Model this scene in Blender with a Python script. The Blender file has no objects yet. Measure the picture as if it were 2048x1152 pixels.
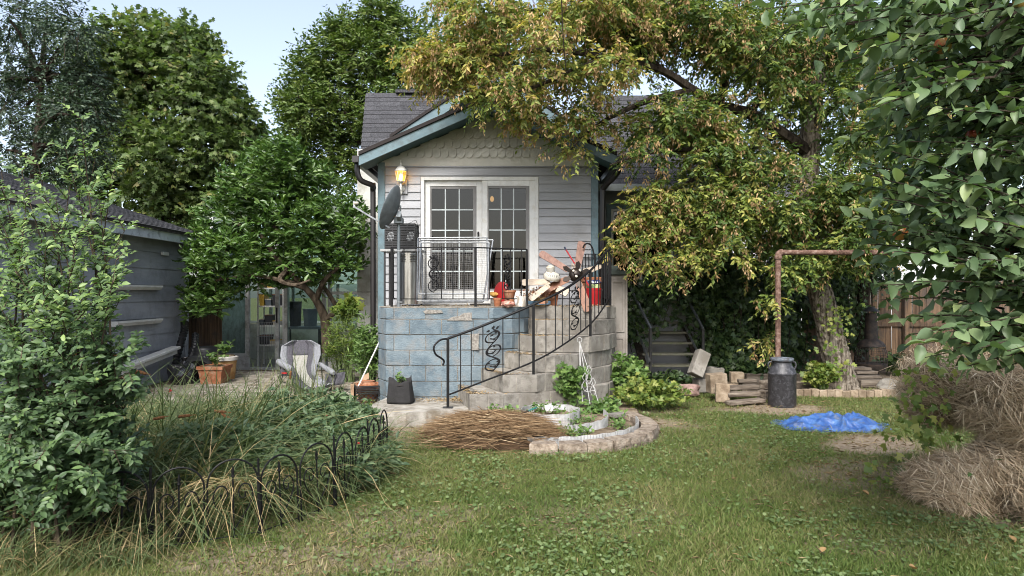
import bpy, bmesh, math, random
import numpy as np
from mathutils import Vector, Matrix, Euler
R = math.radians
random.seed(7)
rng = np.random.default_rng(11)
scene = bpy.context.scene
COL = scene.collection

# ------------------------------------------------------------------ camera
EYE, FPX, HORIZ = 1.52, 1365.0, 588.0
cam_d = bpy.data.cameras.new('camera'); cam = bpy.data.objects.new('camera', cam_d); COL.objects.link(cam)
cam.location = (0, 0, EYE); cam.rotation_euler = (R(90), 0, 0)
cam_d.sensor_width = 36; cam_d.lens = 24; cam_d.shift_y = (HORIZ-576)/2048
cam_d.clip_start = 0.05; cam_d.clip_end = 500
scene.camera = cam
# ------------------------------------------------------------------ world, sun, exposure
SUN_DIR = Vector((-0.18, -0.74, 0.78)).normalized()      # from the scene towards the sun
w = bpy.data.worlds.new('World'); scene.world = w; w.use_nodes = True
wn = w.node_tree; bgn = wn.nodes['Background']
sky = wn.nodes.new('ShaderNodeTexSky'); sky.sky_type = 'NISHITA'; sky.sun_disc = False
sky.sun_elevation = math.asin(SUN_DIR.z); sky.sun_rotation = math.atan2(SUN_DIR.x, SUN_DIR.y)
sky.air_density = 1.0; sky.dust_density = 3.0; sky.ozone_density = 1.6
hz_ = wn.nodes.new('ShaderNodeHueSaturation'); hz_.inputs['Saturation'].default_value = 0.66
wn.links.new(sky.outputs[0], hz_.inputs['Color']); wn.links.new(hz_.outputs[0], bgn.inputs[0]); bgn.inputs[1].default_value = 0.1
sd = bpy.data.lights.new('sun', 'SUN'); sun = bpy.data.objects.new('sun', sd); COL.objects.link(sun)
sd.energy = 1.7; sd.angle = R(25); sd.color = (1.0, 0.975, 0.94)
sun.rotation_euler = (-SUN_DIR).to_track_quat('-Z', 'Y').to_euler(); sun.location = SUN_DIR*40
scene.view_settings.view_transform = 'Standard'; scene.view_settings.look = 'None'
scene.view_settings.exposure = 1.74; scene.view_settings.gamma = 1.0; scene.view_settings.use_curve_mapping = False
scene.render.engine = 'CYCLES'
cy = scene.cycles
cy.max_bounces = 6; cy.diffuse_bounces = 3; cy.glossy_bounces = 3; cy.transmission_bounces = 4; cy.transparent_max_bounces = 10
cy.filter_width = 1.0; cy.use_denoising = True; cy.sample_clamp_indirect = 6.0; cy.caustics_reflective = False; cy.caustics_refractive = False
try: cy.denoiser = 'OPENIMAGEDENOISE'
except Exception: pass

# ------------------------------------------------------------------ helpers: placing
def P(px, py, d): return Vector(((px-1024)/FPX*d, d, EYE-(py-HORIZ)/FPX*d))
def G(px, py, z=0.0):
    d = (EYE-z)*FPX/(py-HORIZ); return Vector(((px-1024)/FPX*d, d, z))
def XP(px, d): return (px-1024)/FPX*d
def ZP(py, d): return EYE-(py-HORIZ)/FPX*d

# ------------------------------------------------------------------ helpers: objects
def link(o): COL.objects.link(o); return o
def thing(name, label, cat, loc=(0, 0, 0), group=None):
    o = bpy.data.objects.new(name, None); link(o); o.location = loc; o.empty_display_size = 0.1
    return tag(o, label, cat, group)
def tag(o, label=None, cat=None, group=None, kind=None):
    if label: o['label'] = label
    if cat: o['category'] = cat
    if group: o['group'] = group
    if kind: o['kind'] = kind
    return o
def world_of(o):
    if o is None: return Matrix.Identity(4)
    return (world_of(o.parent) @ o.matrix_parent_inverse if o.parent else Matrix.Identity(4)) @ o.matrix_basis
def adopt(o, parent):
    """parent an object that is laid out in world space"""
    if parent is not None:
        o.parent = parent; o.matrix_parent_inverse = world_of(parent).inverted()
    return o
def mesh_of(name, verts, faces, mat, smooth=False):
    me = bpy.data.meshes.new(name); me.from_pydata([tuple(v) for v in verts], [], faces); me.update()
    if mat is not None:
        for m in (mat if isinstance(mat, (list, tuple)) else [mat]): me.materials.append(m)
    if smooth: me.polygons.foreach_set('use_smooth', [True]*len(me.polygons))
    return me

class MB:
    """collects shapes and links them as ONE mesh object"""
    def __init__(s): s.v = []; s.f = []
    def add(s, vs, fs):
        n = len(s.v); s.v += [Vector(v) for v in vs]; s.f += [tuple(i+n for i in f) for f in fs]; return s
    def box(s, a, b, M=None, bev=0.0):
        x0, y0, z0 = a; x1, y1, z1 = b
        if bev <= 0:
            vs = [(x0,y0,z0),(x1,y0,z0),(x1,y1,z0),(x0,y1,z0),(x0,y0,z1),(x1,y0,z1),(x1,y1,z1),(x0,y1,z1)]
            fs = [(0,3,2,1),(4,5,6,7),(0,1,5,4),(1,2,6,5),(2,3,7,6),(3,0,4,7)]
        else:
            bm = bmesh.new(); bmesh.ops.create_cube(bm, size=1)
            for q in bm.verts: q.co = Vector(((x0+x1)/2+q.co.x*(x1-x0), (y0+y1)/2+q.co.y*(y1-y0), (z0+z1)/2+q.co.z*(z1-z0)))
            bmesh.ops.bevel(bm, geom=list(bm.edges), offset=bev, segments=1, affect='EDGES', profile=0.5)
            bm.verts.index_update(); vs = [q.co.copy() for q in bm.verts]; fs = [[q.index for q in f.verts] for f in bm.faces]; bm.free()
        if M is not None: vs = [M @ Vector(q) for q in vs]
        return s.add(vs, fs)
    def bar(s, p, q, wx, wy, up=(0, 0, 1), bev=0.0):
        p = Vector(p); q = Vector(q); z = (q-p); L = z.length; z.normalize()
        u = Vector(up)
        if abs(z.dot(u)) > 0.98: u = Vector((0, 1, 0))
        x = u.cross(z).normalized(); y = z.cross(x)
        M = Matrix((x, y, z)).transposed().to_4x4(); M.translation = p
        return s.box((-wx/2, -wy/2, 0), (wx/2, wy/2, L), M, bev)
    def tube(s, pts, rad, n=8, cap=True):
        pts = [Vector(p) for p in pts]; m = len(pts)
        rr = rad if isinstance(rad, (list, tuple)) else [rad]*m
        vs = []; u = None
        for i in range(m):
            t = (pts[min(i+1, m-1)]-pts[max(i-1, 0)])
            t = t.normalized() if t.length > 1e-9 else Vector((0, 0, 1))
            if u is None: u = t.orthogonal().normalized()
            u = (u-t*u.dot(t)); u = u.normalized() if u.length > 1e-6 else t.orthogonal().normalized()
            v = t.cross(u)
            for k in range(n):
                a = 2*math.pi*k/n; vs.append(pts[i]+(u*math.cos(a)+v*math.sin(a))*rr[i])
        fs = [(i*n+k, i*n+(k+1) % n, (i+1)*n+(k+1) % n, (i+1)*n+k) for i in range(m-1) for k in range(n)]
        if cap: fs += [tuple(range(n-1, -1, -1)), tuple((m-1)*n+k for k in range(n))]
        return s.add(vs, fs)
    def lathe(s, prof, c, n=24, axis=None, cap=True):
        """prof = [(r, h)], around +Z through c (or axis)"""
        Mx = Matrix.Translation(c)
        if axis is not None: Mx = Mx @ Vector(axis).to_track_quat('Z', 'Y').to_matrix().to_4x4()
        vs = [Mx @ Vector((r*math.cos(2*math.pi*k/n), r*math.sin(2*math.pi*k/n), h)) for r, h in prof for k in range(n)]
        m = len(prof)
        fs = [(i*n+k, i*n+(k+1) % n, (i+1)*n+(k+1) % n, (i+1)*n+k) for i in range(m-1) for k in range(n)]
        if cap: fs += [tuple(range(n-1, -1, -1)), tuple((m-1)*n+k for k in range(n))]
        return s.add(vs, fs)
    def prism(s, poly, z0, z1):
        """poly = [(x, y)] counter-clockwise"""
        n = len(poly)
        vs = [(x, y, z0) for x, y in poly]+[(x, y, z1) for x, y in poly]
        return s.add(vs, [tuple(range(n-1, -1, -1)), tuple(range(n, 2*n))]+[(k, (k+1) % n, n+(k+1) % n, n+k) for k in range(n)])
    def slab(s, pts, off):
        """planar polygon pts extruded by the vector off"""
        n = len(pts); off = Vector(off); pts = [Vector(p) for p in pts]
        vs = pts+[p+off for p in pts]
        return s.add(vs, [tuple(range(n-1, -1, -1)), tuple(range(n, 2*n))]+[(k, (k+1) % n, n+(k+1) % n, n+k) for k in range(n)])
    def build(s, name, mat, parent=None, smooth=False, fix=False):
        me = mesh_of(name, s.v, s.f, mat, smooth)
        if fix:
            bm = bmesh.new(); bm.from_mesh(me); bmesh.ops.recalc_face_normals(bm, faces=bm.faces); bm.to_mesh(me); bm.free()
        if smooth:
            try: me.set_sharp_from_angle(angle=R(40))
            except Exception: pass
        o = link(bpy.data.objects.new(name, me))
        return adopt(o, parent)
def piece(name, me, parent, loc, rot=(0, 0, 0), sc=(1, 1, 1)):
    o = link(bpy.data.objects.new(name, me)); o.location = loc; o.rotation_euler = rot; o.scale = sc
    return adopt(o, parent)
def arc(c, r, a0, a1, n, ax=Vector((1, 0, 0)), ay=Vector((0, 0, 1))):
    c = Vector(c); ax = Vector(ax); ay = Vector(ay)
    return [c+ax*r*math.cos(R(a0+(a1-a0)*i/n))+ay*r*math.sin(R(a0+(a1-a0)*i/n)) for i in range(n+1)]
def spline(pts, n=6):
    """Catmull-Rom through pts"""
    p = [Vector(q) for q in pts]; p = [p[0]*2-p[1]]+p+[p[-1]*2-p[-2]]; out = []
    for i in range(1, len(p)-2):
        for k in range(n):
            t = k/n; a, b, c, d = p[i-1], p[i], p[i+1], p[i+2]
            out.append(0.5*((2*b)+(c-a)*t+(2*a-5*b+4*c-d)*t*t+(3*b-a-3*c+d)*t**3))
    return out+[p[-2]]

# ------------------------------------------------------------------ helpers: materials
MATS = {}
def nodes_of(m):
    m.use_nodes = True; nt = m.node_tree; return nt, nt.nodes, nt.links, nt.nodes['Principled BSDF']
def ramp(nd, stops):
    r = nd.new('ShaderNodeValToRGB'); e = r.color_ramp.elements
    while len(e) < len(stops): e.new(0.5)
    for k, (p, c) in enumerate(stops): e[k].position = p; e[k].color = (*c, 1)
    return r
def mat(name, stops, scale=6.0, rough=0.8, metal=0.0, bump=0.0, bscale=None, detail=6, stretch=(1, 1, 1), spec=0.4, rand=0.0, dirt=None, dscale=2.0, damt=0.5, coat=0.0):
    """procedural surface: noise -> colour ramp, optional second noise of dirt, bump and per-object brightness shift"""
    m = bpy.data.materials.new(name); nt, nd, lk, b = nodes_of(m)
    if not isinstance(stops[0], (list, tuple)): stops = [(0.3, tuple(c*0.85 for c in stops)), (0.7, tuple(min(1, c*1.12) for c in stops))]
    geo = nd.new('ShaderNodeNewGeometry'); mp = nd.new('ShaderNodeMapping'); mp.inputs['Scale'].default_value = stretch
    lk.new(geo.outputs['Position'], mp.inputs['Vector'])
    nz = nd.new('ShaderNodeTexNoise'); nz.inputs['Scale'].default_value = scale; nz.inputs['Detail'].default_value = detail; nz.inputs['Roughness'].default_value = 0.62
    lk.new(mp.outputs[0], nz.inputs['Vector'])
    stops = [(0.5+(p-0.52)*0.5, c) for p, c in stops]
    cr = ramp(nd, stops); lk.new(nz.outputs['Fac'], cr.inputs[0]); out = cr.outputs[0]
    if dirt:
        n2 = nd.new('ShaderNodeTexNoise'); n2.inputs['Scale'].default_value = dscale; n2.inputs['Detail'].default_value = 8; n2.inputs['Roughness'].default_value = 0.7
        lk.new(geo.outputs['Position'], n2.inputs['Vector'])
        th_ = 0.5+(0.5-damt)*0.45; r2 = ramp(nd, [(th_-0.07, (0, 0, 0)), (th_+0.07, (0.85, 0.85, 0.85))]); lk.new(n2.outputs['Fac'], r2.inputs[0])
        mx = nd.new('ShaderNodeMix'); mx.data_type = 'RGBA'; lk.new(r2.outputs[0], mx.inputs['Factor']); lk.new(out, mx.inputs['A']); mx.inputs['B'].default_value = (*dirt, 1); out = mx.outputs['Result']
    if rand > 0:
        oi = nd.new('ShaderNodeObjectInfo'); ma = nd.new('ShaderNodeMath'); ma.operation = 'MULTIPLY_ADD'; ma.inputs[1].default_value = 2*rand; ma.inputs[2].default_value = 1-rand
        lk.new(oi.outputs['Random'], ma.inputs[0]); hs = nd.new('ShaderNodeHueSaturation'); lk.new(ma.outputs[0], hs.inputs['Value']); lk.new(out, hs.inputs['Color']); out = hs.outputs[0]
    lk.new(out, b.inputs['Base Color'])
    b.inputs['Roughness'].default_value = rough; b.inputs['Metallic'].default_value = metal
    b.inputs['Specular IOR Level'].default_value = spec; b.inputs['Coat Weight'].default_value = coat
    if bump > 0:
        n3 = nd.new('ShaderNodeTexNoise'); n3.inputs['Scale'].default_value = bscale or scale*4; n3.inputs['Detail'].default_value = 6
        lk.new(mp.outputs[0], n3.inputs['Vector'])
        bp = nd.new('ShaderNodeBump'); bp.inputs['Strength'].default_value = bump; bp.inputs['Distance'].default_value = 0.02
        lk.new(n3.outputs['Fac'], bp.inputs['Height']); lk.new(bp.outputs[0], b.inputs['Normal'])
    MATS[name] = m; return m
def leafmat(name, stops, rough=0.5, trans=0.3, spec=0.4, tint=(1.0, 1.15, 0.55), under=0.0):
    """leaf: colour from the per-leaf number 'rnd', part of the light passes through the blade"""
    m = bpy.data.materials.new(name); nt, nd, lk, b = nodes_of(m)
    at = nd.new('ShaderNodeAttribute'); at.attribute_name = 'rnd'
    cr = ramp(nd, stops); lk.new(at.outputs['Fac'], cr.inputs[0]); colr = cr.outputs[0]
    if under > 0:      # the underside of the blade is paler and greyer
        gm = nd.new('ShaderNodeNewGeometry'); hs = nd.new('ShaderNodeHueSaturation'); hs.inputs['Saturation'].default_value = 0.85; hs.inputs['Value'].default_value = 1+under; lk.new(colr, hs.inputs['Color'])
        mu2 = nd.new('ShaderNodeMix'); mu2.data_type = 'RGBA'; lk.new(gm.outputs['Backfacing'], mu2.inputs['Factor']); lk.new(colr, mu2.inputs['A']); lk.new(hs.outputs[0], mu2.inputs['B']); colr = mu2.outputs['Result']
    lk.new(colr, b.inputs['Base Color'])
    b.inputs['Roughness'].default_value = rough; b.inputs['Specular IOR Level'].default_value = spec
    if trans > 0:
        tr = nd.new('ShaderNodeBsdfTranslucent'); mu = nd.new('ShaderNodeMix'); mu.data_type = 'RGBA'; mu.blend_type = 'MULTIPLY'; mu.inputs['Factor'].default_value = 1
        lk.new(cr.outputs[0], mu.inputs['A']); mu.inputs['B'].default_value = (*tint, 1); lk.new(mu.outputs['Result'], tr.inputs['Color'])
        ms = nd.new('ShaderNodeMixShader'); ms.inputs[0].default_value = trans
        lk.new(b.outputs[0], ms.inputs[1]); lk.new(tr.outputs[0], ms.inputs[2]); lk.new(ms.outputs[0], nd['Material Output'].inputs[0])
    MATS[name] = m; return m
def glassmat(name, tint=(0.8, 0.85, 0.83), refl=1.0):
    m = bpy.data.materials.new(name); nt, nd, lk, b = nodes_of(m); nd.remove(b)
    t = nd.new('ShaderNodeBsdfTransparent'); t.inputs[0].default_value = (*tint, 1)
    g = nd.new('ShaderNodeBsdfGlossy'); g.inputs['Roughness'].default_value = 0.015; g.inputs['Color'].default_value = (refl, refl, refl, 1)
    fr = nd.new('ShaderNodeFresnel'); fr.inputs[0].default_value = 1.42
    ms = nd.new('ShaderNodeMixShader'); lk.new(fr.outputs[0], ms.inputs[0]); lk.new(t.outputs[0], ms.inputs[1]); lk.new(g.outputs[0], ms.inputs[2])
    lk.new(ms.outputs[0], nd['Material Output'].inputs[0]); MATS[name] = m; return m
def emitmat(name, c, s):
    m = bpy.data.materials.new(name); nt, nd, lk, b = nodes_of(m)
    b.inputs['Base Color'].default_value = (*c, 1); b.inputs['Emission Color'].default_value = (*c, 1); b.inputs['Emission Strength'].default_value = s
    return m

# ------------------------------------------------------------------ helpers: foliage in bulk (numpy)
T_DIAMOND = (np.array([(0,0,0),(0.45,0.5,0.08),(1,0,-0.05),(0.45,-0.5,0.08)], float), np.array([(0,2,1),(0,3,2)]))
T_OVATE = (np.array([(0,0,0),(0.22,0.36,0.07),(0.58,0.46,0.10),(1,0,-0.16),(0.58,-0.46,0.10),(0.22,-0.36,0.07),(0.5,0,0.0)], float),
           np.array([(0,6,1),(1,6,2),(2,6,3),(3,6,4),(4,6,5),(5,6,0)]))
T_MAPLE = (np.array([(0,0,0),(0.12,0.5,-0.02),(0.38,0.24,0.05),(0.75,0.42,-0.04),(0.68,0.14,0.04),(1,0,-0.08),(0.68,-0.14,0.04),(0.75,-0.42,-0.04),(0.38,-0.24,0.05),(0.12,-0.5,-0.02)], float),
           np.array([(0,2,1),(0,4,2),(2,4,3),(0,6,4),(4,6,5),(0,8,6),(6,8,7),(0,9,8)]))
T_BLADE = (np.array([(0,-0.5,0),(0,0.5,0),(0.55,0.38,0.06),(0.55,-0.38,0.06),(1,0,0.28)], float), np.array([(0,1,2),(0,2,3),(3,2,4)]))
T_TRI = (np.array([(0,-0.5,0),(0,0.5,0),(1,0,0.15)], float), np.array([(0,1,2)]))
T_ROUND = (np.array([(0,0,0),(0.1,0.42,0.05),(0.55,0.52,0.08),(0.95,0.22,0.02),(0.95,-0.22,0.02),(0.55,-0.52,0.08),(0.1,-0.42,0.05)], float),
           np.array([(0,2,1),(0,3,2),(0,4,3),(0,5,4),(0,6,5)]))
def unit(a): return a/np.maximum(np.linalg.norm(a, axis=-1, keepdims=True), 1e-9)
def rand_unit(n): return unit(rng.normal(size=(n, 3)))
def bulk_mesh(name, parts, material):
    """parts = list of (template, pos, axis, normal, length, width, rnd)"""
    V = []; F = []; Rn = []; off = 0
    for (tv, tf), pos, ax, nr, L, W, rn in parts:
        n = len(pos)
        if n == 0: continue
        ax = unit(ax); side = unit(np.cross(nr, ax)); up = np.cross(ax, side)
        L = np.broadcast_to(L, n); W = np.broadcast_to(W, n)
        v = pos[:, None, :]+ax[:, None, :]*(tv[None, :, 0, None]*L[:, None, None])+side[:, None, :]*(tv[None, :, 1, None]*W[:, None, None])+up[:, None, :]*(tv[None, :, 2, None]*L[:, None, None])
        V.append(v.reshape(-1, 3)); k = len(tv)
        F.append((tf[None]+(np.arange(n)*k)[:, None, None]+off).reshape(-1, 3)); off += n*k
        Rn.append(np.repeat(np.broadcast_to(rn, n), len(tf)))
    V = np.concatenate(V).astype(np.float32); F = np.concatenate(F).astype(np.int32); Rn = np.concatenate(Rn).astype(np.float32)
    me = bpy.data.meshes.new(name); me.vertices.add(len(V)); me.vertices.foreach_set('co', V.ravel())
    me.loops.add(F.size); me.loops.foreach_set('vertex_index', F.ravel())
    me.polygons.add(len(F)); me.polygons.foreach_set('loop_start', np.arange(len(F), dtype=np.int32)*3)
    a = me.attributes.new('rnd', 'FLOAT', 'FACE'); a.data.foreach_set('value', Rn)
    me.update(calc_edges=True); me.materials.append(material)
    return me
def bulk(name, parts, material, parent=None):
    return adopt(link(bpy.data.objects.new(name, bulk_mesh(name, parts, material))), parent)
def sprigs(cent, rad, n_twig, n_leaf, L, W, tmpl, twig_len, out_from=None, droop=0.2, rn=(0, 1), spread=0.7, flat=0.5, shell=0.55, up=0.0, rshift=0.0):
    """leaves on twigs that grow out of an ellipsoid clump: cent (3), rad (3); returns one bulk part + twig segments"""
    cent = np.array(cent, float); rad = np.array(rad, float)
    d = rand_unit(n_twig); r = shell+(1-shell)*rng.random((n_twig, 1))**0.6
    start = cent+d*rad*r*0.92
    o = cent if out_from is None else np.array(out_from, float)
    dirv = unit(unit(start-o)*0.9+rand_unit(n_twig)*0.55+np.array([0, 0, up-droop]))
    tl = twig_len*(0.6+0.8*rng.random((n_twig, 1)))
    t = (np.arange(n_leaf)+rng.random((n_twig, n_leaf)))/n_leaf
    pos = start[:, None, :]+dirv[:, None, :]*(t*tl)[..., None]
    pos[..., 2] -= droop*tl*t**2*0.6
    side = unit(np.cross(dirv, np.array([0, 0, 1.0]))+1e-4)
    sgn = np.where(np.arange(n_leaf) % 2 == 0, 1.0, -1.0)[None, :, None]
    ax = dirv[:, None, :]*0.6+side[:, None, :]*sgn*spread+rng.normal(size=(n_twig, n_leaf, 3))*0.30
    ax[..., 2] -= droop
    nr = np.array([0, 0, 1.0])*(1-flat)+unit(start-cent)[:, None, :]*0.5+rng.normal(size=(n_twig, n_leaf, 3))*flat
    N = n_twig*n_leaf
    sz = 0.65+0.7*rng.random(N)
    base = rng.random((n_twig, 1)).repeat(n_leaf, 1).ravel()
    rnv = np.clip(rn[0]+(rn[1]-rn[0])*(0.5*base+0.5*rng.random(N))+rshift, 0, 1)
    return (tmpl, pos.reshape(-1, 3), ax.reshape(-1, 3), nr.reshape(-1, 3), L*sz, W*sz, rnv), (start, start+dirv*tl)
def twig_mb(mb, segs, r=0.006, n=3, every=1):
    for a, b in list(zip(segs[0], segs[1]))[::every]: mb.tube([a, b], [r, r*0.4], n, cap=False)
# ================================================================== materials
m_siding = mat('grey_siding_paint', [(0.3, (0.235, 0.24, 0.25)), (0.7, (0.295, 0.30, 0.312))], 3, 0.55, bump=0.15, bscale=60, stretch=(0.15, 1, 1), rand=0.05, dirt=(0.215, 0.213, 0.208), dscale=1.6, damt=0.3)
m_cream = mat('cream_gable_paint', [(0.3, (0.43, 0.42, 0.375)), (0.7, (0.51, 0.50, 0.45))], 2.5, 0.6, bump=0.12, bscale=50, rand=0.03, dirt=(0.40, 0.385, 0.33), dscale=1.8, damt=0.3)
m_bluetrim = mat('blue_trim_paint', [(0.3, (0.08777, 0.144, 0.1676)), (0.7, (0.1145, 0.1764, 0.1984))], 4, 0.5, bump=0.1, bscale=40, dirt=(0.07632, 0.108, 0.1163), dscale=6, damt=0.35)
m_teal = mat('teal_soffit_paint', (0.05, 0.10, 0.115), 4, 0.6)
m_white = mat('white_frame_paint', [(0.3, (0.52, 0.52, 0.50)), (0.7, (0.60, 0.60, 0.58))], 5, 0.4, dirt=(0.50, 0.48, 0.43), dscale=9, damt=0.33)
m_screen = mat('grey_screen_stile', (0.17, 0.165, 0.16), 5, 0.5)
m_muntin = mat('pale_grey_muntin', (0.42, 0.46, 0.46), 5, 0.4)
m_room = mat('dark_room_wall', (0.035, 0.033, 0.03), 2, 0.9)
m_floorwood = mat('room_floor', (0.10, 0.07, 0.045), 2, 0.5)
m_shingle = mat('asphalt_shingle', [(0.25, (0.028, 0.028, 0.031)), (0.5, (0.050, 0.050, 0.054)), (0.8, (0.085, 0.085, 0.090))], 45, 0.95, bump=0.5, bscale=130, rand=0.2, spec=0.2)
m_shingle_dark = mat('asphalt_shingle_edge', (0.022, 0.018, 0.017), 30, 0.9)
m_gutter = mat('dark_brown_gutter', (0.014, 0.012, 0.012), 8, 0.35, spec=0.5)
m_outwall = mat('pale_side_wall', [(0.3, (0.36, 0.36, 0.33)), (0.7, (0.44, 0.44, 0.41))], 2, 0.75, bump=0.2, bscale=30, dirt=(0.26, 0.25, 0.21), dscale=2.5, damt=0.38)
m_garage = mat('slate_hardboard', [(0.3, (0.235, 0.25, 0.28)), (0.7, (0.30, 0.315, 0.345))], 2.5, 0.6, bump=0.15, bscale=50, stretch=(1, 0.2, 1), rand=0.07, dirt=(0.20, 0.208, 0.225), dscale=2, damt=0.4)
m_garfascia = mat('pale_blue_fascia', [(0.3, (0.38, 0.42, 0.47)), (0.7, (0.46, 0.50, 0.55))], 4, 0.55, dirt=(0.2, 0.22, 0.25), dscale=8, damt=0.33)
m_glass = glassmat('door_glass', (0.33, 0.35, 0.34))
m_glass_clear = glassmat('sunroom_glass', (0.80, 0.88, 0.85))
m_alu = mat('weathered_aluminium', [(0.3, (0.30, 0.30, 0.29)), (0.7, (0.42, 0.42, 0.41))], 8, 0.5, metal=0.3, dirt=(0.2, 0.19, 0.17), dscale=6, damt=0.36)
m_blueblock = mat('blue_painted_block', [(0.28, (0.08736, 0.12, 0.1421)), (0.5, (0.1206, 0.1584, 0.1805)), (0.75, (0.1539, 0.192, 0.2112))], 5, 0.75, bump=0.5, bscale=55, rand=0.07, dirt=(0.1664, 0.172, 0.169), dscale=4.5, damt=0.35)
m_bareblock = mat('bare_concrete_block', [(0.25, (0.155, 0.142, 0.122)), (0.5, (0.215, 0.20, 0.175)), (0.8, (0.285, 0.268, 0.236))], 12, 0.95, bump=0.7, bscale=90, rand=0.12, dirt=(0.135, 0.12, 0.098), dscale=3, damt=0.34, spec=0.15)
m_mortar = mat('mortar', [(0.3, (0.16, 0.145, 0.125)), (0.7, (0.27, 0.25, 0.22))], 30, 0.95, bump=0.5, bscale=90)
m_tread = mat('worn_concrete_tread', [(0.25, (0.22, 0.20, 0.168)), (0.6, (0.31, 0.285, 0.245)), (0.85, (0.39, 0.36, 0.315))], 9, 0.95, bump=0.6, bscale=70, dirt=(0.19, 0.165, 0.13), dscale=3.5, damt=0.34, spec=0.15)
m_slab = mat('pale_cast_slab', [(0.25, (0.1924, 0.1739, 0.1443)), (0.55, (0.3108, 0.2886, 0.2479)), (0.85, (0.3848, 0.3626, 0.3182))], 6, 0.95, bump=0.6, bscale=50, dirt=(0.1554, 0.1258, 0.0888), dscale=3.5, damt=0.42)
m_soil = mat('dry_soil', [(0.25, (0.085, 0.062, 0.042)), (0.55, (0.16, 0.125, 0.085)), (0.85, (0.25, 0.205, 0.15))], 6, 1.0, bump=0.8, bscale=40, spec=0.1)
m_sand = mat('sandy_soil', [(0.25, (0.17, 0.135, 0.10)), (0.55, (0.26, 0.215, 0.165)), (0.85, (0.34, 0.29, 0.23))], 10, 1.0, bump=0.8, bscale=70, spec=0.1)
m_iron = mat('black_iron', (0.006, 0.006, 0.0065), 20, 0.55, spec=0.22, bump=0.1, bscale=80)
m_oldiron = mat('worn_black_iron', [(0.3, (0.010, 0.010, 0.010)), (0.75, (0.030, 0.027, 0.025))], 25, 0.55, spec=0.5, bump=0.2, bscale=90)
m_bark = mat('furrowed_bark', [(0.25, (0.040, 0.031, 0.023)), (0.5, (0.15, 0.125, 0.097)), (0.8, (0.27, 0.235, 0.19))], 26, 0.95, bump=1.0, bscale=26, stretch=(1, 1, 0.16), spec=0.1)
m_darkbark = mat('dark_bark', [(0.3, (0.018, 0.014, 0.011)), (0.75, (0.06, 0.048, 0.036))], 14, 0.95, bump=0.8, bscale=30, stretch=(1, 1, 0.3), spec=0.1)
m_greybark = mat('smooth_brown_bark', [(0.3, (0.035, 0.026, 0.018)), (0.75, (0.10, 0.078, 0.055))], 14, 0.9, bump=0.5, bscale=30, stretch=(1, 1, 0.4), spec=0.1)

# ================================================================== ground
DIRT = [  # x, y, rx, ry, strength : places where the turf is worn away
    (3.5, 9.0, 0.8, 0.42, 1.0), (3.7, 6.9, 0.6, 0.42, 1.0), (3.05, 5.75, 0.7, 0.6, 0.65), (-1.35, 8.0, 1.0, 0.7, 0.9), (-1.5, 7.0, 0.55, 0.6, 0.5), (-0.9, 4.5, 0.75, 0.45, 0.5),
    (-1.3, 3.85, 0.9, 0.3, 0.7), (0.6, 4.6, 0.7, 0.4, 0.3), (1.7, 8.9, 0.5, 0.35, 0.6), (-3.6, 10.0, 1.9, 1.8, 1.0), (3.9, 5.2, 1.1, 1.0, 0.8), (0.3, 7.9, 1.7, 0.8, 0.9), (5.0, 12.4, 3.4, 1.7, 1.0), (-0.3, 9.6, 2.2, 1.2, 1.0), (2.3, 4.2, 0.6, 0.3, 0.3)]
def wear(x, y):
    """0 = full turf, 1 = bare soil"""
    s = np.zeros_like(x)
    wob = 0.25*np.sin(x*5.1+1.7*np.sin(y*3.3))+0.2*np.sin(y*6.3+x*2.1)
    for cx, cy_, rx, ry, k in DIRT:
        q = np.sqrt(((x-cx)/rx)**2+((y-cy_)/ry)**2)+wob*0.5
        s = np.maximum(s, k*np.clip((1.15-q)/0.4, 0, 1))
    return s
def rise(x, y): return 0.02*np.sin(x*1.3+0.4)*np.cos(y*1.1)*np.clip((9-y)/3, 0, 1)
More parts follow.
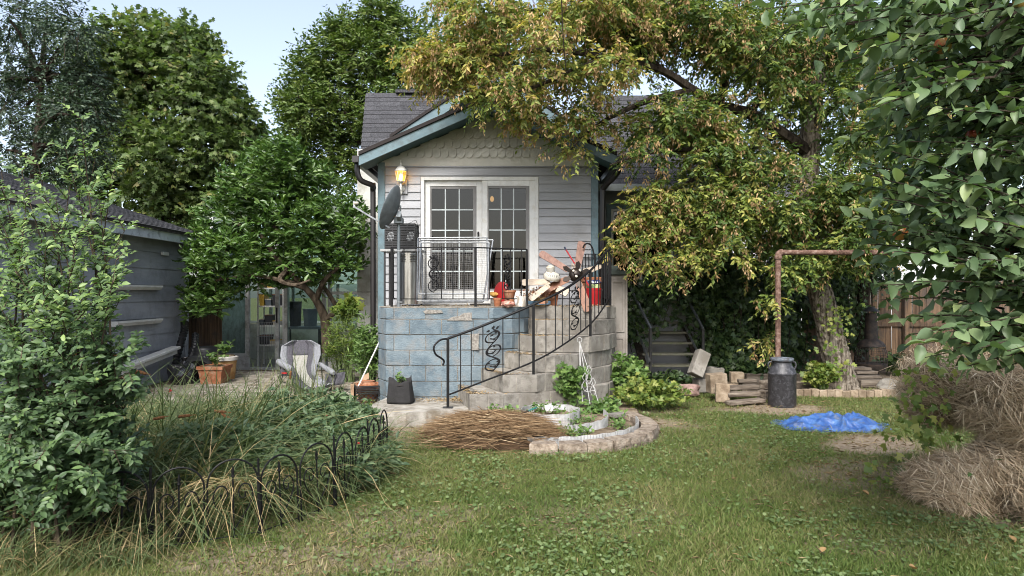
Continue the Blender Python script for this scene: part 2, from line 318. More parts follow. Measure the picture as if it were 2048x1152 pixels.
def make_ground():
    xs = np.concatenate([[-120, -60, -30, -16], np.arange(-9, 9.01, 0.12), [16, 30, 60, 120]]); ys = np.concatenate([[-60, -25, -8], np.arange(0, 16.01, 0.12), [22, 35, 70, 140, 250]])
    X, Y = np.meshgrid(xs, ys); near = (np.abs(X) < 9) & (Y > 0) & (Y < 16)
    Z = np.where(near, rise(X, Y)+rng.normal(size=X.shape)*0.004, 0.0)
    nx, ny = len(xs), len(ys)
    V = np.stack([X, Y, Z], -1).reshape(-1, 3)
    i = np.arange(nx*ny).reshape(ny, nx)
    F = np.stack([i[:-1, :-1], i[:-1, 1:], i[1:, 1:], i[1:, :-1]], -1).reshape(-1, 4)
    me = bpy.data.meshes.new('ground'); me.from_pydata(V.tolist(), [], F.tolist())
    wv = wear(V[:, 0], V[:, 1]); a = me.attributes.new('wear', 'FLOAT', 'POINT'); a.data.foreach_set('value', wv.astype(np.float32))
    m = bpy.data.materials.new('turf_soil'); nt, nd, lk, b = nodes_of(m)
    geo = nd.new('ShaderNodeNewGeometry')
    n1 = nd.new('ShaderNodeTexNoise'); n1.inputs['Scale'].default_value = 5; n1.inputs['Detail'].default_value = 8; lk.new(geo.outputs['Position'], n1.inputs['Vector'])
    n2 = nd.new('ShaderNodeTexNoise'); n2.inputs['Scale'].default_value = 26; n2.inputs['Detail'].default_value = 6; lk.new(geo.outputs['Position'], n2.inputs['Vector'])
    r1 = ramp(nd, [(0.3, (0.045, 0.055, 0.018)), (0.55, (0.085, 0.085, 0.035)), (0.75, (0.14, 0.115, 0.06))]); lk.new(n1.outputs['Fac'], r1.inputs[0])
    r2 = ramp(nd, [(0.25, (0.13, 0.098, 0.066)), (0.55, (0.22, 0.175, 0.125)), (0.8, (0.30, 0.25, 0.19))]); lk.new(n2.outputs['Fac'], r2.inputs[0])
    at = nd.new('ShaderNodeAttribute'); at.attribute_name = 'wear'
    mx = nd.new('ShaderNodeMix'); mx.data_type = 'RGBA'; lk.new(at.outputs['Fac'], mx.inputs['Factor']); lk.new(r1.outputs[0], mx.inputs['A']); lk.new(r2.outputs[0], mx.inputs['B'])
    lk.new(mx.outputs['Result'], b.inputs['Base Color']); b.inputs['Roughness'].default_value = 1; b.inputs['Specular IOR Level'].default_value = 0.1
    bp = nd.new('ShaderNodeBump'); bp.inputs['Strength'].default_value = 0.8; bp.inputs['Distance'].default_value = 0.03; lk.new(n2.outputs['Fac'], bp.inputs['Height']); lk.new(bp.outputs[0], b.inputs['Normal'])
    me.materials.append(m); o = link(bpy.data.objects.new('ground', me)); tag(o, 'worn back yard lawn with bare soil patches', None, None, 'structure')
    return o
ground = make_ground()

# ================================================================== house
YW, X0, X1, DECK = 10.5, -2.05, 1.315, 1.35
XC = (X0+X1)/2
house = thing('house', 'grey clapboard house with blue trimmed scalloped gable', 'house', (XC, YW+2, 0))
DX0, DX1, DZ0, DZ1 = XP(842, YW), XP(1077, YW), DECK+0.02, ZP(354, YW)
EAVE = 3.5
wl = MB()
wl.box((X0+0.02, YW, 0), (DX0, YW+0.14, EAVE)); wl.box((DX1, YW, 0), (X1-0.02, YW+0.14, EAVE))
wl.box((DX0, YW, DZ1), (DX1, YW+0.14, EAVE)); wl.box((DX0, YW, 0), (DX1, YW+0.14, DZ0))
wl.box((X0+0.02, YW+0.14, 0), (X0+0.16, 12.4, EAVE)); wl.box((X1-0.16, YW+0.14, 0), (X1-0.02, 12.4, EAVE))
front_wall = wl.build('wall', m_siding, house)
# the room behind the sliding door
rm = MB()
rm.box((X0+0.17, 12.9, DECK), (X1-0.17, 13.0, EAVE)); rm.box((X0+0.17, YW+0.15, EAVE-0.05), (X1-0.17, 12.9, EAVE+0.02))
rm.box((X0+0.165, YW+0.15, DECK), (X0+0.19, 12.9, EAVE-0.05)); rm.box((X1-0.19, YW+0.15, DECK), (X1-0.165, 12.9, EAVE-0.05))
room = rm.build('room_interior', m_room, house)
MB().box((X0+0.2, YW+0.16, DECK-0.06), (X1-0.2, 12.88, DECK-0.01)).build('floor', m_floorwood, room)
# clapboards, each one lapped over the one below
exp_ = 0.1255
def board(xa, xb, z, y=YW, h=exp_, par=front_wall, m=m_siding):
    s = MB(); t = 0.026
    s.add([(xa, y-t, z), (xb, y-t, z), (xb, y-0.002, z), (xa, y-0.002, z), (xa, y-0.006, z+h+0.012), (xb, y-0.006, z+h+0.012), (xb, y-0.002, z+h+0.012), (xa, y-0.002, z+h+0.012)],
          [(0, 3, 2, 1), (0, 1, 5, 4), (1, 2, 6, 5), (3, 0, 4, 7), (4, 5, 6, 7)])
    return s.build('clapboard', m, par)
z = DECK-0.02; k = 0
while z < EAVE-0.02:
    h = min(exp_, EAVE-0.013-z)
    if z+h < DZ1+0.03:
        board(X0+0.105, DX0-0.006, z, h=h); board(DX1+0.006, X1-0.105, z, h=h)
    else: board(X0+0.105, X1-0.105, z, h=h)
    z += exp_; k += 1
for xa, xb in ((X0-0.01, X0+0.10), (X1-0.10, X1+0.01)):
    MB().box((xa, YW-0.03, 0.0), (xb, YW+0.08, EAVE+0.04), bev=0.004).build('corner_board', m_bluetrim, house)
# gable: cream panel, flat band, scalloped shingles
SL = 0.44; RIDGE = 4.40; HALF = 1.905; GXC = XP(976, 10.1)
def gz(x, top=RIDGE-0.14): return top-abs(x-GXC)*SL
gw = MB(); yg = YW-0.012
gw.slab([(X0-0.02, yg, EAVE), (X1+0.02, yg, EAVE), (X1+0.02, yg, gz(X1+0.02)), (GXC, yg, gz(GXC)), (X0-0.02, yg, gz(X0-0.02))], (0, 0.16, 0))
gable = gw.build('gable_panel', m_cream, house, fix=True)
MB().box((X0-0.02, YW-0.022, EAVE-0.012), (X1+0.02, YW-0.0125, EAVE+0.135)).build('gable_band', m_cream, gable)
def scallop_mesh(wd, h, t):
    s = MB(); r = wd/2; pts = [(-r, h), (-r, 0.0)]+[(-r*math.cos(R(a)), -r*math.sin(R(a))*0.95) for a in range(20, 161, 20)]+[(r, 0.0), (r, h)]
    n = len(pts); front = [(x, -t-(0.004 if zz < h*0.5 else -t+0.001), zz) for x, zz in pts]; back = [(x, 0.0, zz) for x, zz in pts]
    s.add(front+back, [tuple(range(n))]+[((k+1) % n, k, n+k, n+(k+1) % n) for k in range(n)])
    return mesh_of('scallop_shingle', s.v, s.f, m_cream)
sw = 0.1245; sc_me = scallop_mesh(sw*0.97, 0.10, 0.020)
rows = [EAVE+0.135+0.030+0.148*i for i in range(5)]
for ri, zr in enumerate(rows):
    nx = int((X1-X0)/sw)+2
    for kx in range(nx):
        x = X0+0.02+kx*sw+(sw/2 if ri % 2 else 0)
        if zr+0.01 < gz(x) and X0+0.06 < x < X1-0.06:
            piece('scallop_shingle', sc_me, gable, (x, yg-0.0015-0.0005*(kx % 2), zr+random.uniform(-0.003, 0.003)), (0, R(random.uniform(-0.6, 0.6)), 0))
def gable_roof(par, xc, half, ridge, sl, ya, yb, fasc, nm='roof'):
    """two slabs with fascia boards and dark shingle edge at the front"""
    rf = None
    for sg in (-1, 1):
        xe = xc+sg*half; ze = ridge-half*sl
        s = MB(); s.slab([(xc, ya, ridge), (xe, ya, ze), (xe, yb, ze), (xc, yb, ridge)], (0, 0, 0.05))
        o = s.build(nm, m_shingle_dark, par, fix=True); rf = rf or o
        f = MB(); f.slab([(xc, ya-0.035, ridge-0.004), (xe, ya-0.035, ze-0.004), (xe, ya-0.035, ze-fasc), (xc, ya-0.035, ridge-fasc)], (0, 0.034, 0))
        f.build('fascia', m_bluetrim, par, fix=True)
        sf = MB(); sf.slab([(xc, ya, ridge-fasc+0.02), (xe, ya, ze-fasc+0.02), (xe, ya+0.46, ze-fasc+0.02), (xc, ya+0.46, ridge-fasc+0.02)], (0, 0, 0.012))
        sf.build('soffit', m_teal, par, fix=True)
        s2 = MB(); s2.slab([(xc, ya-0.06, ridge+0.003), (xe, ya-0.06, ze+0.003), (xe, ya-0.06, ze+0.058), (xc, ya-0.06, ridge+0.058)], (0, 0.10, 0))
        s2.build('shingle_edge', m_shingle_dark, par, fix=True)
    return rf
gable_roof(house, GXC, HALF, RIDGE, SL, 10.1, 12.4, 0.145)
# the taller gable of the main house behind
UX, UR, US, UY = GXC+0.0, 5.36, 0.66, 11.8
gable_roof(house, UX, 1.75, UR, US, UY, 14.2, 0.19)
ug = MB(); ug.slab([(UX-1.6, UY+0.4, EAVE), (UX+1.6, UY+0.4, EAVE), (UX+1.6, UY+0.4, UR-0.19-1.6*US), (UX, UY+0.4, UR-0.19), (UX-1.6, UY+0.4, UR-0.19-1.6*US)], (0, 0.15, 0))
up_g = ug.build('gable_panel', m_cream, house, fix=True)
for ri in range(5):
    zr = 4.12+0.2*ri
    for kx in range(-11, 12):
        x = UX+kx*sw*1.15+(sw*0.57 if ri % 2 else 0)
        if zr+0.12 < UR-0.19-abs(x)*0-abs(x-UX)*US-0.06: piece('scallop_shingle', sc_me, up_g, (x, UY+0.398-0.0005*(kx % 2), zr), (0, 0, 0), (1.1, 1, 1))
# main roof planes facing the yard, each shingle tab its own piece
def roof_plane(par, xa, xb, y0, z0, y1, z1, skewx=0.0, ex=0.145, only=None):
    L = math.hypot(y1-y0, z1-z0); u = Vector((skewx/L, (y1-y0)/L, (z1-z0)/L)); ang = math.atan2(z1-z0, y1-y0)
    nrm = Vector((0, -(z1-z0)/L, (y1-y0)/L))
    s = MB(); a = Vector((xa, y0, z0)); b = Vector((xb, y0, z0)); c = Vector((xb+skewx, y1, z1)); d = Vector((xa+skewx, y1, z1))
    s.slab([a, b, c, d], -nrm*0.06); base = s.build('roof_deck', m_shingle_dark, par, fix=True)
    tabs = [mesh_of('shingle_tab', *tabgeo(wd, ex*1.22), m_shingle) for wd in (0.16, 0.24, 0.31)]
    n = 0; rr = 0; t = 0.0
    while t < L-ex*0.5:
        x = xa-0.01; sk = skewx*t/L
        while x < xb:
            k = random.randrange(3); wd = (0.16, 0.24, 0.31)[k]
            xs = x+wd/2+sk
            if x >= xa-0.02 and x+wd <= xb+0.03 and (only is None or only(xs, rr)):
                pz = a+u*t; piece('shingle_tab', tabs[k], base, (xs, pz.y+nrm.y*0.002, pz.z+nrm.z*(0.002+0.0005*(n % 3))), (ang, 0, 0)); n += 1
            x += wd+0.004
        t += ex; rr += 1
    return base, n
def tabgeo(wd, L):
    h = wd/2; t = 0.012
    return [(-h, 0, 0.0), (h, 0, 0.0), (h, L, 0.0), (-h, L, 0.0), (-h, 0, t), (h, 0, t), (h, L, 0.001), (-h, L, 0.001)], [(0, 3, 2, 1), (4, 5, 6, 7), (0, 1, 5, 4), (1, 2, 6, 5), (2, 3, 7, 6), (3, 0, 4, 7)]
base1, n1 = roof_plane(house, -2.87, 0.2, 12.95, 4.22, 14.15, 5.66, -0.16)
MB().bar((-2.4, 14.15, 5.70), (0.2, 14.15, 5.70), 0.06, 0.2, up=(0, 1, 0)).build('ridge_cap', m_shingle, base1)
base2, n2 = roof_plane(house, 1.45, 4.2, 12.02, 3.44, 14.15, 5.60, 0.0, ex=0.17)
MB().box((1.45, 11.95, 3.33), (4.2, 12.0, 3.45)).build('fascia', m_muntin, house)
# gutters and downspouts
g = MB(); g.box((GXC-HALF-0.10, 10.06, RIDGE-HALF*SL-0.10), (GXC-HALF+0.005, 12.0, RIDGE-HALF*SL+0.0), bev=0.006)
gut = g.build('gutter', m_gutter, house)
xg = GXC-HALF-0.05; zg = RIDGE-HALF*SL-0.1
dn = MB(); dn.tube(spline([(xg, 10.2, zg+0.01), (xg, 10.2, zg-0.12), (xg+0.05, 10.23, zg-0.24), (xg+0.20, 10.34, zg-0.30), (X0-0.075, 10.42, zg-0.36), (X0-0.075, 10.44, zg-0.5), (X0-0.075, 10.45, 0.1)], 5), 0.042, 8)
dn.build('downspout', m_gutter, gut, smooth=True)
g = MB(); g.box((GXC+HALF-0.005, 10.06, RIDGE-HALF*SL-0.10), (GXC+HALF+0.10, 12.0, RIDGE-HALF*SL+0.0), bev=0.006)
gut2 = g.build('gutter', m_gutter, house); xg = GXC+HALF+0.05
dn = MB(); dn.tube(spline([(xg, 10.2, zg+0.01), (xg-0.01, 10.2, zg-0.10), (xg-0.08, 10.26, zg-0.2), (X1+0.09, 10.4, zg-0.32), (X1+0.07, 10.44, zg-0.5), (X1+0.07, 10.45, 1.3)], 5), 0.045, 8)
dn.build('downspout', m_gutter, gut2, smooth=True)
# pale side wall of the main house, left of the front room
wl2 = MB().box((-2.86, 12.62, 0), (-1.9, 12.75, 4.2)).build('side_wall', m_outwall, house)
MB().box((-2.86, 12.608, 1.55), (-1.9, 12.619, 1.57)).build('wall_joint', m_mortar, wl2)

# sliding patio door
door = thing('patio_door', 'white framed double patio door with gridded panes behind the deck railing', 'door', ((DX0+DX1)/2, YW, DECK))
yd = YW-0.028
fr = MB(); ft = 0.055
fr.box((DX0, yd, DZ0), (DX0+ft, YW+0.12, DZ1), bev=0.004); fr.box((DX1-ft, yd, DZ0), (DX1, YW+0.12, DZ1), bev=0.004)
fr.box((DX0+ft, yd, DZ1-ft), (DX1-ft, YW+0.12, DZ1), bev=0.004); fr.box((DX0+ft, yd, DZ0), (DX1-ft, YW+0.12, DZ0+0.06), bev=0.004)
fr.build('door_frame', m_white, door)
def door_panel(xa, xb, y, left):
    st = 0.085; za, zb = DZ0+0.06, DZ1-ft
    s = MB(); s.box((xa, y, za), (xa+st, y+0.04, zb), bev=0.003); s.box((xb-st, y, za), (xb, y+0.04, zb), bev=0.003)
    s.box((xa+st, y, zb-0.085), (xb-st, y+0.04, zb), bev=0.003); s.box((xa+st, y, za), (xb-st, y+0.04, za+0.14), bev=0.003)
    pn = s.build('door_panel', m_white, door)
    ia, ib, iz0, iz1 = xa+st, xb-st, za+0.14, zb-0.085
    sc = 0.03; q = MB(); yq = y+0.012
    q.box((ia, yq, iz0), (ia+sc*0.6, yq+0.02, iz1)); q.box((ib-sc*1.8, yq, iz0), (ib, yq+0.02, iz1)); q.box((ia+sc*0.6, yq, iz1-sc*1.2), (ib-sc*1.8, yq+0.02, iz1)); q.box((ia+sc*0.6, yq, iz0), (ib-sc*1.8, yq+0.02, iz0+sc))
    q.build('screen_frame', m_screen, pn)
    MB().box((ia+0.002, y+0.028, iz0+0.002), (ib-0.002, y+0.033, iz1-0.002)).build('pane', m_glass, pn)
    a2, b2 = ia+sc*0.6, ib-sc*1.8
    for i in (1, 2):
        x = a2+(b2-a2)*i/3; MB().box((x-0.009, y+0.0185, iz0), (x+0.009, y+0.0272, iz1-sc)).build('muntin', m_muntin, pn)
    zz = iz1-0.36
    while zz > iz0+0.1:
        MB().box((a2, y+0.0175, zz-0.009), (b2, y+0.0265, zz+0.009)).build('muntin', m_muntin, pn); zz -= 0.317
    return pn
XM = XP(962, YW)
door_panel(DX0+ft, XM+0.015, yd+0.05, True); p2 = door_panel(XM+0.018, DX1-ft, yd+0.008, False)
MB().box((XM-0.055, yd+0.015, DECK+0.98), (XM-0.03, yd+0.05, DECK+1.13), bev=0.004).build('handle', m_iron, door)
MB().box((DX0, yd-0.05, DECK+0.001), (DX1, YW+0.1, DZ0)).build('threshold', m_alu, door)
lampi = MB().lathe([(0.0, -0.05), (0.025, -0.04), (0.036, 0.0), (0.025, 0.035), (0.01, 0.05)], P(984, 398, 11.9), 12)
pl = lampi.build('lamp_globe', emitmat('room_lamp_glow', (1.0, 0.5, 0.18), 1.6), None, smooth=True)
tag(pl, 'small amber lamp glowing inside behind the right patio door pane', 'lamp')
MB().tube([P(984, 398, 11.9)+Vector((0, 0, 0.05)), P(984, 398, 11.9)+Vector((0, 0, 0.45))], 0.006, 5).build('cord', m_iron, pl)

# wall lantern on its backing plate
LP = P(804, 375, YW-0.03)
lant = thing('wall_lantern', 'lit white coach lantern mounted left of the patio door', 'lantern', LP)
m_lantern = mat('white_cast_metal', (0.62, 0.61, 0.56), 8, 0.4)
MB().box((LP.x-0.085, YW-0.045, LP.z-0.10), (LP.x+0.085, YW-0.02, LP.z+0.11), bev=0.004).build('mounting_board', m_siding, lant)
bk = MB(); bk.lathe([(0.045, 0), (0.05, 0.01), (0.03, 0.025)], (LP.x, YW-0.045, LP.z-0.02), 14, axis=(0, -1, 0))
bk.tube(spline([(LP.x, YW-0.06, LP.z-0.03), (LP.x, YW-0.11, LP.z-0.07), (LP.x, YW-0.14, LP.z-0.02), (LP.x, YW-0.13, LP.z+0.05)], 5), [0.018]*15+[0.02], 8)
bk.tube([(LP.x, YW-0.11, LP.z-0.02), (LP.x, YW-0.11, LP.z-0.09), (LP.x, YW-0.11, LP.z-0.12)], [0.02, 0.022, 0.004], 8)
bk.build('bracket', m_lantern, lant, smooth=True)
c = Vector((LP.x, YW-0.13, LP.z+0.055))
MB().lathe([(0.03, 0), (0.055, 0.012), (0.06, 0.02), (0.05, 0.022)], c, 12).build('base_ring', m_lantern, lant, smooth=True)
cage = MB()
for a in range(0, 360, 60):
    ca, sa = math.cos(R(a)), math.sin(R(a)); cage.tube([c+Vector((0.055*ca, 0.055*sa, 0.02)), c+Vector((0.076*ca, 0.076*sa, 0.12)), c+Vector((0.088*ca, 0.088*sa, 0.175))], 0.005, 4)
cage.build('cage', m_lantern, lant)
m_amber = bpy.data.materials.new('amber_lantern_glass'); _nt, _nd, _lk, _b = nodes_of(m_amber); _nd.remove(_b)
_t = _nd.new('ShaderNodeBsdfTransparent'); _t.inputs[0].default_value = (1.0, 0.80, 0.42, 1); _d = _nd.new('ShaderNodeBsdfDiffuse'); _d.inputs[0].default_value = (0.75, 0.6, 0.35, 1)
_x = _nd.new('ShaderNodeMixShader'); _x.inputs[0].default_value = 0.35; _lk.new(_t.outputs[0], _x.inputs[1]); _lk.new(_d.outputs[0], _x.inputs[2]); _lk.new(_x.outputs[0], _nd['Material Output'].inputs[0])
MB().lathe([(0.05, 0.02), (0.072, 0.12), (0.083, 0.175)], c, 12, cap=False).build('glass', m_amber, lant, smooth=True)
MB().lathe([(0.004, 0.03), (0.022, 0.05), (0.03, 0.09), (0.02, 0.125), (0.006, 0.14)], c, 10).build('bulb', emitmat('bulb_glow', (1.0, 0.62, 0.18), 9.0), lant, smooth=True)
MB().lathe([(0.093, 0.172), (0.095, 0.185), (0.075, 0.215), (0.045, 0.25), (0.018, 0.265), (0.010, 0.285), (0.018, 0.30), (0.012, 0.315), (0.004, 0.35)], c, 14).build('cap', m_lantern, lant, smooth=True)

# ------------------------------------------------------------------ rear wing: door, dim siding
YR = 12.4
wing = MB(); RX0, RX1 = XP(1222, YR), XP(1346, YR); RZ0, RZ1 = 1.40, ZP(418, YR)
wing.box((X1+0.0, YR, 0), (RX0, YR+0.12, 3.42)); wing.box((RX1, YR, 0), (3.8, YR+0.12, 3.42)); wing.box((RX0, YR, RZ1), (RX1, YR+0.12, 3.42)); wing.box((RX0, YR, 0), (RX1, YR+0.12, RZ0))
rw = wing.build('wing_wall', m_siding, house)
zz = 1.2
while zz < 3.3:
    if zz+0.12 < RZ1+0.1: board(X1+0.05, RX0-0.09, zz, YR, 0.125, rw); board(RX1+0.09, 3.75, zz, YR, 0.125, rw)
    else: board(X1+0.05, 3.75, zz, YR, 0.125, rw)
    zz += 0.125
b2 = MB().box((RX0, YR+1.6, 1.3), (RX1+0.6, YR+1.65, 3.4)).box((RX0-0.3, YR+0.13, 1.3), (RX0-0.25, YR+1.6, 3.4)).build('wing_room', m_room, house)
rd = thing('back_door', 'blue trimmed back door with white sliding panels above the wooden stair', 'door', ((RX0+RX1)/2, YR, RZ0))
t = MB(); t.box((RX0-0.085, YR-0.03, RZ0-0.02), (RX0, YR+0.10, RZ1+0.085)); t.box((RX1, YR-0.03, RZ0-0.02), (RX1+0.085, YR+0.10, RZ1+0.085)); t.box((RX0, YR-0.03, RZ1), (RX1, YR+0.10, RZ1+0.085))
t.build('door_trim', m_bluetrim, rd)
t = MB(); f_ = 0.04
t.box((RX0+0.002, YR-0.01, RZ0), (RX0+f_, YR+0.08, RZ1-0.002)); t.box((RX1-f_, YR-0.01, RZ0), (RX1-0.002, YR+0.08, RZ1-0.002)); t.box((RX0+f_, YR-0.01, RZ1-f_), (RX1-f_, YR+0.08, RZ1-0.002))
xm = XP(1281, YR); t.box((xm-0.03, YR-0.01, RZ0+0.05), (xm+0.03, YR+0.08, RZ1-f_)); t.box((RX0+f_, YR-0.01, RZ0), (RX1-f_, YR+0.08, RZ0+0.05))
t.build('door_frame', m_white, rd)
MB().box((RX0+f_, YR+0.03, RZ0+0.05), (xm-0.03, YR+0.035, RZ1-f_)).build('pane', m_glass, rd)
MB().box((xm+0.03, YR+0.03, RZ0+0.05), (RX1-f_, YR+0.035, RZ1-f_)).build('pane', m_glass, rd)
t = MB()
for zz in (ZP(567, YR), ZP(553, YR)): t.box((xm+0.03, YR+0.036, zz-0.012), (RX1-f_, YR+0.05, zz+0.012))
t.build('sash_bar', m_white, rd)
# ================================================================== porch and curved steps
porch = thing('porch', 'blue painted block porch with curved bare concrete steps', 'porch', (-0.1, 9.7, 0))
def resample(path):
    p = [Vector((x, y)) for x, y in path]; s = [0.0]
    for a, b in zip(p, p[1:]): s.append(s[-1]+(b-a).length)
    return p, s
def at_s(p, s, t):
    for i in range(len(p)-1):
        if t <= s[i+1] or i == len(p)-2:
            q = (t-s[i])/max(1e-9, s[i+1]-s[i]); return p[i].lerp(p[i+1], q)
def strip_block(path, s0, s1, z0, z1, depth, jit=0.0, bev=0.006):
    """a block that follows a plan curve between two arc lengths (inner side = left of the run)"""
    p, s = resample(path); ts = [s0]+[t for t in s if s0+0.01 < t < s1-0.01]+[s1]
    pts = [at_s(p, s, t) for t in ts]; n = len(pts); nr = []
    for i in range(n):
        d = (pts[min(i+1, n-1)]-pts[max(i-1, 0)]).normalized(); nr.append(Vector((-d.y, d.x)))
    sh = random.uniform(-jit, jit); vs = []; fs = []
    def ring(i, inset):
        o = pts[i]+nr[i]*(inset+sh); q = pts[i]+nr[i]*(depth+sh); return o, q
    rings = []
    for i in range(n):
        e = bev if i in (0, n-1) else 0.0
        o, q = ring(i, bev if i in (0, n-1) else 0.0); o2 = pts[i]+nr[i]*(bev+sh)
        # section: inner-bottom, outer-bottom(bevelled x2), outer-top(bevelled x2), inner-top
        rings.append([(q.x, q.y, z0), (o2.x, o2.y, z0), (o.x, o.y, z0+bev), (o.x, o.y, z1-bev), (o2.x, o2.y, z1), (q.x, q.y, z1)])
    for r_ in rings: vs += r_
    for i in range(n-1):
        for k in range(6):
            a = i*6+k; b = i*6+(k+1) % 6; fs.append((a, b, b+6, a+6))
    fs += [tuple(range(5, -1, -1)), tuple((n-1)*6+k for k in range(6))]
    return MB().add(vs, fs)
def course(path, z0, z1, lens, start, par, m, name='concrete_block', depth=0.10, jt=0.012, jit=0.003):
    _, s = resample(path); T = s[-1]; t = -start; i = 0
    while t < T-0.02:
        L = lens[i % len(lens)]; a = max(0.0, t); b = min(T, t+L-jt)
        if b-a > 0.03: strip_block(path, a, b, z0, z1, depth, jit).build(name, m, par, fix=True)
        t += L; i += 1
BLUE = [(-1.90, 10.42), (-1.80, 9.2), (-1.64, 8.9), (-0.515, 8.9), (-0.25, 8.97), (0.0, 9.12), (0.16, 9.32), (0.235, 9.55), (0.25, 9.9)]
inner = [(-1.885, 10.42), (-1.785, 9.207), (-1.63, 8.915), (-0.515, 8.915), (-0.255, 8.985), (-0.012, 9.132), (0.146, 9.33), (0.221, 9.555), (0.236, 9.9), (0.236, 10.42)]
core = MB(); core.prism(inner, 0.0, 1.34); bw = core.build('mortar_core', m_mortar, porch)
zt = [0.0, 0.178, 0.381, 0.584, 0.787, 0.99, 1.19, 1.343]
for i in range(7):
    course(BLUE, zt[i]+0.006, zt[i+1]-0.006, [0.415], (0.06 if i % 2 else 0.265)+0.14, bw, m_blueblock)
# patches where the paint and face have come away
def patch(poly, y, t=0.006):
    return MB().slab([(x, y, z) for x, z in poly], (0, t, 0)).build('bare_patch', m_mortar, bw, fix=True)
def pz(l, d=8.895): return [(XP(a, d), ZP(b, d)) for a, b in l]
patch(pz([(893, 641), (903, 634), (918, 632), (928, 626), (941, 625), (944, 641)]), 8.893)
patch(pz([(940, 668), (958, 667), (957, 700), (943, 700)]), 8.893)
patch(pz([(846, 622), (860, 619), (884, 621), (886, 626), (868, 627), (850, 627)]), 8.8935)
MB().box((XP(947,8.9)-0.05, 8.897, ZP(640, 8.9)), (XP(947,8.9)-0.02, 8.9, ZP(625, 8.9))).build('bare_patch', m_mortar, bw)
# deck sheet
TOPF = [(0.24, 9.66), (1.34, 9.66), (1.513, 9.95), (1.515, 10.42)]
dk = MB(); dk.prism([(-1.885, 10.41), (-1.79, 9.205), (-1.633, 8.91), (-0.515, 8.91), (-0.253, 8.98), (-0.008, 9.13), (0.15, 9.33), (0.225, 9.555), (0.236, 9.665), (1.336, 9.668), (1.505, 9.955), (1.505, 10.41)], 1.3425, 1.352)
deck = dk.build('deck_surface', m_tread, porch)
STEPS = [(0.33, [(-0.71, 8.905), (-0.497, 8.08), (-0.11, 8.05), (0.505, 8.36), (0.90, 8.62), (1.27, 9.03), (1.48, 9.6), (1.50, 10.42)]),
         (0.545, [(-0.41, 8.935), (-0.108, 8.20), (0.305, 8.24), (0.62, 8.52), (1.0, 8.84), (1.32, 9.28), (1.49, 9.8), (1.503, 10.42)]),
         (0.755, [(-0.10, 9.05), (0.12, 8.62), (0.40, 8.42), (0.53, 8.42), (0.84, 8.70), (1.055, 8.98), (1.38, 9.5), (1.497, 9.9), (1.506, 10.42)]),
         (0.965, [(0.085, 9.22), (0.347, 8.92), (1.018, 8.90), (1.33, 9.34), (1.503, 9.85), (1.509, 10.42)]),
         (1.165, [(0.225, 9.50), (0.347, 9.27), (1.126, 9.25), (1.31, 9.44), (1.509, 9.9), (1.512, 10.42)]),
         (1.343, TOPF)]
zb = 0.0
for k, (zk, path) in enumerate(STEPS):
    ins = [(x-0.012 if x > 1.2 else x, y+0.014) for x, y in path]
    poly = ins+[(ins[0][0], 10.425)]
    st = MB().prism(poly, zb+0.002, zk-0.003).build('step', m_tread, porch)
    course(path, zb+0.005, zk-0.0006*k, [0.40, 0.43, 0.36], 0.12+0.11*(k % 3), st, m_bareblock, depth=0.13, jt=0.011, jit=0.006)
    zb = zk
# leaf litter on the treads: papery tan samaras
m_litter = leafmat('tan_leaf_litter', [(0, (0.16, 0.10, 0.045)), (0.5, (0.27, 0.19, 0.09)), (1, (0.38, 0.29, 0.17))], 0.8, 0.0)
def litter(name, pts, L, W, label, par=None):
    n = len(pts); ax = rng.normal(size=(n, 3)); ax[:, 2] *= 0.15; nr = np.array([0, 0, 1.0])+rng.normal(size=(n, 3))*0.35
    o = bulk(name, [(T_DIAMOND, pts, ax, nr, L*(0.6+0.8*rng.random(n)), W*(0.6+0.8*rng.random(n)), rng.random(n))], m_litter, par)
    tag(o, label, None, None, 'stuff'); return o
lp = []
for (zk, path), n in zip(STEPS[:5], (260, 200, 170, 150, 130)):
    for _ in range(n):
        x = path[0][0]+abs(random.gauss(0, 0.28)); i = min(len(path)-2, 1)
        y = None
        for a, b in zip(path, path[1:]):
            if a[0] <= x <= b[0] and b[0] > a[0]: y = a[1]+(b[1]-a[1])*(x-a[0])/(b[0]-a[0])
        if y is not None: lp.append((x, y+0.03+abs(random.gauss(0, 0.10)), zk+0.006))
for _ in range(500): lp.append((random.uniform(-1.6, 1.3), random.uniform(9.0, 10.4), 1.357))
for _ in range(420): lp.append((-0.75+random.gauss(0, 0.28), 8.72+random.gauss(0, 0.09), 0.175))
lp = np.array(lp)
# keep litter in front of the step above
litter('fallen_samaras', lp, 0.035, 0.014, 'dry tan seed litter scattered on the porch and steps')

# cast slab at the foot
sl_pts = [(-1.63, 7.78), (-1.2, 7.74), (-0.80, 7.98), (-0.52, 8.12), (-0.22, 8.55), (-0.3, 8.72), (-0.62, 8.895), (-1.64, 8.895), (-1.72, 8.4)]
s = MB(); n = len(sl_pts)
lo = [(x*1.0+random.uniform(-0.02, 0.02), y+random.uniform(-0.03, 0.0), -0.02) for x, y in sl_pts]; hi = [(x, y+0.02, 0.165-0.05*max(0, (x+0.9))) for x, y in sl_pts]
s.add(lo+hi, [tuple(range(n, 2*n))]+[(k, (k+1) % n, n+(k+1) % n, n+k) for k in range(n)])
slab = s.build('concrete_slab', m_slab, None, fix=True); tag(slab, 'broken pale concrete slab at the foot of the blue porch wall', 'slab')

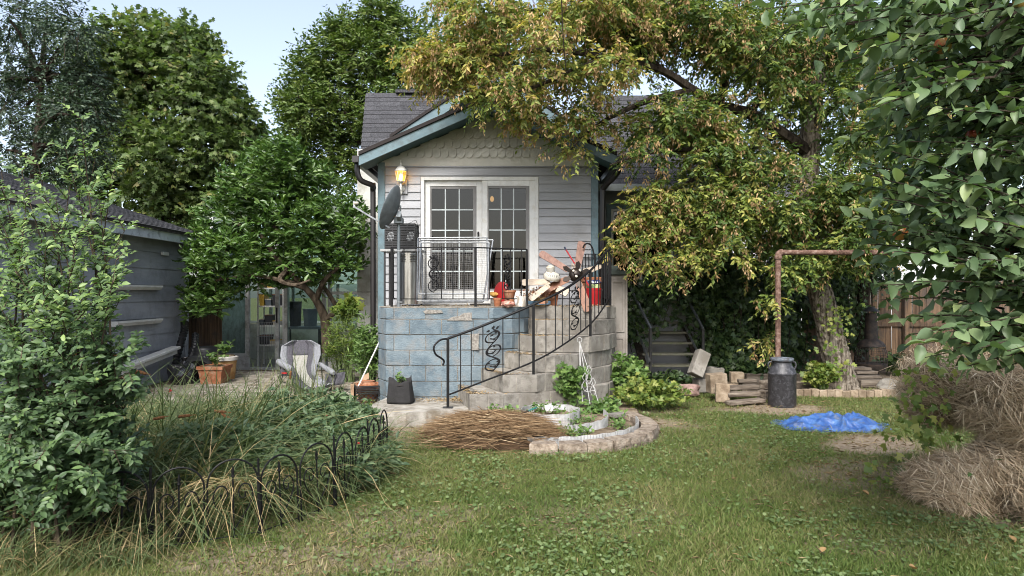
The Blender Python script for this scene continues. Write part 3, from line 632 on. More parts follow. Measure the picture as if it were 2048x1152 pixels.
# ================================================================== iron railings
def leaf_plate(mb, c, ang, sz, y):
    pts = [(0, 0), (0.3, 0.38), (0.45, 0.2), (0.75, 0.42), (0.72, 0.15), (1.1, 0), (0.72, -0.15), (0.75, -0.42), (0.45, -0.2), (0.3, -0.38)]
    ca, sa = math.cos(ang), math.sin(ang)
    mb.slab([(c[0]+(u*ca-v*sa)*sz, y, c[1]+(u*sa+v*ca)*sz) for u, v in pts], (0, 0.007, 0))
def scroll(x0, x1, z0, z1, y, par, M=None, m=m_iron):
    """vine scroll panel between two balusters: three curls with leaves"""
    s = MB(); wd = x1-x0; H = z1-z0; xc = (x0+x1)/2; r = wd*0.40
    n = 3
    spine = []
    for i in range(49):
        t = i/48; spine.append((xc+math.sin(t*n*math.pi)*wd*0.33*(1 if True else 1), y, z0+H*(0.06+0.86*t)))
    s.tube(spine, 0.008, 5)
    for k in range(n):
        sg = -1 if k % 2 == 0 else 1; cz = z0+H*(0.06+0.86*(k+0.5)/n); cx = xc-sg*wd*0.02; cur = []
        for i in range(26):
            a = R(-90+i*17); rr = min(wd*0.46, H/n*0.52)*(1-0.026*i); cur.append((cx+sg*rr*math.cos(a), y, cz+rr*math.sin(a)))
        s.tube(cur, 0.0075, 5)
        for q in range(3):
            a = R(40+q*110+random.uniform(-20, 20)); rr = min(wd*0.46, H/n*0.52)*0.42
            leaf_plate(s, (cx+sg*rr*math.cos(a), cz+rr*math.sin(a)), random.uniform(0, 6.28), 0.034, y-0.004)
    leaf_plate(s, (xc, z1-H*0.08), R(80), 0.045, y-0.004); leaf_plate(s, (xc-wd*0.15, z1-H*0.1), R(140), 0.04, y-0.004); leaf_plate(s, (xc+wd*0.15, z1-H*0.1), R(40), 0.04, y-0.004)
    if M is not None: s.v = [M @ q for q in s.v]
    return s.build('scroll_panel', m, par)
RT, RB = 2.127, 1.455
rl = thing('deck_railing', 'black iron railing with vine scroll panels along the deck front', 'railing', (-0.7, 9.0, DECK))
posts = [Vector((-1.585, 9.0, 0)), Vector((-0.481, 9.0, 0)), Vector((0.205, 9.40, 0))]
for p in posts: MB().box((p.x-0.016, p.y-0.016, DECK), (p.x+0.016, p.y+0.016, RT), bev=0.002).build('post', m_iron, rl)
for a, b in zip(posts, posts[1:]):
    for zc, wd, ht in ((RT+0.006, 0.034, 0.014), (RB, 0.026, 0.012)):
        MB().bar((a.x, a.y, zc), (b.x, b.y, zc), wd if zc > 2 else wd, ht).build('rail', m_iron, rl)
def bal(a, b, xs, rl, skip=()):
    for px in xs:
        t = (px-a.x)/(b.x-a.x); q = a.lerp(b, t); MB().box((q.x-0.0065, q.y-0.0065, RB), (q.x+0.0065, q.y+0.0065, RT)).build('baluster', m_iron, rl)
bal(posts[0], posts[1], [XP(v, 9.0) for v in (808, 832, 852, 883, 906, 928)], rl)
bal(posts[1], posts[2], [-0.30, -0.13, -0.02, 0.13], rl)
scroll(XP(853, 9.0), XP(882, 9.0), RB+0.07, RT-0.08, 9.0, rl)
Mx = Matrix.Translation((posts[1].x, posts[1].y, 0)) @ Matrix.Rotation(math.atan2(0.40, 0.686), 4, 'Z') @ Matrix.Translation((-posts[1].x, -posts[1].y, 0))
scroll(posts[1].x+0.42, posts[1].x+0.56, RB+0.07, RT-0.06, 9.0, rl, Mx)
# left return to the house
q0, q1 = posts[0], Vector((-1.80, 10.4, 0))
for zc in (RT+0.006, RB): MB().bar((q0.x, q0.y, zc), (q1.x, q1.y, zc), 0.03, 0.013).build('rail', m_iron, rl)
for i in range(1, 9):
    q = q0.lerp(q1, i/9); MB().box((q.x-0.0065, q.y-0.0065, RB), (q.x+0.0065, q.y+0.0065, RT)).build('baluster', m_iron, rl)

# curved stair railing
sr = thing('stair_railing', 'black iron handrail sweeping up the curved steps', 'railing', (0.2, 8.9, 0.1))
plan = [(-0.77, 8.20), (-0.35, 8.20), (0.26, 8.28), (0.66, 8.5), (1.03, 8.98), (1.24, 9.25), (1.37, 9.55), (1.42, 9.87)]
topz = [0.985, 1.14, 1.393, 1.582, 1.829, 2.05, 2.153, 2.19]
botz = [0.306, 0.469, 0.70, 0.903, 1.125, 1.337, 1.49, 1.53]
top_p = spline([(x, y, z) for (x, y), z in zip(plan, topz)], 6); bot_p = spline([(x, y, z) for (x, y), z in zip(plan, botz)], 6)
MB().tube(top_p, 0.0155, 8).build('handrail', m_iron, sr, smooth=True)
MB().tube(bot_p, 0.0115, 6).build('rail', m_iron, sr, smooth=True)
e = Vector((-0.77, 8.20, 0.985)); dr = Vector((-0.87, -0.5, 0))
MB().tube(spline([e, e+dr*0.10+Vector((0, 0, -0.015)), e+dr*0.18+Vector((0, 0, -0.09)), e+dr*0.16+Vector((0, 0, -0.18)), e+dr*0.09+Vector((0, 0, -0.23)), e+dr*0.05+Vector((0, 0, -0.27)), e+dr*0.07+Vector((0, 0, -0.32))], 5), 0.012, 7).build('scroll_end', m_iron, sr, smooth=True)
def on(path, t):
    f = t*(len(path)-1); i = min(len(path)-2, int(f)); return path[i].lerp(path[i+1], f-i)
for t, zfoot in ((0.0, 0.10), (0.286, 0.54), (0.572, 0.96), (1.0, DECK)):
    a = on(top_p, t); MB().box((a.x-0.016, a.y-0.016, zfoot), (a.x+0.016, a.y+0.016, a.z), bev=0.002).build('post', m_iron, sr)
MB().box((-0.83, 8.14, 0.085), (-0.71, 8.26, 0.16)).build('foot_plate', m_oldiron, sr)
ts = [0.055, 0.10, 0.143, 0.20, 0.243, 0.335, 0.38, 0.415, 0.45, 0.51, 0.54, 0.61, 0.65, 0.69, 0.73, 0.77, 0.81, 0.85, 0.89, 0.93, 0.965]
for t in ts:
    a, b = on(top_p, t), on(bot_p, t); MB().bar(b, a, 0.012, 0.012).build('baluster', m_iron, sr)
def slanted_scroll(t0, t1):
    a0, a1, b0, b1 = on(top_p, t0), on(top_p, t1), on(bot_p, t0), on(bot_p, t1)
    o = scroll(0.0, 0.17, 0.0, 0.62, 0.0, sr)
    for v in o.data.vertices:
        u = v.co.x/0.17; h = 0.07+0.86*v.co.z/0.62; lo = b0.lerp(b1, u); hi = a0.lerp(a1, u); p = lo.lerp(hi, h)
        v.co = p+Vector((0, v.co.y, 0))
slanted_scroll(0.143, 0.20); slanted_scroll(0.45, 0.51)
# right return railing with hoop
rr = thing('side_railing', 'black iron railing with a hoop at the right deck edge', 'railing', (1.36, 10.2, DECK))
for i in range(9):
    y = 10.02+0.05*i; MB().box((1.375-0.0065, y-0.0065, RB), (1.375+0.0065, y+0.0065, RT+0.02)).build('baluster', m_iron, rr)
for zc in (RT+0.02, RB): MB().bar((1.375, 9.99, zc), (1.375, 10.46, zc), 0.03, 0.013).build('rail', m_iron, rr)
for i in range(7):
    x = 1.02+0.05*i; MB().box((x-0.0065, 10.39, RB), (x+0.0065, 10.403, RT)).build('baluster', m_iron, rr)
for zc in (RT, RB): MB().bar((0.98, 10.396, zc), (1.36, 10.396, zc), 0.013, 0.026, up=(0, 1, 0)).build('rail', m_iron, rr)
MB().tube(spline([P(1166, 496, 9.9), P(1169, 490, 9.9), P(1175, 487, 9.9), P(1182, 491, 9.9), P(1187, 505, 9.9), P(1190, 531, 9.9), P(1191, 560, 9.9)], 5), 0.012, 7).build('hoop', m_iron, rr, smooth=True)

# ================================================================== things on the deck
m_steel = mat('brushed_stainless', [(0.3, (0.42, 0.40, 0.37)), (0.7, (0.60, 0.58, 0.55))], 30, 0.28, metal=1.0, stretch=(1, 1, 0.1))
m_blackplastic = mat('black_plastic', (0.013, 0.013, 0.014), 12, 0.45, spec=0.5)
m_terra = mat('terracotta', [(0.3, (0.22, 0.078, 0.034)), (0.7, (0.32, 0.125, 0.058))], 14, 0.85, bump=0.2, dirt=(0.28, 0.18, 0.12), dscale=7, damt=0.36)
m_galv = mat('galvanised_tube', [(0.3, (0.22, 0.23, 0.24)), (0.7, (0.33, 0.34, 0.35))], 15, 0.4, metal=0.75)
m_masth = mat('grey_painted_mast', (0.16, 0.18, 0.19), 10, 0.45, metal=0.3)
m_red = mat('red_plastic', [(0.3, (0.30, 0.010, 0.013)), (0.7, (0.38, 0.015, 0.018))], 5, 0.4, spec=0.5)
m_woodred = mat('reddish_fan_wood', [(0.3, (0.12, 0.045, 0.020)), (0.7, (0.20, 0.082, 0.038))], 9, 0.5, stretch=(3, 3, 0.6), bump=0.1)
m_woodpink = mat('dusty_pink_fan_wood', [(0.3, (0.185, 0.105, 0.08)), (0.7, (0.26, 0.155, 0.122))], 9, 0.6, stretch=(3, 3, 0.6), bump=0.1)
m_woodpale = mat('pale_fan_wood', [(0.3, (0.30, 0.24, 0.175)), (0.7, (0.40, 0.33, 0.255))], 9, 0.6, stretch=(1, 1, 3), bump=0.1)
m_bronze = mat('dark_bronze', (0.022, 0.016, 0.012), 9, 0.4, metal=0.5)
m_offwhite = mat('dusty_white_enamel', [(0.3, (0.36, 0.34, 0.29)), (0.7, (0.50, 0.47, 0.41))], 7, 0.5, dirt=(0.33, 0.28, 0.20), dscale=9, damt=0.4)
# barbecue cabinet + perforated crate on its shelf
gx0, gx1, gy0, gy1 = XP(797, 9.5), XP(838, 9.5), 9.45, 9.95
bb = thing('barbecue', 'stainless steel barbecue cabinet with slotted vents behind the railing', 'barbecue', ((gx0+gx1)/2, 9.7, DECK))
s = MB(); cxg = (gx0+gx1)/2; rg = (gx1-gx0)/2
ring = [(cxg+rg*math.cos(R(a)), gy0+0.10+0.14*math.sin(R(a))) for a in range(180, 361, 15)]+[(gx1, gy1), (gx0, gy1)]
s.prism(ring, DECK+0.03, DECK+0.60); s.build('cabinet', m_steel, bb, smooth=True)
MB().prism([(cxg+(x-cxg)*1.03, gy0+(y-gy0)*1.02-0.004) for x, y in ring], DECK+0.6, DECK+0.74).build('vent_panel', m_steel, bb)
for col in (-1, 1):
    for i in range(5):
        MB().box((cxg+col*0.075-0.045, gy0-0.055, DECK+0.62+i*0.022), (cxg+col*0.075+0.045, gy0+0.03, DECK+0.628+i*0.022)).build('vent_slot', m_blackplastic, bb)
MB().box((gx0-0.24, gy0-0.02, DECK+0.76), (gx1+0.04, gy1, DECK+0.79)).build('side_shelf', m_alu, bb)
for x in (gx0-0.2, gx1-0.02):
    MB().box((x-0.012, gy1-0.03, DECK), (x+0.012, gy1-0.005, DECK+0.76)).build('leg', m_blackplastic, bb)
MB().box((gx0-0.2, gy0+0.02, DECK), (gx0-0.176, gy0+0.045, DECK+0.76)).build('leg', m_blackplastic, bb)
def holed_crate(name, label, x0, x1, y0, y1, z0, z1, holes=True):
    t = thing(name, label, 'crate', ((x0+x1)/2, (y0+y1)/2, z0))
    MB().box((x0, y0+0.01, z0), (x1, y1, z0+0.02)).build('base', m_blackplastic, t)
    for k in range(int((z1-z0)/0.035)):
        zz = z0+0.02+k*0.035
        s = MB(); h = 0.024
        s.box((x0, y0, zz), (x1, y0+0.012, zz+h)); s.box((x0, y1-0.012, zz), (x1, y1, zz+h)); s.box((x0, y0+0.012, zz), (x0+0.012, y1-0.012, zz+h)); s.box((x1-0.012, y0+0.012, zz), (x1, y1-0.012, zz+h)); s.build('slat', m_blackplastic, t)
    s = MB()
    for x in np.linspace(x0+0.006, x1-0.006, 5): s.box((x-0.008, y0+0.003, z0), (x+0.008, y0+0.010, z1)); s.box((x-0.008, y1-0.010, z0), (x+0.008, y1-0.003, z1))
    s.build('ribs', m_blackplastic, t)
    MB().box((x0+0.012, y0+0.013, z0+0.02), (x1-0.012, y0+0.016, z1-0.01)).build('liner', m_blackplastic, t)
    for cx in (x0+(x1-x0)*0.20, x0+(x1-x0)*0.84):
        s = MB()
        for i in range(5):
            for j in range(6):
                if ((i-2)/2.4)**2+((j-2.5)/3.1)**2 < 1:
                    a = cx+(i-2)*0.019+(j-2.5)*0.004; b = (z0+z1)/2+(j-2.5)*0.021
                    s.box((a-0.006, y0-0.003, b-0.006), (a+0.006, y0+0.002, b+0.006), Matrix.Translation((a, 0, b)) @ Matrix.Rotation(R(45), 4, 'Y') @ Matrix.Translation((-a, 0, -b)))
        s.build('grip_lattice', m_galv, t)
    return t
holed_crate('plastic_crate', 'black slatted plastic crate with pale lattice grips on the barbecue shelf', XP(770, 9.5), XP(831, 9.5), 9.47, 9.85, DECK+0.792, ZP(447, 9.5))

# satellite dish on a mast
mx_ = XP(797.5, 8.97)
sd_ = thing('satellite_dish', 'grey satellite dish turned edge on with its arm on a steel mast', 'satellite dish', (mx_, 8.97, DECK))
MB().tube([(mx_, 8.97, DECK), (mx_, 8.97, ZP(437, 8.97))], 0.022, 12).build('mast', m_masth, sd_, smooth=True)
MB().box((mx_-0.055, 8.90, ZP(448, 8.97)), (mx_+0.06, 9.02, ZP(436, 8.97)), bev=0.006).build('clamp', m_masth, sd_)
for zz in (ZP(502, 8.97), ZP(604, 8.97)): MB().bar((mx_-0.05, 8.97, zz), (mx_+0.05, 8.97, zz), 0.05, 0.012).build('bracket', m_galv, sd_)
dc = P(786, 417, 8.85); axd = Vector((-0.93, 0.09, 0.36)).normalized()
dish = MB(); prof = []
for i in range(9):
    r_ = 0.30*i/8; prof.append((max(0.002, r_), 0.09*(r_/0.30)**2-0.05))
prof += [(0.303, 0.045), (0.30, 0.038)]+[(max(0.002, 0.297*i/8), 0.09*(i/8)**2-0.056) for i in range(8, -1, -1)]
dish.lathe(prof, dc, 28, axis=axd, cap=False); dish.build('reflector', m_masth, sd_, smooth=True)
s = MB(); s.bar(dc-axd*0.06+Vector((0.02, 0, -0.05)), Vector((mx_+0.02, 8.95, ZP(440, 8.97))), 0.05, 0.09); s.bar(dc-axd*0.07+Vector((0.03, 0.02, 0.06)), Vector((mx_+0.02, 8.95, ZP(442, 8.97))), 0.02, 0.05); s.build('mounting', m_masth, sd_)
s = MB(); s.bar(P(779, 456, 8.85), P(709, 414, 8.75), 0.026, 0.02); s.bar(P(709, 416, 8.75), P(708, 402, 8.75), 0.024, 0.02); s.build('feed_arm', m_galv, sd_)
s = MB(); s.lathe([(0.018, 0), (0.022, 0.02), (0.022, 0.045), (0.012, 0.06)], P(708, 407, 8.75), 10, axis=(1, 0, 0.1)); s.build('feed_horn', m_offwhite, sd_, smooth=True)
MB().tube(spline([P(802, 450, 8.95), P(820, 446, 8.97), P(832, 441, 9.0), P(836, 460, 9.1), P(838, 480, 9.2)], 5), 0.004, 4).build('cable', m_blackplastic, sd_)

# wire pen panels leaning behind the railing
m_wire = mat('dull_wire', (0.16, 0.16, 0.16), 10, 0.5, metal=0.4)
def pen_panel(label, corners, nx, ny, rad, wr):
    """corners: bottom-left, bottom-right, top-right, top-left (world)"""
    a, b, c_, d = [Vector(q) for q in corners]
    t = thing('pen_panel', label, 'wire panel', (a+b)/2, 'wire pen panels stacked on the deck')
    for p, q in ((a, b), (b, c_), (c_, d), (d, a)): MB().tube([p, q], rad, 7).build('frame_tube', m_galv, t, smooth=True)
    s = MB()
    for i in range(1, nx):
        u = i/nx; s.tube([a.lerp(b, u), d.lerp(c_, u)], wr, 4, cap=False)
    for j in range(1, ny):
        v = j/ny; s.tube([a.lerp(d, v), b.lerp(c_, v)], wr, 4, cap=False)
    o = s.build('wire_mesh', m_wire, t)
    return t
pen_panel('front wire pen panel with fine square mesh resting on the railing', (P(838, 588, 9.18), P(975, 587, 9.18), P(978, 485, 9.28), P(841, 485, 9.28)), 34, 26, 0.011, 0.0009)
pen_panel('tall wire pen panel just behind the front one, with low feet', (P(834, 601, 9.32), P(976, 601, 9.32), P(974, 475, 9.40), P(836, 476, 9.40)), 24, 34, 0.011, 0.0009)
pen_panel('hindmost wire pen panel leaning out to the right of the stack', (P(846, 604, 9.50), P(966, 604, 9.50), P(986, 480, 9.62), P(842, 480, 9.62)), 20, 34, 0.012, 0.0009)

# pots and oddments
def pot(name, label, c, r0, r1, h, m=m_terra, group=None, soil=True, rim=True):
    t = thing(name, label, 'plant pot', c, group)
    pr = [(r0*0.9, 0), (r0, 0.005), (r1*0.96, h*0.78)]+([(r1*1.06, h*0.79), (r1*1.08, h)] if rim else [(r1, h)])+[(r1*0.96, h), (r1*0.9, h*0.86)]
    MB().lathe(pr, c, 22, cap=True).build('pot_body', m, t, smooth=True)
    if soil: MB().lathe([(0.002, h*0.88), (r1*0.93, h*0.87)], c, 16, cap=False).build('soil', m_soil, t)
    return t
def dk_at(px, d): return Vector((XP(px, d), d, DECK+0.002))
pot('flower_pot', 'small terracotta pot left of the pink rock on the deck edge', dk_at(995, 9.12), 0.042, 0.056, 0.115)
pot('flower_pot', 'stacked terracotta pots behind the pink rock on the deck', dk_at(1019, 9.32)+Vector((0, 0, 0.10)), 0.06, 0.085, 0.12)
pot('flower_pot', 'upturned terracotta pot under the stacked pots behind the pink rock', dk_at(1019, 9.32), 0.085, 0.07, 0.10, soil=False, rim=False)
s = MB(); bm = bmesh.new(); bmesh.ops.create_icosphere(bm, subdivisions=3, radius=1)
def lump(c, sx, sy, sz, amp, sub=3, seed=0, flatz=None):
    bm = bmesh.new(); bmesh.ops.create_icosphere(bm, subdivisions=sub, radius=1); rs = np.random.default_rng(seed)
    dirs = rs.normal(size=(10, 3)); ph = rs.random(10)*6.28; fr = rs.uniform(1.5, 4.5, 10); vs = []
    for q in bm.verts:
        k = 1+amp*sum(math.sin(fr[i]*float(np.dot(dirs[i], q.co))+ph[i]) for i in range(10))/5
        z_ = q.co.z*k*sz
        vs.append(Vector((q.co.x*k*sx, q.co.y*k*sy, max(z_, flatz) if flatz is not None else z_))+Vector(c))
    bm.verts.index_update(); fs = [[v.index for v in f.verts] for f in bm.faces]; bm.free(); return MB().add(vs, fs)
m_pinkrock = mat('pink_quartz_rock', [(0.3, (0.22, 0.085, 0.06)), (0.55, (0.42, 0.22, 0.17)), (0.8, (0.56, 0.42, 0.36))], 12, 0.85, bump=0.6)
tag(lump(dk_at(1016, 9.05)+Vector((0, 0, 0.035)), 0.095, 0.06, 0.05, 0.28, seed=3).build('rock', m_pinkrock), 'pinkish banded rock on the deck edge beside the small pot', 'rock')
m_birch = mat('peeling_white_bark', [(0.3, (0.30, 0.26, 0.21)), (0.5, (0.55, 0.51, 0.45)), (0.8, (0.66, 0.63, 0.58))], 18, 0.9, bump=0.6, stretch=(1, 1, 0.3))
tag(MB().lathe([(0.062, 0), (0.066, 0.02), (0.06, 0.09), (0.064, 0.135), (0.058, 0.137)], dk_at(1043, 9.15), 14).build('log_stump', m_birch, None, smooth=True), 'short white barked log beside the railing post', 'log')
rdsc = thing('red_disc', 'red round plastic lid standing on edge behind the pots', 'lid', dk_at(1001, 9.5)); cR = dk_at(1002, 9.5)+Vector((0, 0, 0.165))
MB().lathe([(0.165, -0.02), (0.175, -0.02), (0.175, 0.02), (0.14, 0.03), (0.005, 0.03)], cR, 26, axis=(-0.8, -0.5, 0.12), cap=False).build('rim', m_red, rdsc, smooth=True)
MB().lathe([(0.005, 0.01), (0.163, 0.008), (0.163, -0.012), (0.005, -0.01)], cR, 26, axis=(-0.8, -0.5, 0.12), cap=False).build('disc', m_blackplastic, rdsc)
so = thing('solar_stake', 'thin garden stake light with black head in the stacked pots', 'garden light', dk_at(1012, 9.32)+Vector((0, 0, 0.2)))
MB().tube([dk_at(1012, 9.32)+Vector((0, 0, 0.2)), dk_at(1011.5, 9.32)+Vector((0, 0, 0.36))], 0.006, 7).build('stake', m_white, so)
MB().lathe([(0.008, 0), (0.013, 0.01), (0.013, 0.035), (0.006, 0.05)], dk_at(1011.5, 9.32)+Vector((0, 0, 0.36)), 9).build('head', m_blackplastic, so)
yl = lump(dk_at(990, 9.55)+Vector((0, 0, 0.16)), 0.07, 0.05, 0.04, 0.3, 2, 9).build('sponge', mat('mustard_sponge', (0.50, 0.30, 0.08), 12, 0.9, bump=0.5)); tag(yl, 'mustard coloured rag lump by the red lid', 'rag')
MB().box((-0.30, 9.50, DECK), (-0.16, 9.62, DECK+0.118)).build('stand', m_mortar, yl)
# dry seed heads behind the stacked pots
ds = thing('dry_flower_tub', 'low tub of dried flower heads beneath the pale fan paddles', 'planter', dk_at(1075, 9.75))
MB().lathe([(0.11, 0), (0.15, 0.05), (0.16, 0.12), (0.14, 0.12)], dk_at(1078, 9.75), 18).build('tub', mat('tan_woven_tub', [(0.3, (0.16, 0.10, 0.04)), (0.7, (0.34, 0.22, 0.09))], 40, 0.9, bump=0.5), ds, smooth=True)
n = 260; pp = np.array(dk_at(1072, 9.72))+np.stack([rng.normal(size=n)*0.11, rng.normal(size=n)*0.08, 0.12+rng.random(n)*0.12], -1)
bulk('dried_heads', [(T_DIAMOND, pp, rand_unit(n), rand_unit(n), 0.04, 0.022, rng.random(n))], leafmat('dried_flower', [(0, (0.10, 0.035, 0.015)), (0.6, (0.24, 0.10, 0.05)), (0.9, (0.5, 0.4, 0.28)), (1, (0.6, 0.55, 0.45))], 0.9, 0), ds)['kind'] = 'stuff'
MB().lathe([(0.165, 0.02), (0.168, 0.05), (0.165, 0.07)], dk_at(1078, 9.75), 18, cap=False).build('blue_band', mat('blue_band', (0.10, 0.18, 0.26), 9, 0.6), ds)

# terracotta box planter behind the fan
tp = thing('box_planter', 'square terracotta planter behind the brown ceiling fan', 'planter', dk_at(1097, 9.95)); c0 = dk_at(1099, 9.98)
s = MB(); a, b, h = 0.10, 0.14, 0.27
s.add([c0+Vector(v) for v in ((-a, -a, 0), (a, -a, 0), (a, a, 0), (-a, a, 0), (-b, -b, h), (b, -b, h), (b, b, h), (-b, b, h))], [(0, 3, 2, 1), (0, 1, 5, 4), (1, 2, 6, 5), (2, 3, 7, 6), (3, 0, 4, 7)]); s.build('planter_body', m_terra, tp)
MB().box(c0+Vector((-b-0.015, -b-0.015, h-0.05)), c0+Vector((b+0.015, b+0.015, h+0.002)), bev=0.006).build('rim', m_terra, tp)
MB().box(c0+Vector((-b+0.01, -b+0.01, h+0.003)), c0+Vector((b-0.01, b-0.01, h+0.008))).build('soil', m_soil, tp)
tw = thing('trough_planter', 'long terracotta trough behind the red bucket against the railing', 'planter', dk_at(1183, 10.25)); c0 = dk_at(1181, 10.25)
MB().box(c0+Vector((-0.14, -0.09, 0)), c0+Vector((0.14, 0.09, 0.34)), bev=0.01).build('planter_body', m_terra, tw); MB().box(c0+Vector((-0.165, -0.11, 0.34)), c0+Vector((0.165, 0.11, 0.42)), bev=0.012).build('rim', m_terra, tw)

# ceiling fans, taken down
def blade_geo(L, w0, w1, t=0.008):
    pts = [(0, -w0), (L*0.9, -w1), (L*0.97, -w1*0.85), (L, -w1*0.5), (L, w1*0.5), (L*0.97, w1*0.85), (L*0.9, w1), (0, w0)]
    return MB().slab([(x, y, 0) for x, y in pts], (0, 0, t))
hub = P(1152, 549, 9.78); axf = Vector((0.10, -0.93, 0.34)).normalized()
cf = thing('ceiling_fan', 'brown ceiling fan with five blades propped on the deck', 'ceiling fan', hub)
ex = Vector((1, 0, 0)); ex = (ex-axf*ex.dot(axf)).normalized(); ey = axf.cross(ex)*1.0
if ey.z < 0: ey = -ey
hb = MB(); hb.lathe([(0.02, -0.09), (0.085, -0.085), (0.10, -0.04), (0.10, 0.01), (0.075, 0.04), (0.05, 0.05), (0.045, 0.08), (0.02, 0.09)], hub, 20, axis=axf); hb.build('motor', m_bronze, cf, smooth=True)
for a, L, m in ((78, 0.43, m_woodpink), (148, 0.50, m_woodpink), (209, 0.50, m_woodred), (287, 0.46, m_woodred), (22, 0.30, m_woodpale)):
    dirb = (ex*math.cos(R(a))+ey*math.sin(R(a))); sd2 = axf.cross(dirb).normalized(); pit = 0.22
    sd2 = (sd2*math.cos(pit)+axf*math.sin(pit)).normalized(); nb = dirb.cross(sd2)
    Mb = Matrix((dirb, sd2, nb)).transposed().to_4x4(); Mb.translation = hub+dirb*0.13-axf*0.02
    s = blade_geo(L-0.02, 0.048, 0.066 if a != 22 else 0.03); s.v = [Mb @ q for q in s.v]; bl = s.build('blade', m, cf, fix=True)
    i_ = MB().slab([Mb @ Vector(q) for q in ((-0.08, -0.015, 0.009), (-0.02, -0.03, 0.009), (0.05, -0.04, 0.009), (0.09, 0, 0.009), (0.05, 0.04, 0.009), (-0.02, 0.03, 0.009), (-0.08, 0.015, 0.009))], nb*0.007); i_.build('blade_iron', m_bronze, bl, fix=True)
for a in (40, 150, 260):
    q = hub+axf*0.06+(ex*math.cos(R(a))+ey*math.sin(R(a)))*0.055; MB().lathe([(0.016, 0), (0.02, 0.012), (0.008, 0.022)], q, 10, axis=axf).build('socket_cap', m_offwhite, cf, smooth=True)
s = MB()
for i in range(9):
    a = random.uniform(60, 120); s.tube(spline([hub-axf*0.05, hub-axf*0.06+Vector((random.uniform(-0.05, 0.03), 0, 0.11)), hub-axf*0.05+Vector((random.uniform(-0.06, 0.0), random.uniform(-0.02, 0.02), 0.15+0.05*random.random()))], 3), 0.004, 4)
s.build('wiring', m_woodpale, cf)
wf = P(1104, 552, 9.72); axw = Vector((0.22, -0.25, 0.94)).normalized()
wfm = thing('fan_motor', 'dusty white fan motor with slotted rim on the pale paddles', 'fan motor', wf)
MB().lathe([(0.05, -0.055), (0.115, -0.05), (0.125, -0.02), (0.122, 0.01), (0.095, 0.045), (0.05, 0.055), (0.042, 0.07)], wf, 24, axis=axw).build('housing', m_offwhite, wfm, smooth=True)
MB().lathe([(0.05, 0), (0.062, 0.03), (0.06, 0.07), (0.03, 0.09), (0.012, 0.10)], wf+axw*0.065+Vector((-0.03, 0, 0)), 16, axis=(axw+Vector((-0.4, 0, 0))).normalized()).build('canopy', m_offwhite, wfm, smooth=True)
qx = axw.orthogonal().normalized(); qy = axw.cross(qx)
for k in range(24):
    a = 2*math.pi*k/24; o = qx*math.cos(a)+qy*math.sin(a); MB().bar(wf+o*0.118+axw*0.012, wf+o*0.100+axw*0.040, 0.006, 0.004).build('slot', m_blackplastic, wfm)
def loose_blade(label, a, b, wd, m, t=0.01):
    a = Vector(a); b = Vector(b); d = (b-a); L = d.length; d.normalize(); sd2 = d.cross(Vector((0, -1, 0.45))).normalized(); nb = d.cross(sd2)
    Mb = Matrix((d, sd2, nb)).transposed().to_4x4(); Mb.translation = a
    th = thing('loose_paddle', label, 'fan paddle', (a+b)/2, 'loose pale fan paddles')
    s = blade_geo(L, wd*0.42, wd*0.5, t); s.v = [Mb @ q for q in s.v]; s.build('paddle_board', m, th, fix=True)
    for k in (-1, 1): MB().lathe([(0.006, 0), (0.006, 0.004)], Mb @ Vector((L*0.08, k*wd*0.18, t if nb.z > 0 else 0)), 8, axis=nb).build('screw_hole', m_bronze, th)
    return th
loose_blade('pale fan paddle lying level under the white motor', P(1100, 563, 9.66), P(1043, 565, 9.6), 0.10, m_woodpale)
loose_blade('pale fan paddle slanting down to the left of the terracotta planter', P(1098, 570, 9.58), P(1060, 599, 9.5), 0.085, m_woodpale)
loose_blade('short pale board lying in front of the brown fan', P(1114, 577, 9.62), P(1136, 586, 9.55), 0.12, m_woodpale, 0.02)
tag(MB().slab([P(1078, 612, 9.4)+Vector((0, 0, 0.03)), P(1090, 612, 9.4)+Vector((0, 0, 0.03)), P(1096, 606, 9.5), P(1080, 606, 9.5)], (0, 0, 0.03)).build('broken_tile', m_terra, None, fix=True), 'broken terracotta shard lying at the top step', 'shard')
# red bucket with a printed bag of charcoal in it, broom pole
bk_c = dk_at(1187, 9.98); bu = thing('bucket', 'red plastic bucket at the top of the steps', 'bucket', bk_c)
MB().lathe([(0.095, 0), (0.098, 0.004), (0.118, 0.225), (0.124, 0.227), (0.126, 0.255), (0.12, 0.255), (0.116, 0.24), (0.095, 0.02)], bk_c, 26).build('bucket_body', m_red, bu, smooth=True)
MB().tube(arc(bk_c+Vector((0, -0.02, 0.24)), 0.128, 180, 360, 14, (1, 0, 0), (0, -0.25, 1)), 0.003, 5).build('bail', m_galv, bu)
bg = thing('printed_bag', 'folded bag with blue and pale green print standing in the red bucket', 'bag', bk_c+Vector((0, 0, 0.24)))
m_bagb = mat('navy_bag_print', [(0.45, (0.012, 0.018, 0.10)), (0.56, (0.02, 0.03, 0.16)), (0.72, (0.45, 0.45, 0.5))], 22, 0.5); m_bagg = mat('pale_green_bag_print', [(0.35, (0.10, 0.13, 0.06)), (0.6, (0.35, 0.42, 0.18))], 20, 0.5)
m_label_w = mat('white_print', (0.7, 0.7, 0.72), 5, 0.6)
bx = bk_c+Vector((0, 0.0, 0))
bagb = MB().box(bx+Vector((-0.09, -0.055, 0.05)), bx+Vector((0.085, 0.06, 0.31)), bev=0.015).build('lower_face', m_bagg, bg)
MB().box(bx+Vector((-0.10, -0.06, 0.312)), bx+Vector((0.095, 0.065, 0.375)), bev=0.018).build('folded_top', m_bagb, bg)
s = MB()
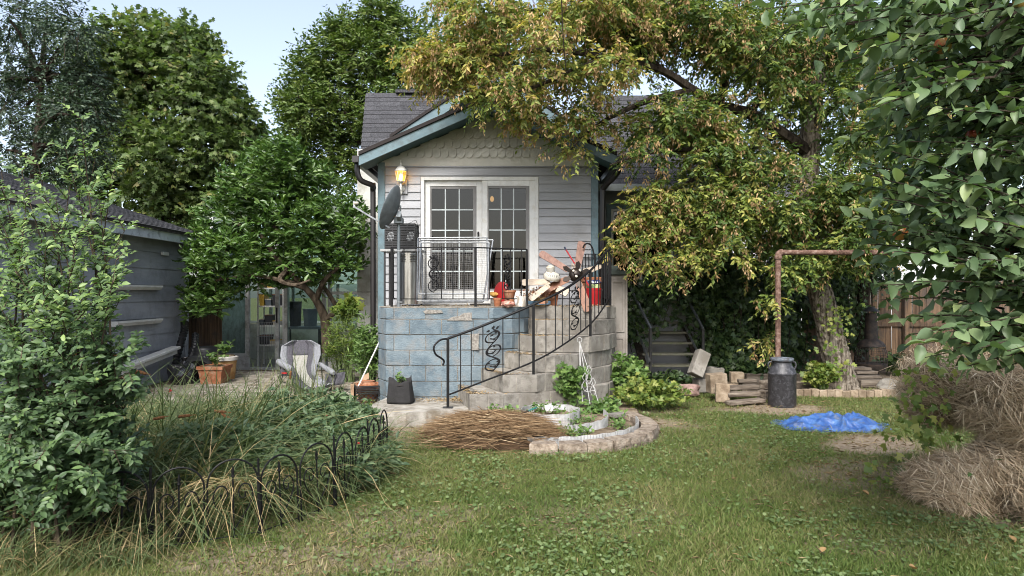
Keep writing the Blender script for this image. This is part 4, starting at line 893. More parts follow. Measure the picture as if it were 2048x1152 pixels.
for i, x in enumerate((-0.06, -0.035, -0.012, 0.014, 0.042, 0.06)):
    s.box(bx+Vector((x, -0.0625, 0.333)), bx+Vector((x+0.015, -0.0605, 0.348+0.012*(i % 2))))
s.build('print', m_label_w, bg)
br = thing('broom', 'red broom pole with blue grip leaning behind the ceiling fan', 'broom', P(1178, 571, 9.95))
MB().tube([P(1178, 572, 9.86), P(1132, 500, 10.1)], 0.011, 8).build('pole', m_red, br, smooth=True)
MB().tube([P(1132.5, 501, 10.1), P(1129, 494, 10.12)], 0.013, 8).build('grip', mat('navy_grip', (0.02, 0.03, 0.06), 5, 0.5), br)
# black tray and cords lying around
tag(MB().box((-0.62, 10.05, DECK+0.005), (-0.02, 10.2, DECK+0.03), bev=0.006).build('door_mat', mat('dark_door_mat', (0.05, 0.045, 0.04), 40, 1.0, bump=0.5)), 'dark rolled mat at the foot of the patio door', 'mat')
# ================================================================== garage
GX, GY0, GY1 = -6.0, 4.6, 12.6
gar = thing('garage', 'slate grey garage with wide lap siding and low shingled roof', 'garage', (GX-3, 9, 0))
MB().box((GX-6, GY0, 0), (GX-0.02, GY1, 2.46)).build('wall', m_garage, gar)
for i in range(9):
    z0 = 0.02+i*0.275; z1 = min(2.46, z0+0.285)
    MB().add([(GX+0.004, GY0, z0), (GX+0.004, GY1-0.06, z0), (GX-0.018, GY1-0.06, z0), (GX-0.018, GY0, z0), (GX-0.012, GY0, z1), (GX-0.012, GY1-0.06, z1), (GX-0.018, GY1-0.06, z1), (GX-0.018, GY0, z1)],
             [(0, 1, 5, 4), (3, 2, 1, 0), (1, 2, 6, 5), (4, 5, 6, 7), (0, 4, 7, 3)]).build('siding_board', m_garage, gar, fix=True)
MB().box((GX-0.05, GY1-0.058, 0), (GX+0.022, GY1+0.02, 2.45), bev=0.004).build('corner_board', m_garfascia, gar)
MB().box((GX-0.02, GY0-0.3, 2.44), (-5.74, GY1+0.3, 2.455)).build('soffit', m_garage, gar)
MB().box((-5.74, GY0-0.3, 2.40), (-5.71, GY1+0.32, 2.545), bev=0.003).build('fascia', m_garfascia, gar)
MB().slab([(-5.74, GY1+0.29, 2.40), (-5.74, GY1+0.29, 2.545), (-8.9, GY1+0.29, 2.545+3.16*0.33), (-8.9, GY1+0.29, 2.40+3.16*0.33)], (0, 0.028, 0)).build('rake_board', m_garfascia, gar, fix=True)
rs = MB(); sl_ = 0.33
rs.slab([(-5.66, GY0-0.35, 2.55), (-5.66, GY1+0.36, 2.55), (-8.95, GY1+0.36, 2.55+3.29*sl_), (-8.95, GY0-0.35, 2.55+3.29*sl_)], (0, 0, 0.03))
rs.slab([(-8.95, GY0-0.35, 2.55+3.29*sl_), (-8.95, GY1+0.36, 2.55+3.29*sl_), (-12.2, GY1+0.36, 2.55), (-12.2, GY0-0.35, 2.55)], (0, 0, 0.03))
gr = rs.build('roof', m_shingle_dark, gar, fix=True)
tb = [mesh_of('shingle_tab', *tabgeo(wd, 0.18), m_shingle) for wd in (0.22, 0.30, 0.38)]
angr = math.atan(sl_); cnt = 0
for r_ in range(23):
    t_ = r_*0.146; y = GY1+0.34-random.uniform(0, 0.2); x_ = -5.655-t_*math.cos(angr); z_ = 2.584+t_*math.sin(angr)
    while y > 9.3 and cnt < 300:
        k = random.randrange(3); wd = (0.22, 0.30, 0.38)[k]; y -= wd
        if y < 8.6: break
        o = link(bpy.data.objects.new('shingle_tab', tb[k])); o.matrix_basis = Matrix.Translation((x_, y+wd/2, z_+0.0006*(cnt % 3))) @ Matrix.Rotation(R(90), 4, 'Z') @ Matrix.Rotation(angr, 4, 'X'); adopt(o, gr); cnt += 1
        y -= 0.004
MB().box((GX+0.004, 11.65, ZP(512, 11.9)), (GX+0.05, 11.85, ZP(505, 11.9)), bev=0.005).build('sensor_box', m_white, gar)
# white rain-gutter troughs hung on the garage
def trough(label, y0, y1, z, x=GX, tilt=0.0, wd=0.12):
    t = thing('gutter_trough', label, 'trough', (x+wd/2, (y0+y1)/2, z), 'white troughs along the garage wall')
    s = MB(); pr = [(0.006, 0.075), (0.006, 0.0), (0.012, -0.0), (wd*0.7, 0.0), (wd, 0.05), (wd, 0.075), (wd-0.012, 0.075), (wd-0.012, 0.053), (wd*0.66, 0.008), (0.014, 0.008), (0.014, 0.075)]
    n = len(pr); vs = [(x+a, y0, z+b) for a, b in pr]+[(x+a, y1, z+b+tilt) for a, b in pr]
    s.add(vs, [(k, (k+1) % n, n+(k+1) % n, n+k) for k in range(n)]+[tuple(range(n)), tuple(range(2*n-1, n-1, -1))]); s.build('trough_body', m_white, t, fix=True)
    MB().box((x+0.015, y0+0.01, z+0.04), (x+wd-0.03, y1-0.01, z+0.05), Matrix.Translation((0, 0, tilt*0.5))).build('soil', m_soil, t)
    for yy in (y0-0.004, y1): MB().slab([(x+a, yy, z+b+(tilt if yy == y1 else 0)) for a, b in ((0.004, 0.0), (wd*0.7, 0.0), (wd+0.002, 0.05), (wd+0.002, 0.078), (0.004, 0.078))], (0, 0.004, 0)).build('end_cap', m_white, t, fix=True)
trough('upper white trough hung on the garage siding', 10.2, 11.5, 1.585)
trough('middle white trough hung on the garage siding', 10.2, 11.5, 1.03)
tl = thing('loose_gutter', 'long white gutter leaning low against the garage below the troughs', 'gutter', (-5.8, 10.9, 0.5))
MB().bar((-5.78, 10.1, 0.42), (-5.78, 11.75, 0.60), 0.05, 0.16, up=(1, 0, 0), bev=0.008).build('gutter_body', m_white, tl)
MB().bar((-5.77, 10.1, 0.365), (-5.77, 11.75, 0.545), 0.10, 0.02, up=(1, 0, 0)).build('lip', m_white, tl)

# ================================================================== sunroom
YS = 13.6
sx0, sx1 = XP(424, YS), XP(719, YS); STOP = 3.15
sun_r = thing('sunroom', 'aluminium framed glass sunroom behind the patio', 'sunroom', ((sx0+sx1)/2, YS+0.8, 0))
s = MB(); ps = [XP(v, YS) for v in (424, 495, 555, 572, 648, 660, 719)]
for x in ps: MB().box((x-0.035, YS-0.03, 0.0), (x+0.035, YS+0.05, STOP)).build('frame_post', m_alu, sun_r)
MB().box((sx0-0.03, YS-0.032, STOP), (sx1+0.03, YS+0.06, STOP+0.12)).build('header', m_outwall, sun_r)
MB().box((sx0-0.03, YS-0.05, 0), (sx1+0.03, YS+0.08, 0.06)).build('sill', m_alu, sun_r)
MB().box((ps[0]+0.035, YS-0.02, 0.06), (ps[1]-0.035, YS+0.03, 0.34)).build('kick_panel', m_alu, sun_r)
MB().box((ps[0]+0.035, YS-0.02, 2.0), (ps[1]-0.035, YS+0.03, 2.07)).build('transom', m_alu, sun_r)
MB().box((ps[0]+0.035, YS+0.0, 0.34), (ps[1]-0.035, YS+0.006, STOP)).build('pane', m_glass_clear, sun_r)
MB().box((ps[3]+0.035, YS+0.0, 0.06), (ps[4]-0.035, YS+0.006, STOP)).build('pane', m_glass_clear, sun_r)
zt1, zt2, zt3 = ZP(510, YS), ZP(586, YS), 0.75
MB().box((ps[5]+0.035, YS-0.02, STOP-0.75), (ps[6]-0.035, YS+0.03, STOP-0.001)).build('upper_panel', m_outwall, sun_r)
for za, zb_ in ((zt2+0.03, STOP-0.75), (0.8, zt2-0.03)): MB().box((ps[5]+0.035, YS, za), (ps[6]-0.035, YS+0.006, zb_)).build('pane', m_glass_clear, sun_r)
MB().box((ps[5]+0.035, YS-0.02, zt2-0.03), (ps[6]-0.035, YS+0.03, zt2+0.03)).build('transom', m_white, sun_r)
MB().box((ps[5]+0.035, YS-0.02, 0.06), (ps[6]-0.035, YS+0.03, 0.8)).build('kick_panel', m_outwall, sun_r)
YB = 15.5
for i, x in enumerate(np.linspace(sx0, sx1+0.1, 7)): MB().box((x-0.03, YB-0.03, 0.0), (x+0.03, YB+0.03, STOP)).build('frame_post', m_white, sun_r)
MB().box((sx0-0.05, YB-0.04, 0), (sx1+0.05, YB+0.04, 0.85)).build('back_wall', m_outwall, sun_r)
MB().box((sx0-0.05, YB-0.03, 0.86), (sx1+0.05, YB-0.024, STOP)).build('back_pane', m_glass_clear, sun_r)
for zz in (0.86, 1.75, 2.6): MB().box((sx0, YB-0.04, zz), (sx1, YB+0.03, zz+0.05)).build('back_rail', m_white, sun_r)
MB().box((sx0-0.04, YS+0.06, 0), (sx0-0.02, YB-0.04, STOP)).build('end_wall', m_alu, sun_r)
MB().slab([(sx0-0.1, YS-0.2, STOP+0.10), (sx1+0.1, YS-0.2, STOP+0.10), (sx1+0.1, YB+0.1, STOP+0.45), (sx0-0.1, YB+0.1, STOP+0.45)], (0, 0, 0.01)).build('glass_roof', m_glass_clear, sun_r, fix=True)
MB().box((sx0, YS+0.08, 0.001), (sx1, YB-0.05, 0.05)).build('floor', m_mortar, sun_r)
# sliding leaf
MB().box((ps[2]-0.015, YS-0.045, 0.95), (ps[2]+0.012, YS-0.033, 1.25)).build('handle', m_iron, sun_r)
# shelving with boxes, in the open doorway
shx0, shx1 = ps[1]+0.06, ps[2]-0.02
sh = thing('storage_rack', 'white wire storage rack seen through the open sunroom door', 'shelf', ((shx0+shx1)/2, YS+0.55, 0.05))
for x in (shx0, shx1):
    for y in (YS+0.4, YS+0.75): MB().box((x-0.012, y-0.012, 0.05), (x+0.012, y+0.012, 2.3)).build('upright', m_white, sh)
shelf_z = (0.45, 0.85, 1.25, 1.62, 1.98)
for zz in shelf_z: MB().box((shx0-0.02, YS+0.39, zz), (shx1+0.02, YS+0.76, zz+0.03)).build('shelf', m_white, sh)
cols = [mat('box_%s' % n_, c_, 6, 0.6) for n_, c_ in (('charcoal', (0.03, 0.03, 0.035)), ('brown', (0.14, 0.07, 0.04)), ('slate', (0.10, 0.12, 0.14)), ('cream', (0.5, 0.46, 0.38)), ('yellow', (0.50, 0.32, 0.05)))]
words_ = ('charcoal', 'brown', 'slate', 'cream', 'yellow'); where = ('lowest', 'second', 'middle', 'fourth', 'top')
for i, zz in enumerate(shelf_z):
    x = shx0+0.01; j = 0
    while x < shx1-0.1:
        wd = random.uniform(0.10, 0.22); wd = min(wd, shx1-x-0.005); h = random.uniform(0.10, 0.26); k = (i*2+j*3) % 5
        t = thing('storage_box', '%s bin on the %s shelf of the sunroom rack, %s' % (words_[k], where[i], ('left end', 'next to the left bin', 'towards the right', 'right end')[min(j, 3)]), 'storage box', (x+wd/2, YS+0.55, zz+0.03), 'bins on the sunroom rack')
        s = MB(); a = 0.012; s.add([(x+a, YS+0.44, zz+0.032), (x+wd-a, YS+0.44, zz+0.032), (x+wd-a, YS+0.70, zz+0.032), (x+a, YS+0.70, zz+0.032), (x, YS+0.42, zz+h), (x+wd, YS+0.42, zz+h), (x+wd, YS+0.72, zz+h), (x, YS+0.72, zz+h)], [(0, 3, 2, 1), (4, 5, 6, 7), (0, 1, 5, 4), (1, 2, 6, 5), (2, 3, 7, 6), (3, 0, 4, 7)]); s.build('tub', cols[k], t)
        MB().box((x-0.002, YS+0.415, zz+h+0.001), (x+wd+0.002, YS+0.725, zz+h+0.018), bev=0.004).build('lid', cols[(k+1) % 5], t)
        x += wd+0.02; j += 1
cg = thing('wire_cage', 'upright wire cage panels standing on the sunroom floor inside the doorway', 'cage', ((shx0+shx1)/2-0.05, YS+0.25, 0.05))
for x in np.linspace(shx0+0.02, shx1-0.12, 12): MB().tube([(x, YS+0.25, 0.05), (x, YS+0.25, 0.95)], 0.004, 4).build('bar', m_galv, cg)
for zz in (0.06, 0.36, 0.66, 0.94): MB().tube([(shx0+0.02, YS+0.25, zz), (shx1-0.12, YS+0.25, zz)], 0.005, 4).build('cross_bar', m_galv, cg)
tb_ = thing('work_table', 'dark work table with bins behind the right sunroom panes', 'table', (XP(610, 14.4), 14.5, 0.05))
MB().box((XP(575, 14.4), 14.3, 0.78), (XP(642, 14.4), 14.9, 0.83)).build('table_top', cols[2], tb_)
for x in (XP(578, 14.4), XP(639, 14.4)): MB().box((x-0.03, 14.4, 0.05), (x+0.03, 14.46, 0.78)).build('leg', cols[0], tb_)
for k, (px, wd, h, m) in enumerate(((588, 0.3, 0.5, 0), (618, 0.35, 0.34, 2))):
    t = thing('tall_bin', ('taller black bin', 'wide slate bin')[k]+' on the work table inside the sunroom', 'bin', (XP(px, 14.5), 14.6, 0.83)); MB().lathe([(wd*0.38, 0), (wd*0.45, h), (wd*0.48, h), (wd*0.48, h+0.03), (wd*0.40, h+0.03)], (XP(px, 14.5), 14.6, 0.832), 4).build('bin_body', cols[m], t)
# dim plank fence between garage and sunroom
m_fence = mat('weathered_fence_board', [(0.3, (0.065, 0.040, 0.024)), (0.7, (0.155, 0.098, 0.058))], 10, 0.95, bump=0.5, stretch=(3, 3, 0.15), rand=0.28, dirt=(0.07, 0.055, 0.045), dscale=3, damt=0.38)
lf = thing('plank_fence', 'short dark plank fence between the garage and the sunroom', 'fence', (-6.2, 13.3, 0))
for i in range(10):
    x = -6.85+i*0.12; MB().box((x, 13.3+0.004*(i % 2), 0.02), (x+0.112, 13.322+0.004*(i % 2), 1.85)).build('board', m_fence, lf)
for zz in (0.5, 1.5): MB().box((-6.9, 13.33, zz), (-5.66, 13.37, zz+0.09)).build('fence_rail', m_fence, lf)

# ================================================================== patio pavers
m_paver = mat('worn_paver', [(0.25, (0.13, 0.115, 0.09)), (0.55, (0.24, 0.215, 0.175)), (0.85, (0.33, 0.30, 0.25))], 8, 0.95, bump=0.5, rand=0.14, dirt=(0.11, 0.09, 0.06), dscale=3, damt=0.42)
patio = MB().box((-5.9, 9.0, -0.01), (-2.0, 13.5, 0.022)).build('patio', m_soil); tag(patio, 'paved patio in front of the sunroom', None, None, 'structure')
pv = {}
for r_ in range(24):
    y = 9.1+r_*0.165; x = -5.3-random.uniform(0, 0.3)
    while x < -2.4:
        L = 0.40
        if 'p' not in pv: pv['p'] = MB().box((0, 0, 0), (0.388, 0.152, 0.036), bev=0.006); pv['m'] = mesh_of('paver', pv['p'].v, pv['p'].f, m_paver)
        if random.random() > 0.04: piece('paver', pv['m'], patio, (x, y, 0.012+random.uniform(0, 0.008)), (R(random.uniform(-0.6, 0.6)), R(random.uniform(-0.5, 0.5)), R(random.uniform(-1, 1))))
        x += L+0.006

# ================================================================== things on the patio
def leafy(parent, name, c, n, rad, L, W, m, tmpl=T_OVATE, stems=6, h=0.3):
    """small potted plant: stems + leaves, children of parent"""
    s = MB(); P0 = []; A0 = []
    for i in range(stems):
        a = random.uniform(0, 6.28); tip = Vector(c)+Vector((math.cos(a)*rad*random.uniform(0.4, 1), math.sin(a)*rad*random.uniform(0.4, 1), h*random.uniform(0.6, 1)))
        path = spline([c, Vector(c).lerp(tip, 0.5)+Vector((0, 0, h*0.15)), tip], 4); s.tube(path, 0.004, 4)
        for k in range(n//stems):
            q = path[random.randrange(2, len(path))]; P0.append(q); A0.append(Vector((random.gauss(0, 1), random.gauss(0, 1), random.gauss(0.1, 0.4))))
    s.build('stem', m_stem, parent)
    pos = np.array(P0); ax = np.array(A0); k = len(pos)
    o = bulk(name, [(tmpl, pos, ax, np.array([0, -0.35, 1.0])+rng.normal(size=(k, 3))*0.35, L*(0.6+0.8*rng.random(k)), W*(0.6+0.8*rng.random(k)), rng.random(k))], m, parent); o['kind'] = 'stuff'; return o
m_stem = mat('green_stem', (0.10, 0.14, 0.045), 9, 0.7)
m_weed = leafmat('weed_leaf', [(0, (0.05, 0.10, 0.022)), (0.5, (0.095, 0.17, 0.04)), (1, (0.17, 0.25, 0.07))], 0.5, 0.3)
m_bluegreen = leafmat('grey_green_leaf', [(0, (0.045, 0.085, 0.04)), (0.5, (0.085, 0.14, 0.065)), (1, (0.16, 0.22, 0.11))], 0.5, 0.28)
# upturned black bin
tc = G(412, 735); tc = Vector((XP(411, 12.2), 12.2, 0.03)); bn = thing('compost_bin', 'upturned charcoal bin beside the garage corner', 'bin', tc)
MB().lathe([(0.285, 0), (0.29, 0.01), (0.262, 0.50), (0.255, 0.53), (0.235, 0.548), (0.12, 0.553), (0.01, 0.553)], tc, 16).build('bin_body', m_blackplastic, bn, smooth=True)
MB().lathe([(0.275, 0.42), (0.28, 0.425), (0.277, 0.46), (0.27, 0.465)], tc, 16, cap=False).build('band', m_blackplastic, bn, smooth=True)
# corrugated edging coil leaning on the corner + bag
ce = thing('corrugated_pipe', 'black ribbed drain pipe leaning on the garage corner', 'pipe', (-5.86, 12.0, 0.03))
s = MB(); path = spline([(-5.92, 11.95, 0.05), (-5.90, 12.05, 0.45), (-5.86, 12.2, 0.85), (-5.90, 12.3, 1.02)], 14); s.tube(path, [0.055+0.014*(i % 2) for i in range(len(path))], 10); s.build('pipe_body', m_blackplastic, ce)
s = MB(); s.tube(spline([(-5.75, 11.8, 0.06), (-5.60, 12.0, 0.5), (-5.68, 12.25, 0.8)], 14), [0.05+0.012*(i % 2) for i in range(29)], 10); s.build('pipe_end', m_blackplastic, ce)
m_bag = mat('black_bin_liner', (0.012, 0.012, 0.013), 8, 0.22, spec=0.6, bump=0.6, bscale=18)
bagc = Vector((XP(366, 11.2), 11.2, 0.20)); bgl = thing('rubbish_bag', 'shiny black rubbish bag slumped by the garage wall', 'bag', (bagc.x, bagc.y, 0.03))
lump(bagc, 0.24, 0.20, 0.19, 0.35, 3, 21, -0.16).build('bag_body', m_bag, bgl)
MB().lathe([(0.05, 0), (0.025, 0.04), (0.06, 0.10)], bagc+Vector((0.02, 0, 0.18)), 9, cap=False).build('bag_neck', m_bag, bgl)
ty = thing('tyre', 'old black tyre lying behind the terracotta planters', 'tyre', (XP(398, 11.6), 11.6, 0.03)); c = Vector((XP(396, 11.6), 11.6, 0.21))
MB().lathe([(0.17, -0.08), (0.26, -0.09), (0.31, -0.06), (0.315, 0.06), (0.26, 0.09), (0.17, 0.08), (0.155, 0.0), (0.17, -0.08)], c, 28, axis=(0.35, -0.55, 0.75), cap=False).build('tyre_body', m_blackplastic, ty, smooth=True)
for k in range(28):
    a = 2*math.pi*k/28; ax_ = Vector((0.35, -0.55, 0.75)).normalized(); u = ax_.orthogonal().normalized(); v = ax_.cross(u); o_ = (u*math.cos(a)+v*math.sin(a))
    MB().bar(c+o_*0.317-ax_*0.05, c+o_*0.317+ax_*0.05, 0.02, 0.012).build('tread_lug', m_blackplastic, ty)
# planters with seedlings
bx0 = Vector((XP(430, 11.3), 11.3, 0.035)); bxp = thing('square_planter', 'square terracotta planter with seedlings at the patio edge', 'planter', bx0)
s = MB(); a, b, h = 0.16, 0.20, 0.30
s.add([bx0+Vector(v) for v in ((-a, -a, 0), (a, -a, 0), (a, a, 0), (-a, a, 0), (-b, -b, h), (b, -b, h), (b, b, h), (-b, b, h))], [(0, 3, 2, 1), (0, 1, 5, 4), (1, 2, 6, 5), (2, 3, 7, 6), (3, 0, 4, 7)]); s.build('planter_body', m_terra, bxp)
MB().box(bx0+Vector((-b+0.012, -b+0.012, h-0.02)), bx0+Vector((b-0.012, b-0.012, h-0.012))).build('soil', m_soil, bxp)
s = MB()
for p, q in (((-b-.012, -b-.012), (b+.012, -b+.008)), ((-b-.012, b-.008), (b+.012, b+.012)), ((-b-.012, -b+.009), (-b+.008, b-.009)), ((b-.008, -b+.009), (b+.012, b-.009))): s.box(bx0+Vector((p[0], p[1], h-0.05)), bx0+Vector((q[0], q[1], h+0.004)))
s.build('rim', m_terra, bxp); leafy(bxp, 'seedling_leaves', bx0+Vector((0, 0, h)), 60, 0.22, 0.075, 0.055, m_weed, h=0.22)
ry = Vector((XP(449, 11.8), 11.8, 0.035)); rp = thing('round_planter', 'round ochre planter with a grey rim behind the square one', 'planter', ry)
MB().lathe([(0.13, 0), (0.17, 0.02), (0.20, 0.34), (0.19, 0.34)], ry, 20).build('planter_body', mat('ochre_planter', [(0.3, (0.30, 0.15, 0.05)), (0.7, (0.42, 0.26, 0.11))], 8, 0.8), rp, smooth=True)
MB().lathe([(0.195, 0.34), (0.225, 0.345), (0.225, 0.40), (0.20, 0.415), (0.18, 0.40), (0.005, 0.385)], ry, 20, cap=False).build('rim', mat('grey_rim', (0.36, 0.34, 0.31), 12, 0.8), rp, smooth=True)
MB().lathe([(0.12, 0.405), (0.17, 0.41), (0.165, 0.43), (0.005, 0.44)], ry, 16, cap=False).build('soil', m_soil, rp); leafy(rp, 'seedling_leaves', ry+Vector((0, 0, 0.42)), 54, 0.16, 0.085, 0.07, m_weed, h=0.22)

# camp chair
m_cl = mat('light_grey_canvas', [(0.3, (0.15, 0.155, 0.168)), (0.7, (0.20, 0.205, 0.22))], 40, 0.9, bump=0.25, bscale=9)
m_cd = mat('dark_grey_canvas', [(0.3, (0.045, 0.044, 0.052)), (0.7, (0.07, 0.067, 0.078))], 40, 0.9, bump=0.25, bscale=9)
m_cm = mat('pale_mesh_fabric', [(0.4, (0.20, 0.195, 0.17)), (0.6, (0.26, 0.255, 0.225))], 90, 0.95)
m_black = mat('black_tube_frame', (0.016, 0.016, 0.018), 9, 0.4)
CD = 10.6
ch = thing('camp_chair', 'grey folding camp chair with padded arms on the patio', 'chair', (XP(610, CD), CD, 0.03))
# rows: (left px, left py, right px, right py, depth)
rowsb = [(583, 681, 622, 680, CD+0.30), (563, 692, 641, 690, CD+0.27), (560, 712, 642, 710, CD+0.20), (566, 732, 634, 734, CD+0.10), (578, 748, 633, 748, CD+0.02), (583, 757, 645, 758, CD-0.05),
         (586, 764, 656, 766, CD-0.22), (600, 775, 664, 768, CD-0.36), (628, 783, 668, 767, CD-0.44)]
def chair_strip(u0, u1, r0, r1, m, name, nu=3, bulge=0.05):
    pts = []; rr_ = rowsb[r0:r1+1]; fine = []
    for i in range(len(rr_)-1):
        for k in range(4):
            t = k/4; fine.append([a*(1-t)+b*t for a, b in zip(rr_[i], rr_[i+1])])
    fine.append(list(rr_[-1])); V = []; F = []
    for (lx, ly, rx, ry_, d) in fine:
        for j in range(nu+1):
            u = u0+(u1-u0)*j/nu; dd = d+bulge*math.sin(math.pi*u)*2.2; V.append(P(lx+(rx-lx)*u, ly+(ry_-ly)*u+3*math.sin(math.pi*u)*(1 if d < CD else 0), dd))
    w_ = nu+1
    for i in range(len(fine)-1):
        for j in range(nu): F.append((i*w_+j, i*w_+j+1, (i+1)*w_+j+1, (i+1)*w_+j))
    o = MB().add(V, F).build(name, m, ch, smooth=True); md = o.modifiers.new('thick', 'SOLIDIFY'); md.thickness = 0.012; md.offset = -1; return o
chair_strip(0.0, 0.17, 0, 5, m_cl, 'back_side_panel'); chair_strip(0.17, 0.31, 0, 5, m_cd, 'back_stripe'); chair_strip(0.31, 0.69, 0, 2, m_cd, 'headrest')
chair_strip(0.31, 0.69, 2, 8, m_cm, 'mesh_panel', 4); chair_strip(0.69, 0.83, 0, 5, m_cd, 'back_stripe'); chair_strip(0.83, 1.0, 0, 5, m_cl, 'back_side_panel')
chair_strip(0.0, 0.31, 5, 8, m_cd, 'seat_panel'); chair_strip(0.69, 1.0, 5, 8, m_cl, 'seat_panel')
def piping(u):
    pts = []
    for (lx, ly, rx, ry_, d) in rowsb: pts.append(P(lx+(rx-lx)*u, ly+(ry_-ly)*u+3*math.sin(math.pi*u)*(1 if d < CD else 0), d+0.11*math.sin(math.pi*u)-0.006))
    MB().tube(spline(pts, 4), 0.006, 5).build('piping', m_white, ch, smooth=True)
piping(0.31); piping(0.69)
def pad(name, a, b, r0, r1, m):
    a = Vector(a); b = Vector(b); pts = [a.lerp(b, t) for t in (0, 0.12, 0.35, 0.65, 0.9, 1.0)]; s = MB(); s.tube(pts, [r0*0.6, r0, r0, r1, r1, r1*0.6], 10)
    o = s.build(name, m, ch, smooth=True); return o
pad('armrest', P(556, 722, CD+0.12), P(584, 740, CD-0.22), 0.055, 0.05, m_cl); pad('armrest', P(639, 727, CD+0.10), P(668, 747, CD-0.30), 0.035, 0.045, m_cl)
# cup-holder pocket flaring on the right arm
s = MB(); V = []; F = []
for i, t in enumerate(np.linspace(0, 1, 7)):
    for j, q in enumerate(np.linspace(0, 1, 5)):
        V.append(P(652+22*t+16*max(0, t-0.45)/0.55*(1-q*0.15), 748-10*max(0, t-0.5)*(1-q)+q*(26-6*t), CD-0.30+0.10*math.sin(t*3.0)-0.06*q))
for i in range(6):
    for j in range(4): F.append((i*5+j, i*5+j+1, (i+1)*5+j+1, (i+1)*5+j))
o = MB().add(V, F).build('cup_pocket', m_cd, ch, smooth=True); o.modifiers.new('thick', 'SOLIDIFY').thickness = 0.014
MB().tube(spline([P(668, 770, CD-0.42), P(672, 752, CD-0.40), P(677, 741, CD-0.36), P(690, 738, CD-0.30)], 5), 0.009, 6).build('pocket_binding', m_black, ch, smooth=True)
MB().box(P(560, 752, CD-0.02), P(583, 737, CD+0.09), bev=0.01).build('side_pocket', m_cd, ch)
MB().box(P(563.5, 748, CD-0.035), P(574.5, 744.5, CD-0.022)).build('red_tab', m_red, ch)
s_ = [((556, 752, CD-0.05), (566, 792, CD+0.25)), ((566, 748, CD+0.25), (556, 790, CD-0.1)), ((584, 765, CD-0.2), (655, 790, CD-0.3)), ((664, 768, CD-0.4), (600, 790, CD-0.25)), ((668, 768, CD-0.38), (655, 788, CD+0.2)), ((563, 695, CD+0.31), (560, 762, CD+0.10)), ((641, 695, CD+0.31), (645, 765, CD+0.12))]
for a, b in s_: MB().tube([P(*a), P(*b)], 0.009, 7).build('frame_tube', m_black, ch, smooth=True)
MB().tube(spline([P(560, 762, CD), P(590, 772, CD-0.3), P(630, 785, CD-0.45), P(668, 768, CD-0.43)], 4), 0.008, 6).build('seat_edge', m_black, ch, smooth=True)

# milk crate with orange pot, paper sack, white pole
c0 = Vector((XP(737, 9.3), 9.3, 0.0)); cw = 0.18
mc = thing('milk_crate', 'black lattice crate holding terracotta pots beside the porch', 'crate', c0)
def crate_side(p, u, wd, h, nm):
    s = MB(); n_ = Vector((0, 0, 1)); p = Vector(p); u = Vector(u); out = u.cross(n_)
    def bar2(a, b, t=0.012): s.bar(a, b, t, t)
    for hh, t in ((0.008, 0.018), (h*0.66, 0.014), (h*0.74, 0.012), (h*0.82, 0.012), (h*0.9, 0.012), (h-0.008, 0.018)): bar2(p+n_*hh, p+u*wd+n_*hh, t)
    bar2(p, p+n_*h, 0.016); bar2(p+u*wd, p+u*wd+n_*h, 0.016)
    hl = h*0.64; k = 6
    for i in range(-3, k):
        for sg in (1, -1):
            a0 = i/k; a1 = a0+hl/wd; lo = max(0, a0); hi = min(1, a1)
            if hi <= lo: continue
            za = (lo-a0)*wd; zb_ = (hi-a0)*wd
            if sg > 0: bar2(p+u*wd*lo+n_*za, p+u*wd*hi+n_*zb_, 0.008)
            else: bar2(p+u*wd*(1-lo)+n_*za, p+u*wd*(1-hi)+n_*zb_, 0.008)
    s.build(nm, m_blackplastic, mc)
ar = R(12); ux = Vector((math.cos(ar), math.sin(ar), 0)); uy = Vector((-math.sin(ar), math.cos(ar), 0)); o0 = c0-ux*cw-uy*cw+Vector((0, 0, 0.01))
crate_side(o0, ux, 2*cw, 0.28, 'lattice_side'); crate_side(o0+ux*2*cw, uy, 2*cw, 0.28, 'lattice_side'); crate_side(o0+uy*2*cw, ux, 2*cw, 0.28, 'lattice_side'); crate_side(o0, uy, 2*cw, 0.28, 'lattice_side')
MB().prism([tuple((o0+q).xy) for q in (Vector((0, 0, 0)), ux*2*cw, ux*2*cw+uy*2*cw, uy*2*cw)], 0.005, 0.02).build('base', m_blackplastic, mc)
pot('flower_pot', 'wide terracotta pot sitting in the black lattice crate', c0+Vector((0, 0, 0.022)), 0.11, 0.165, 0.28)
pot('flower_pot', 'upturned terracotta bowl heaped on the pot in the lattice crate', c0+Vector((-0.02, 0.02, 0.285)), 0.13, 0.10, 0.05, soil=False, rim=False)
m_kraft = mat('kraft_paper', [(0.3, (0.24, 0.155, 0.095)), (0.7, (0.33, 0.225, 0.145))], 7, 0.9, bump=0.6, bscale=12)
kb = Vector((XP(722, 9.75), 9.75, 0.0)); sk = thing('paper_sack', 'crumpled brown paper sack behind the lattice crate', 'sack', kb)
s = MB(); s.add([kb+Vector(v) for v in ((-.13, -.07, 0), (.12, -.08, 0), (.13, .08, 0), (-.12, .08, 0), (-.135, -.06, .24), (0, -.09, .27), (.12, -.06, .31), (.11, .05, .30), (-.12, .06, .25))], [(0, 1, 6, 5), (0, 5, 4), (1, 2, 7, 6), (2, 3, 8, 7), (3, 0, 4, 8)])
s.build('sack_body', m_kraft, sk, fix=True); s = MB().add([kb+Vector(v) for v in ((.02, -.085, .28), (.13, -.06, .32), (.115, -.02, .40), (.06, -.04, .37))], [(0, 1, 2, 3)]).build('torn_flap', m_kraft, sk)
tag(MB().tube([P(716, 774, 9.15), P(768, 664, 9.45)], 0.0105, 8).build('white_pole', m_white, None, smooth=True), 'thin white pole leaning from the lattice crate against the porch corner', 'pole')
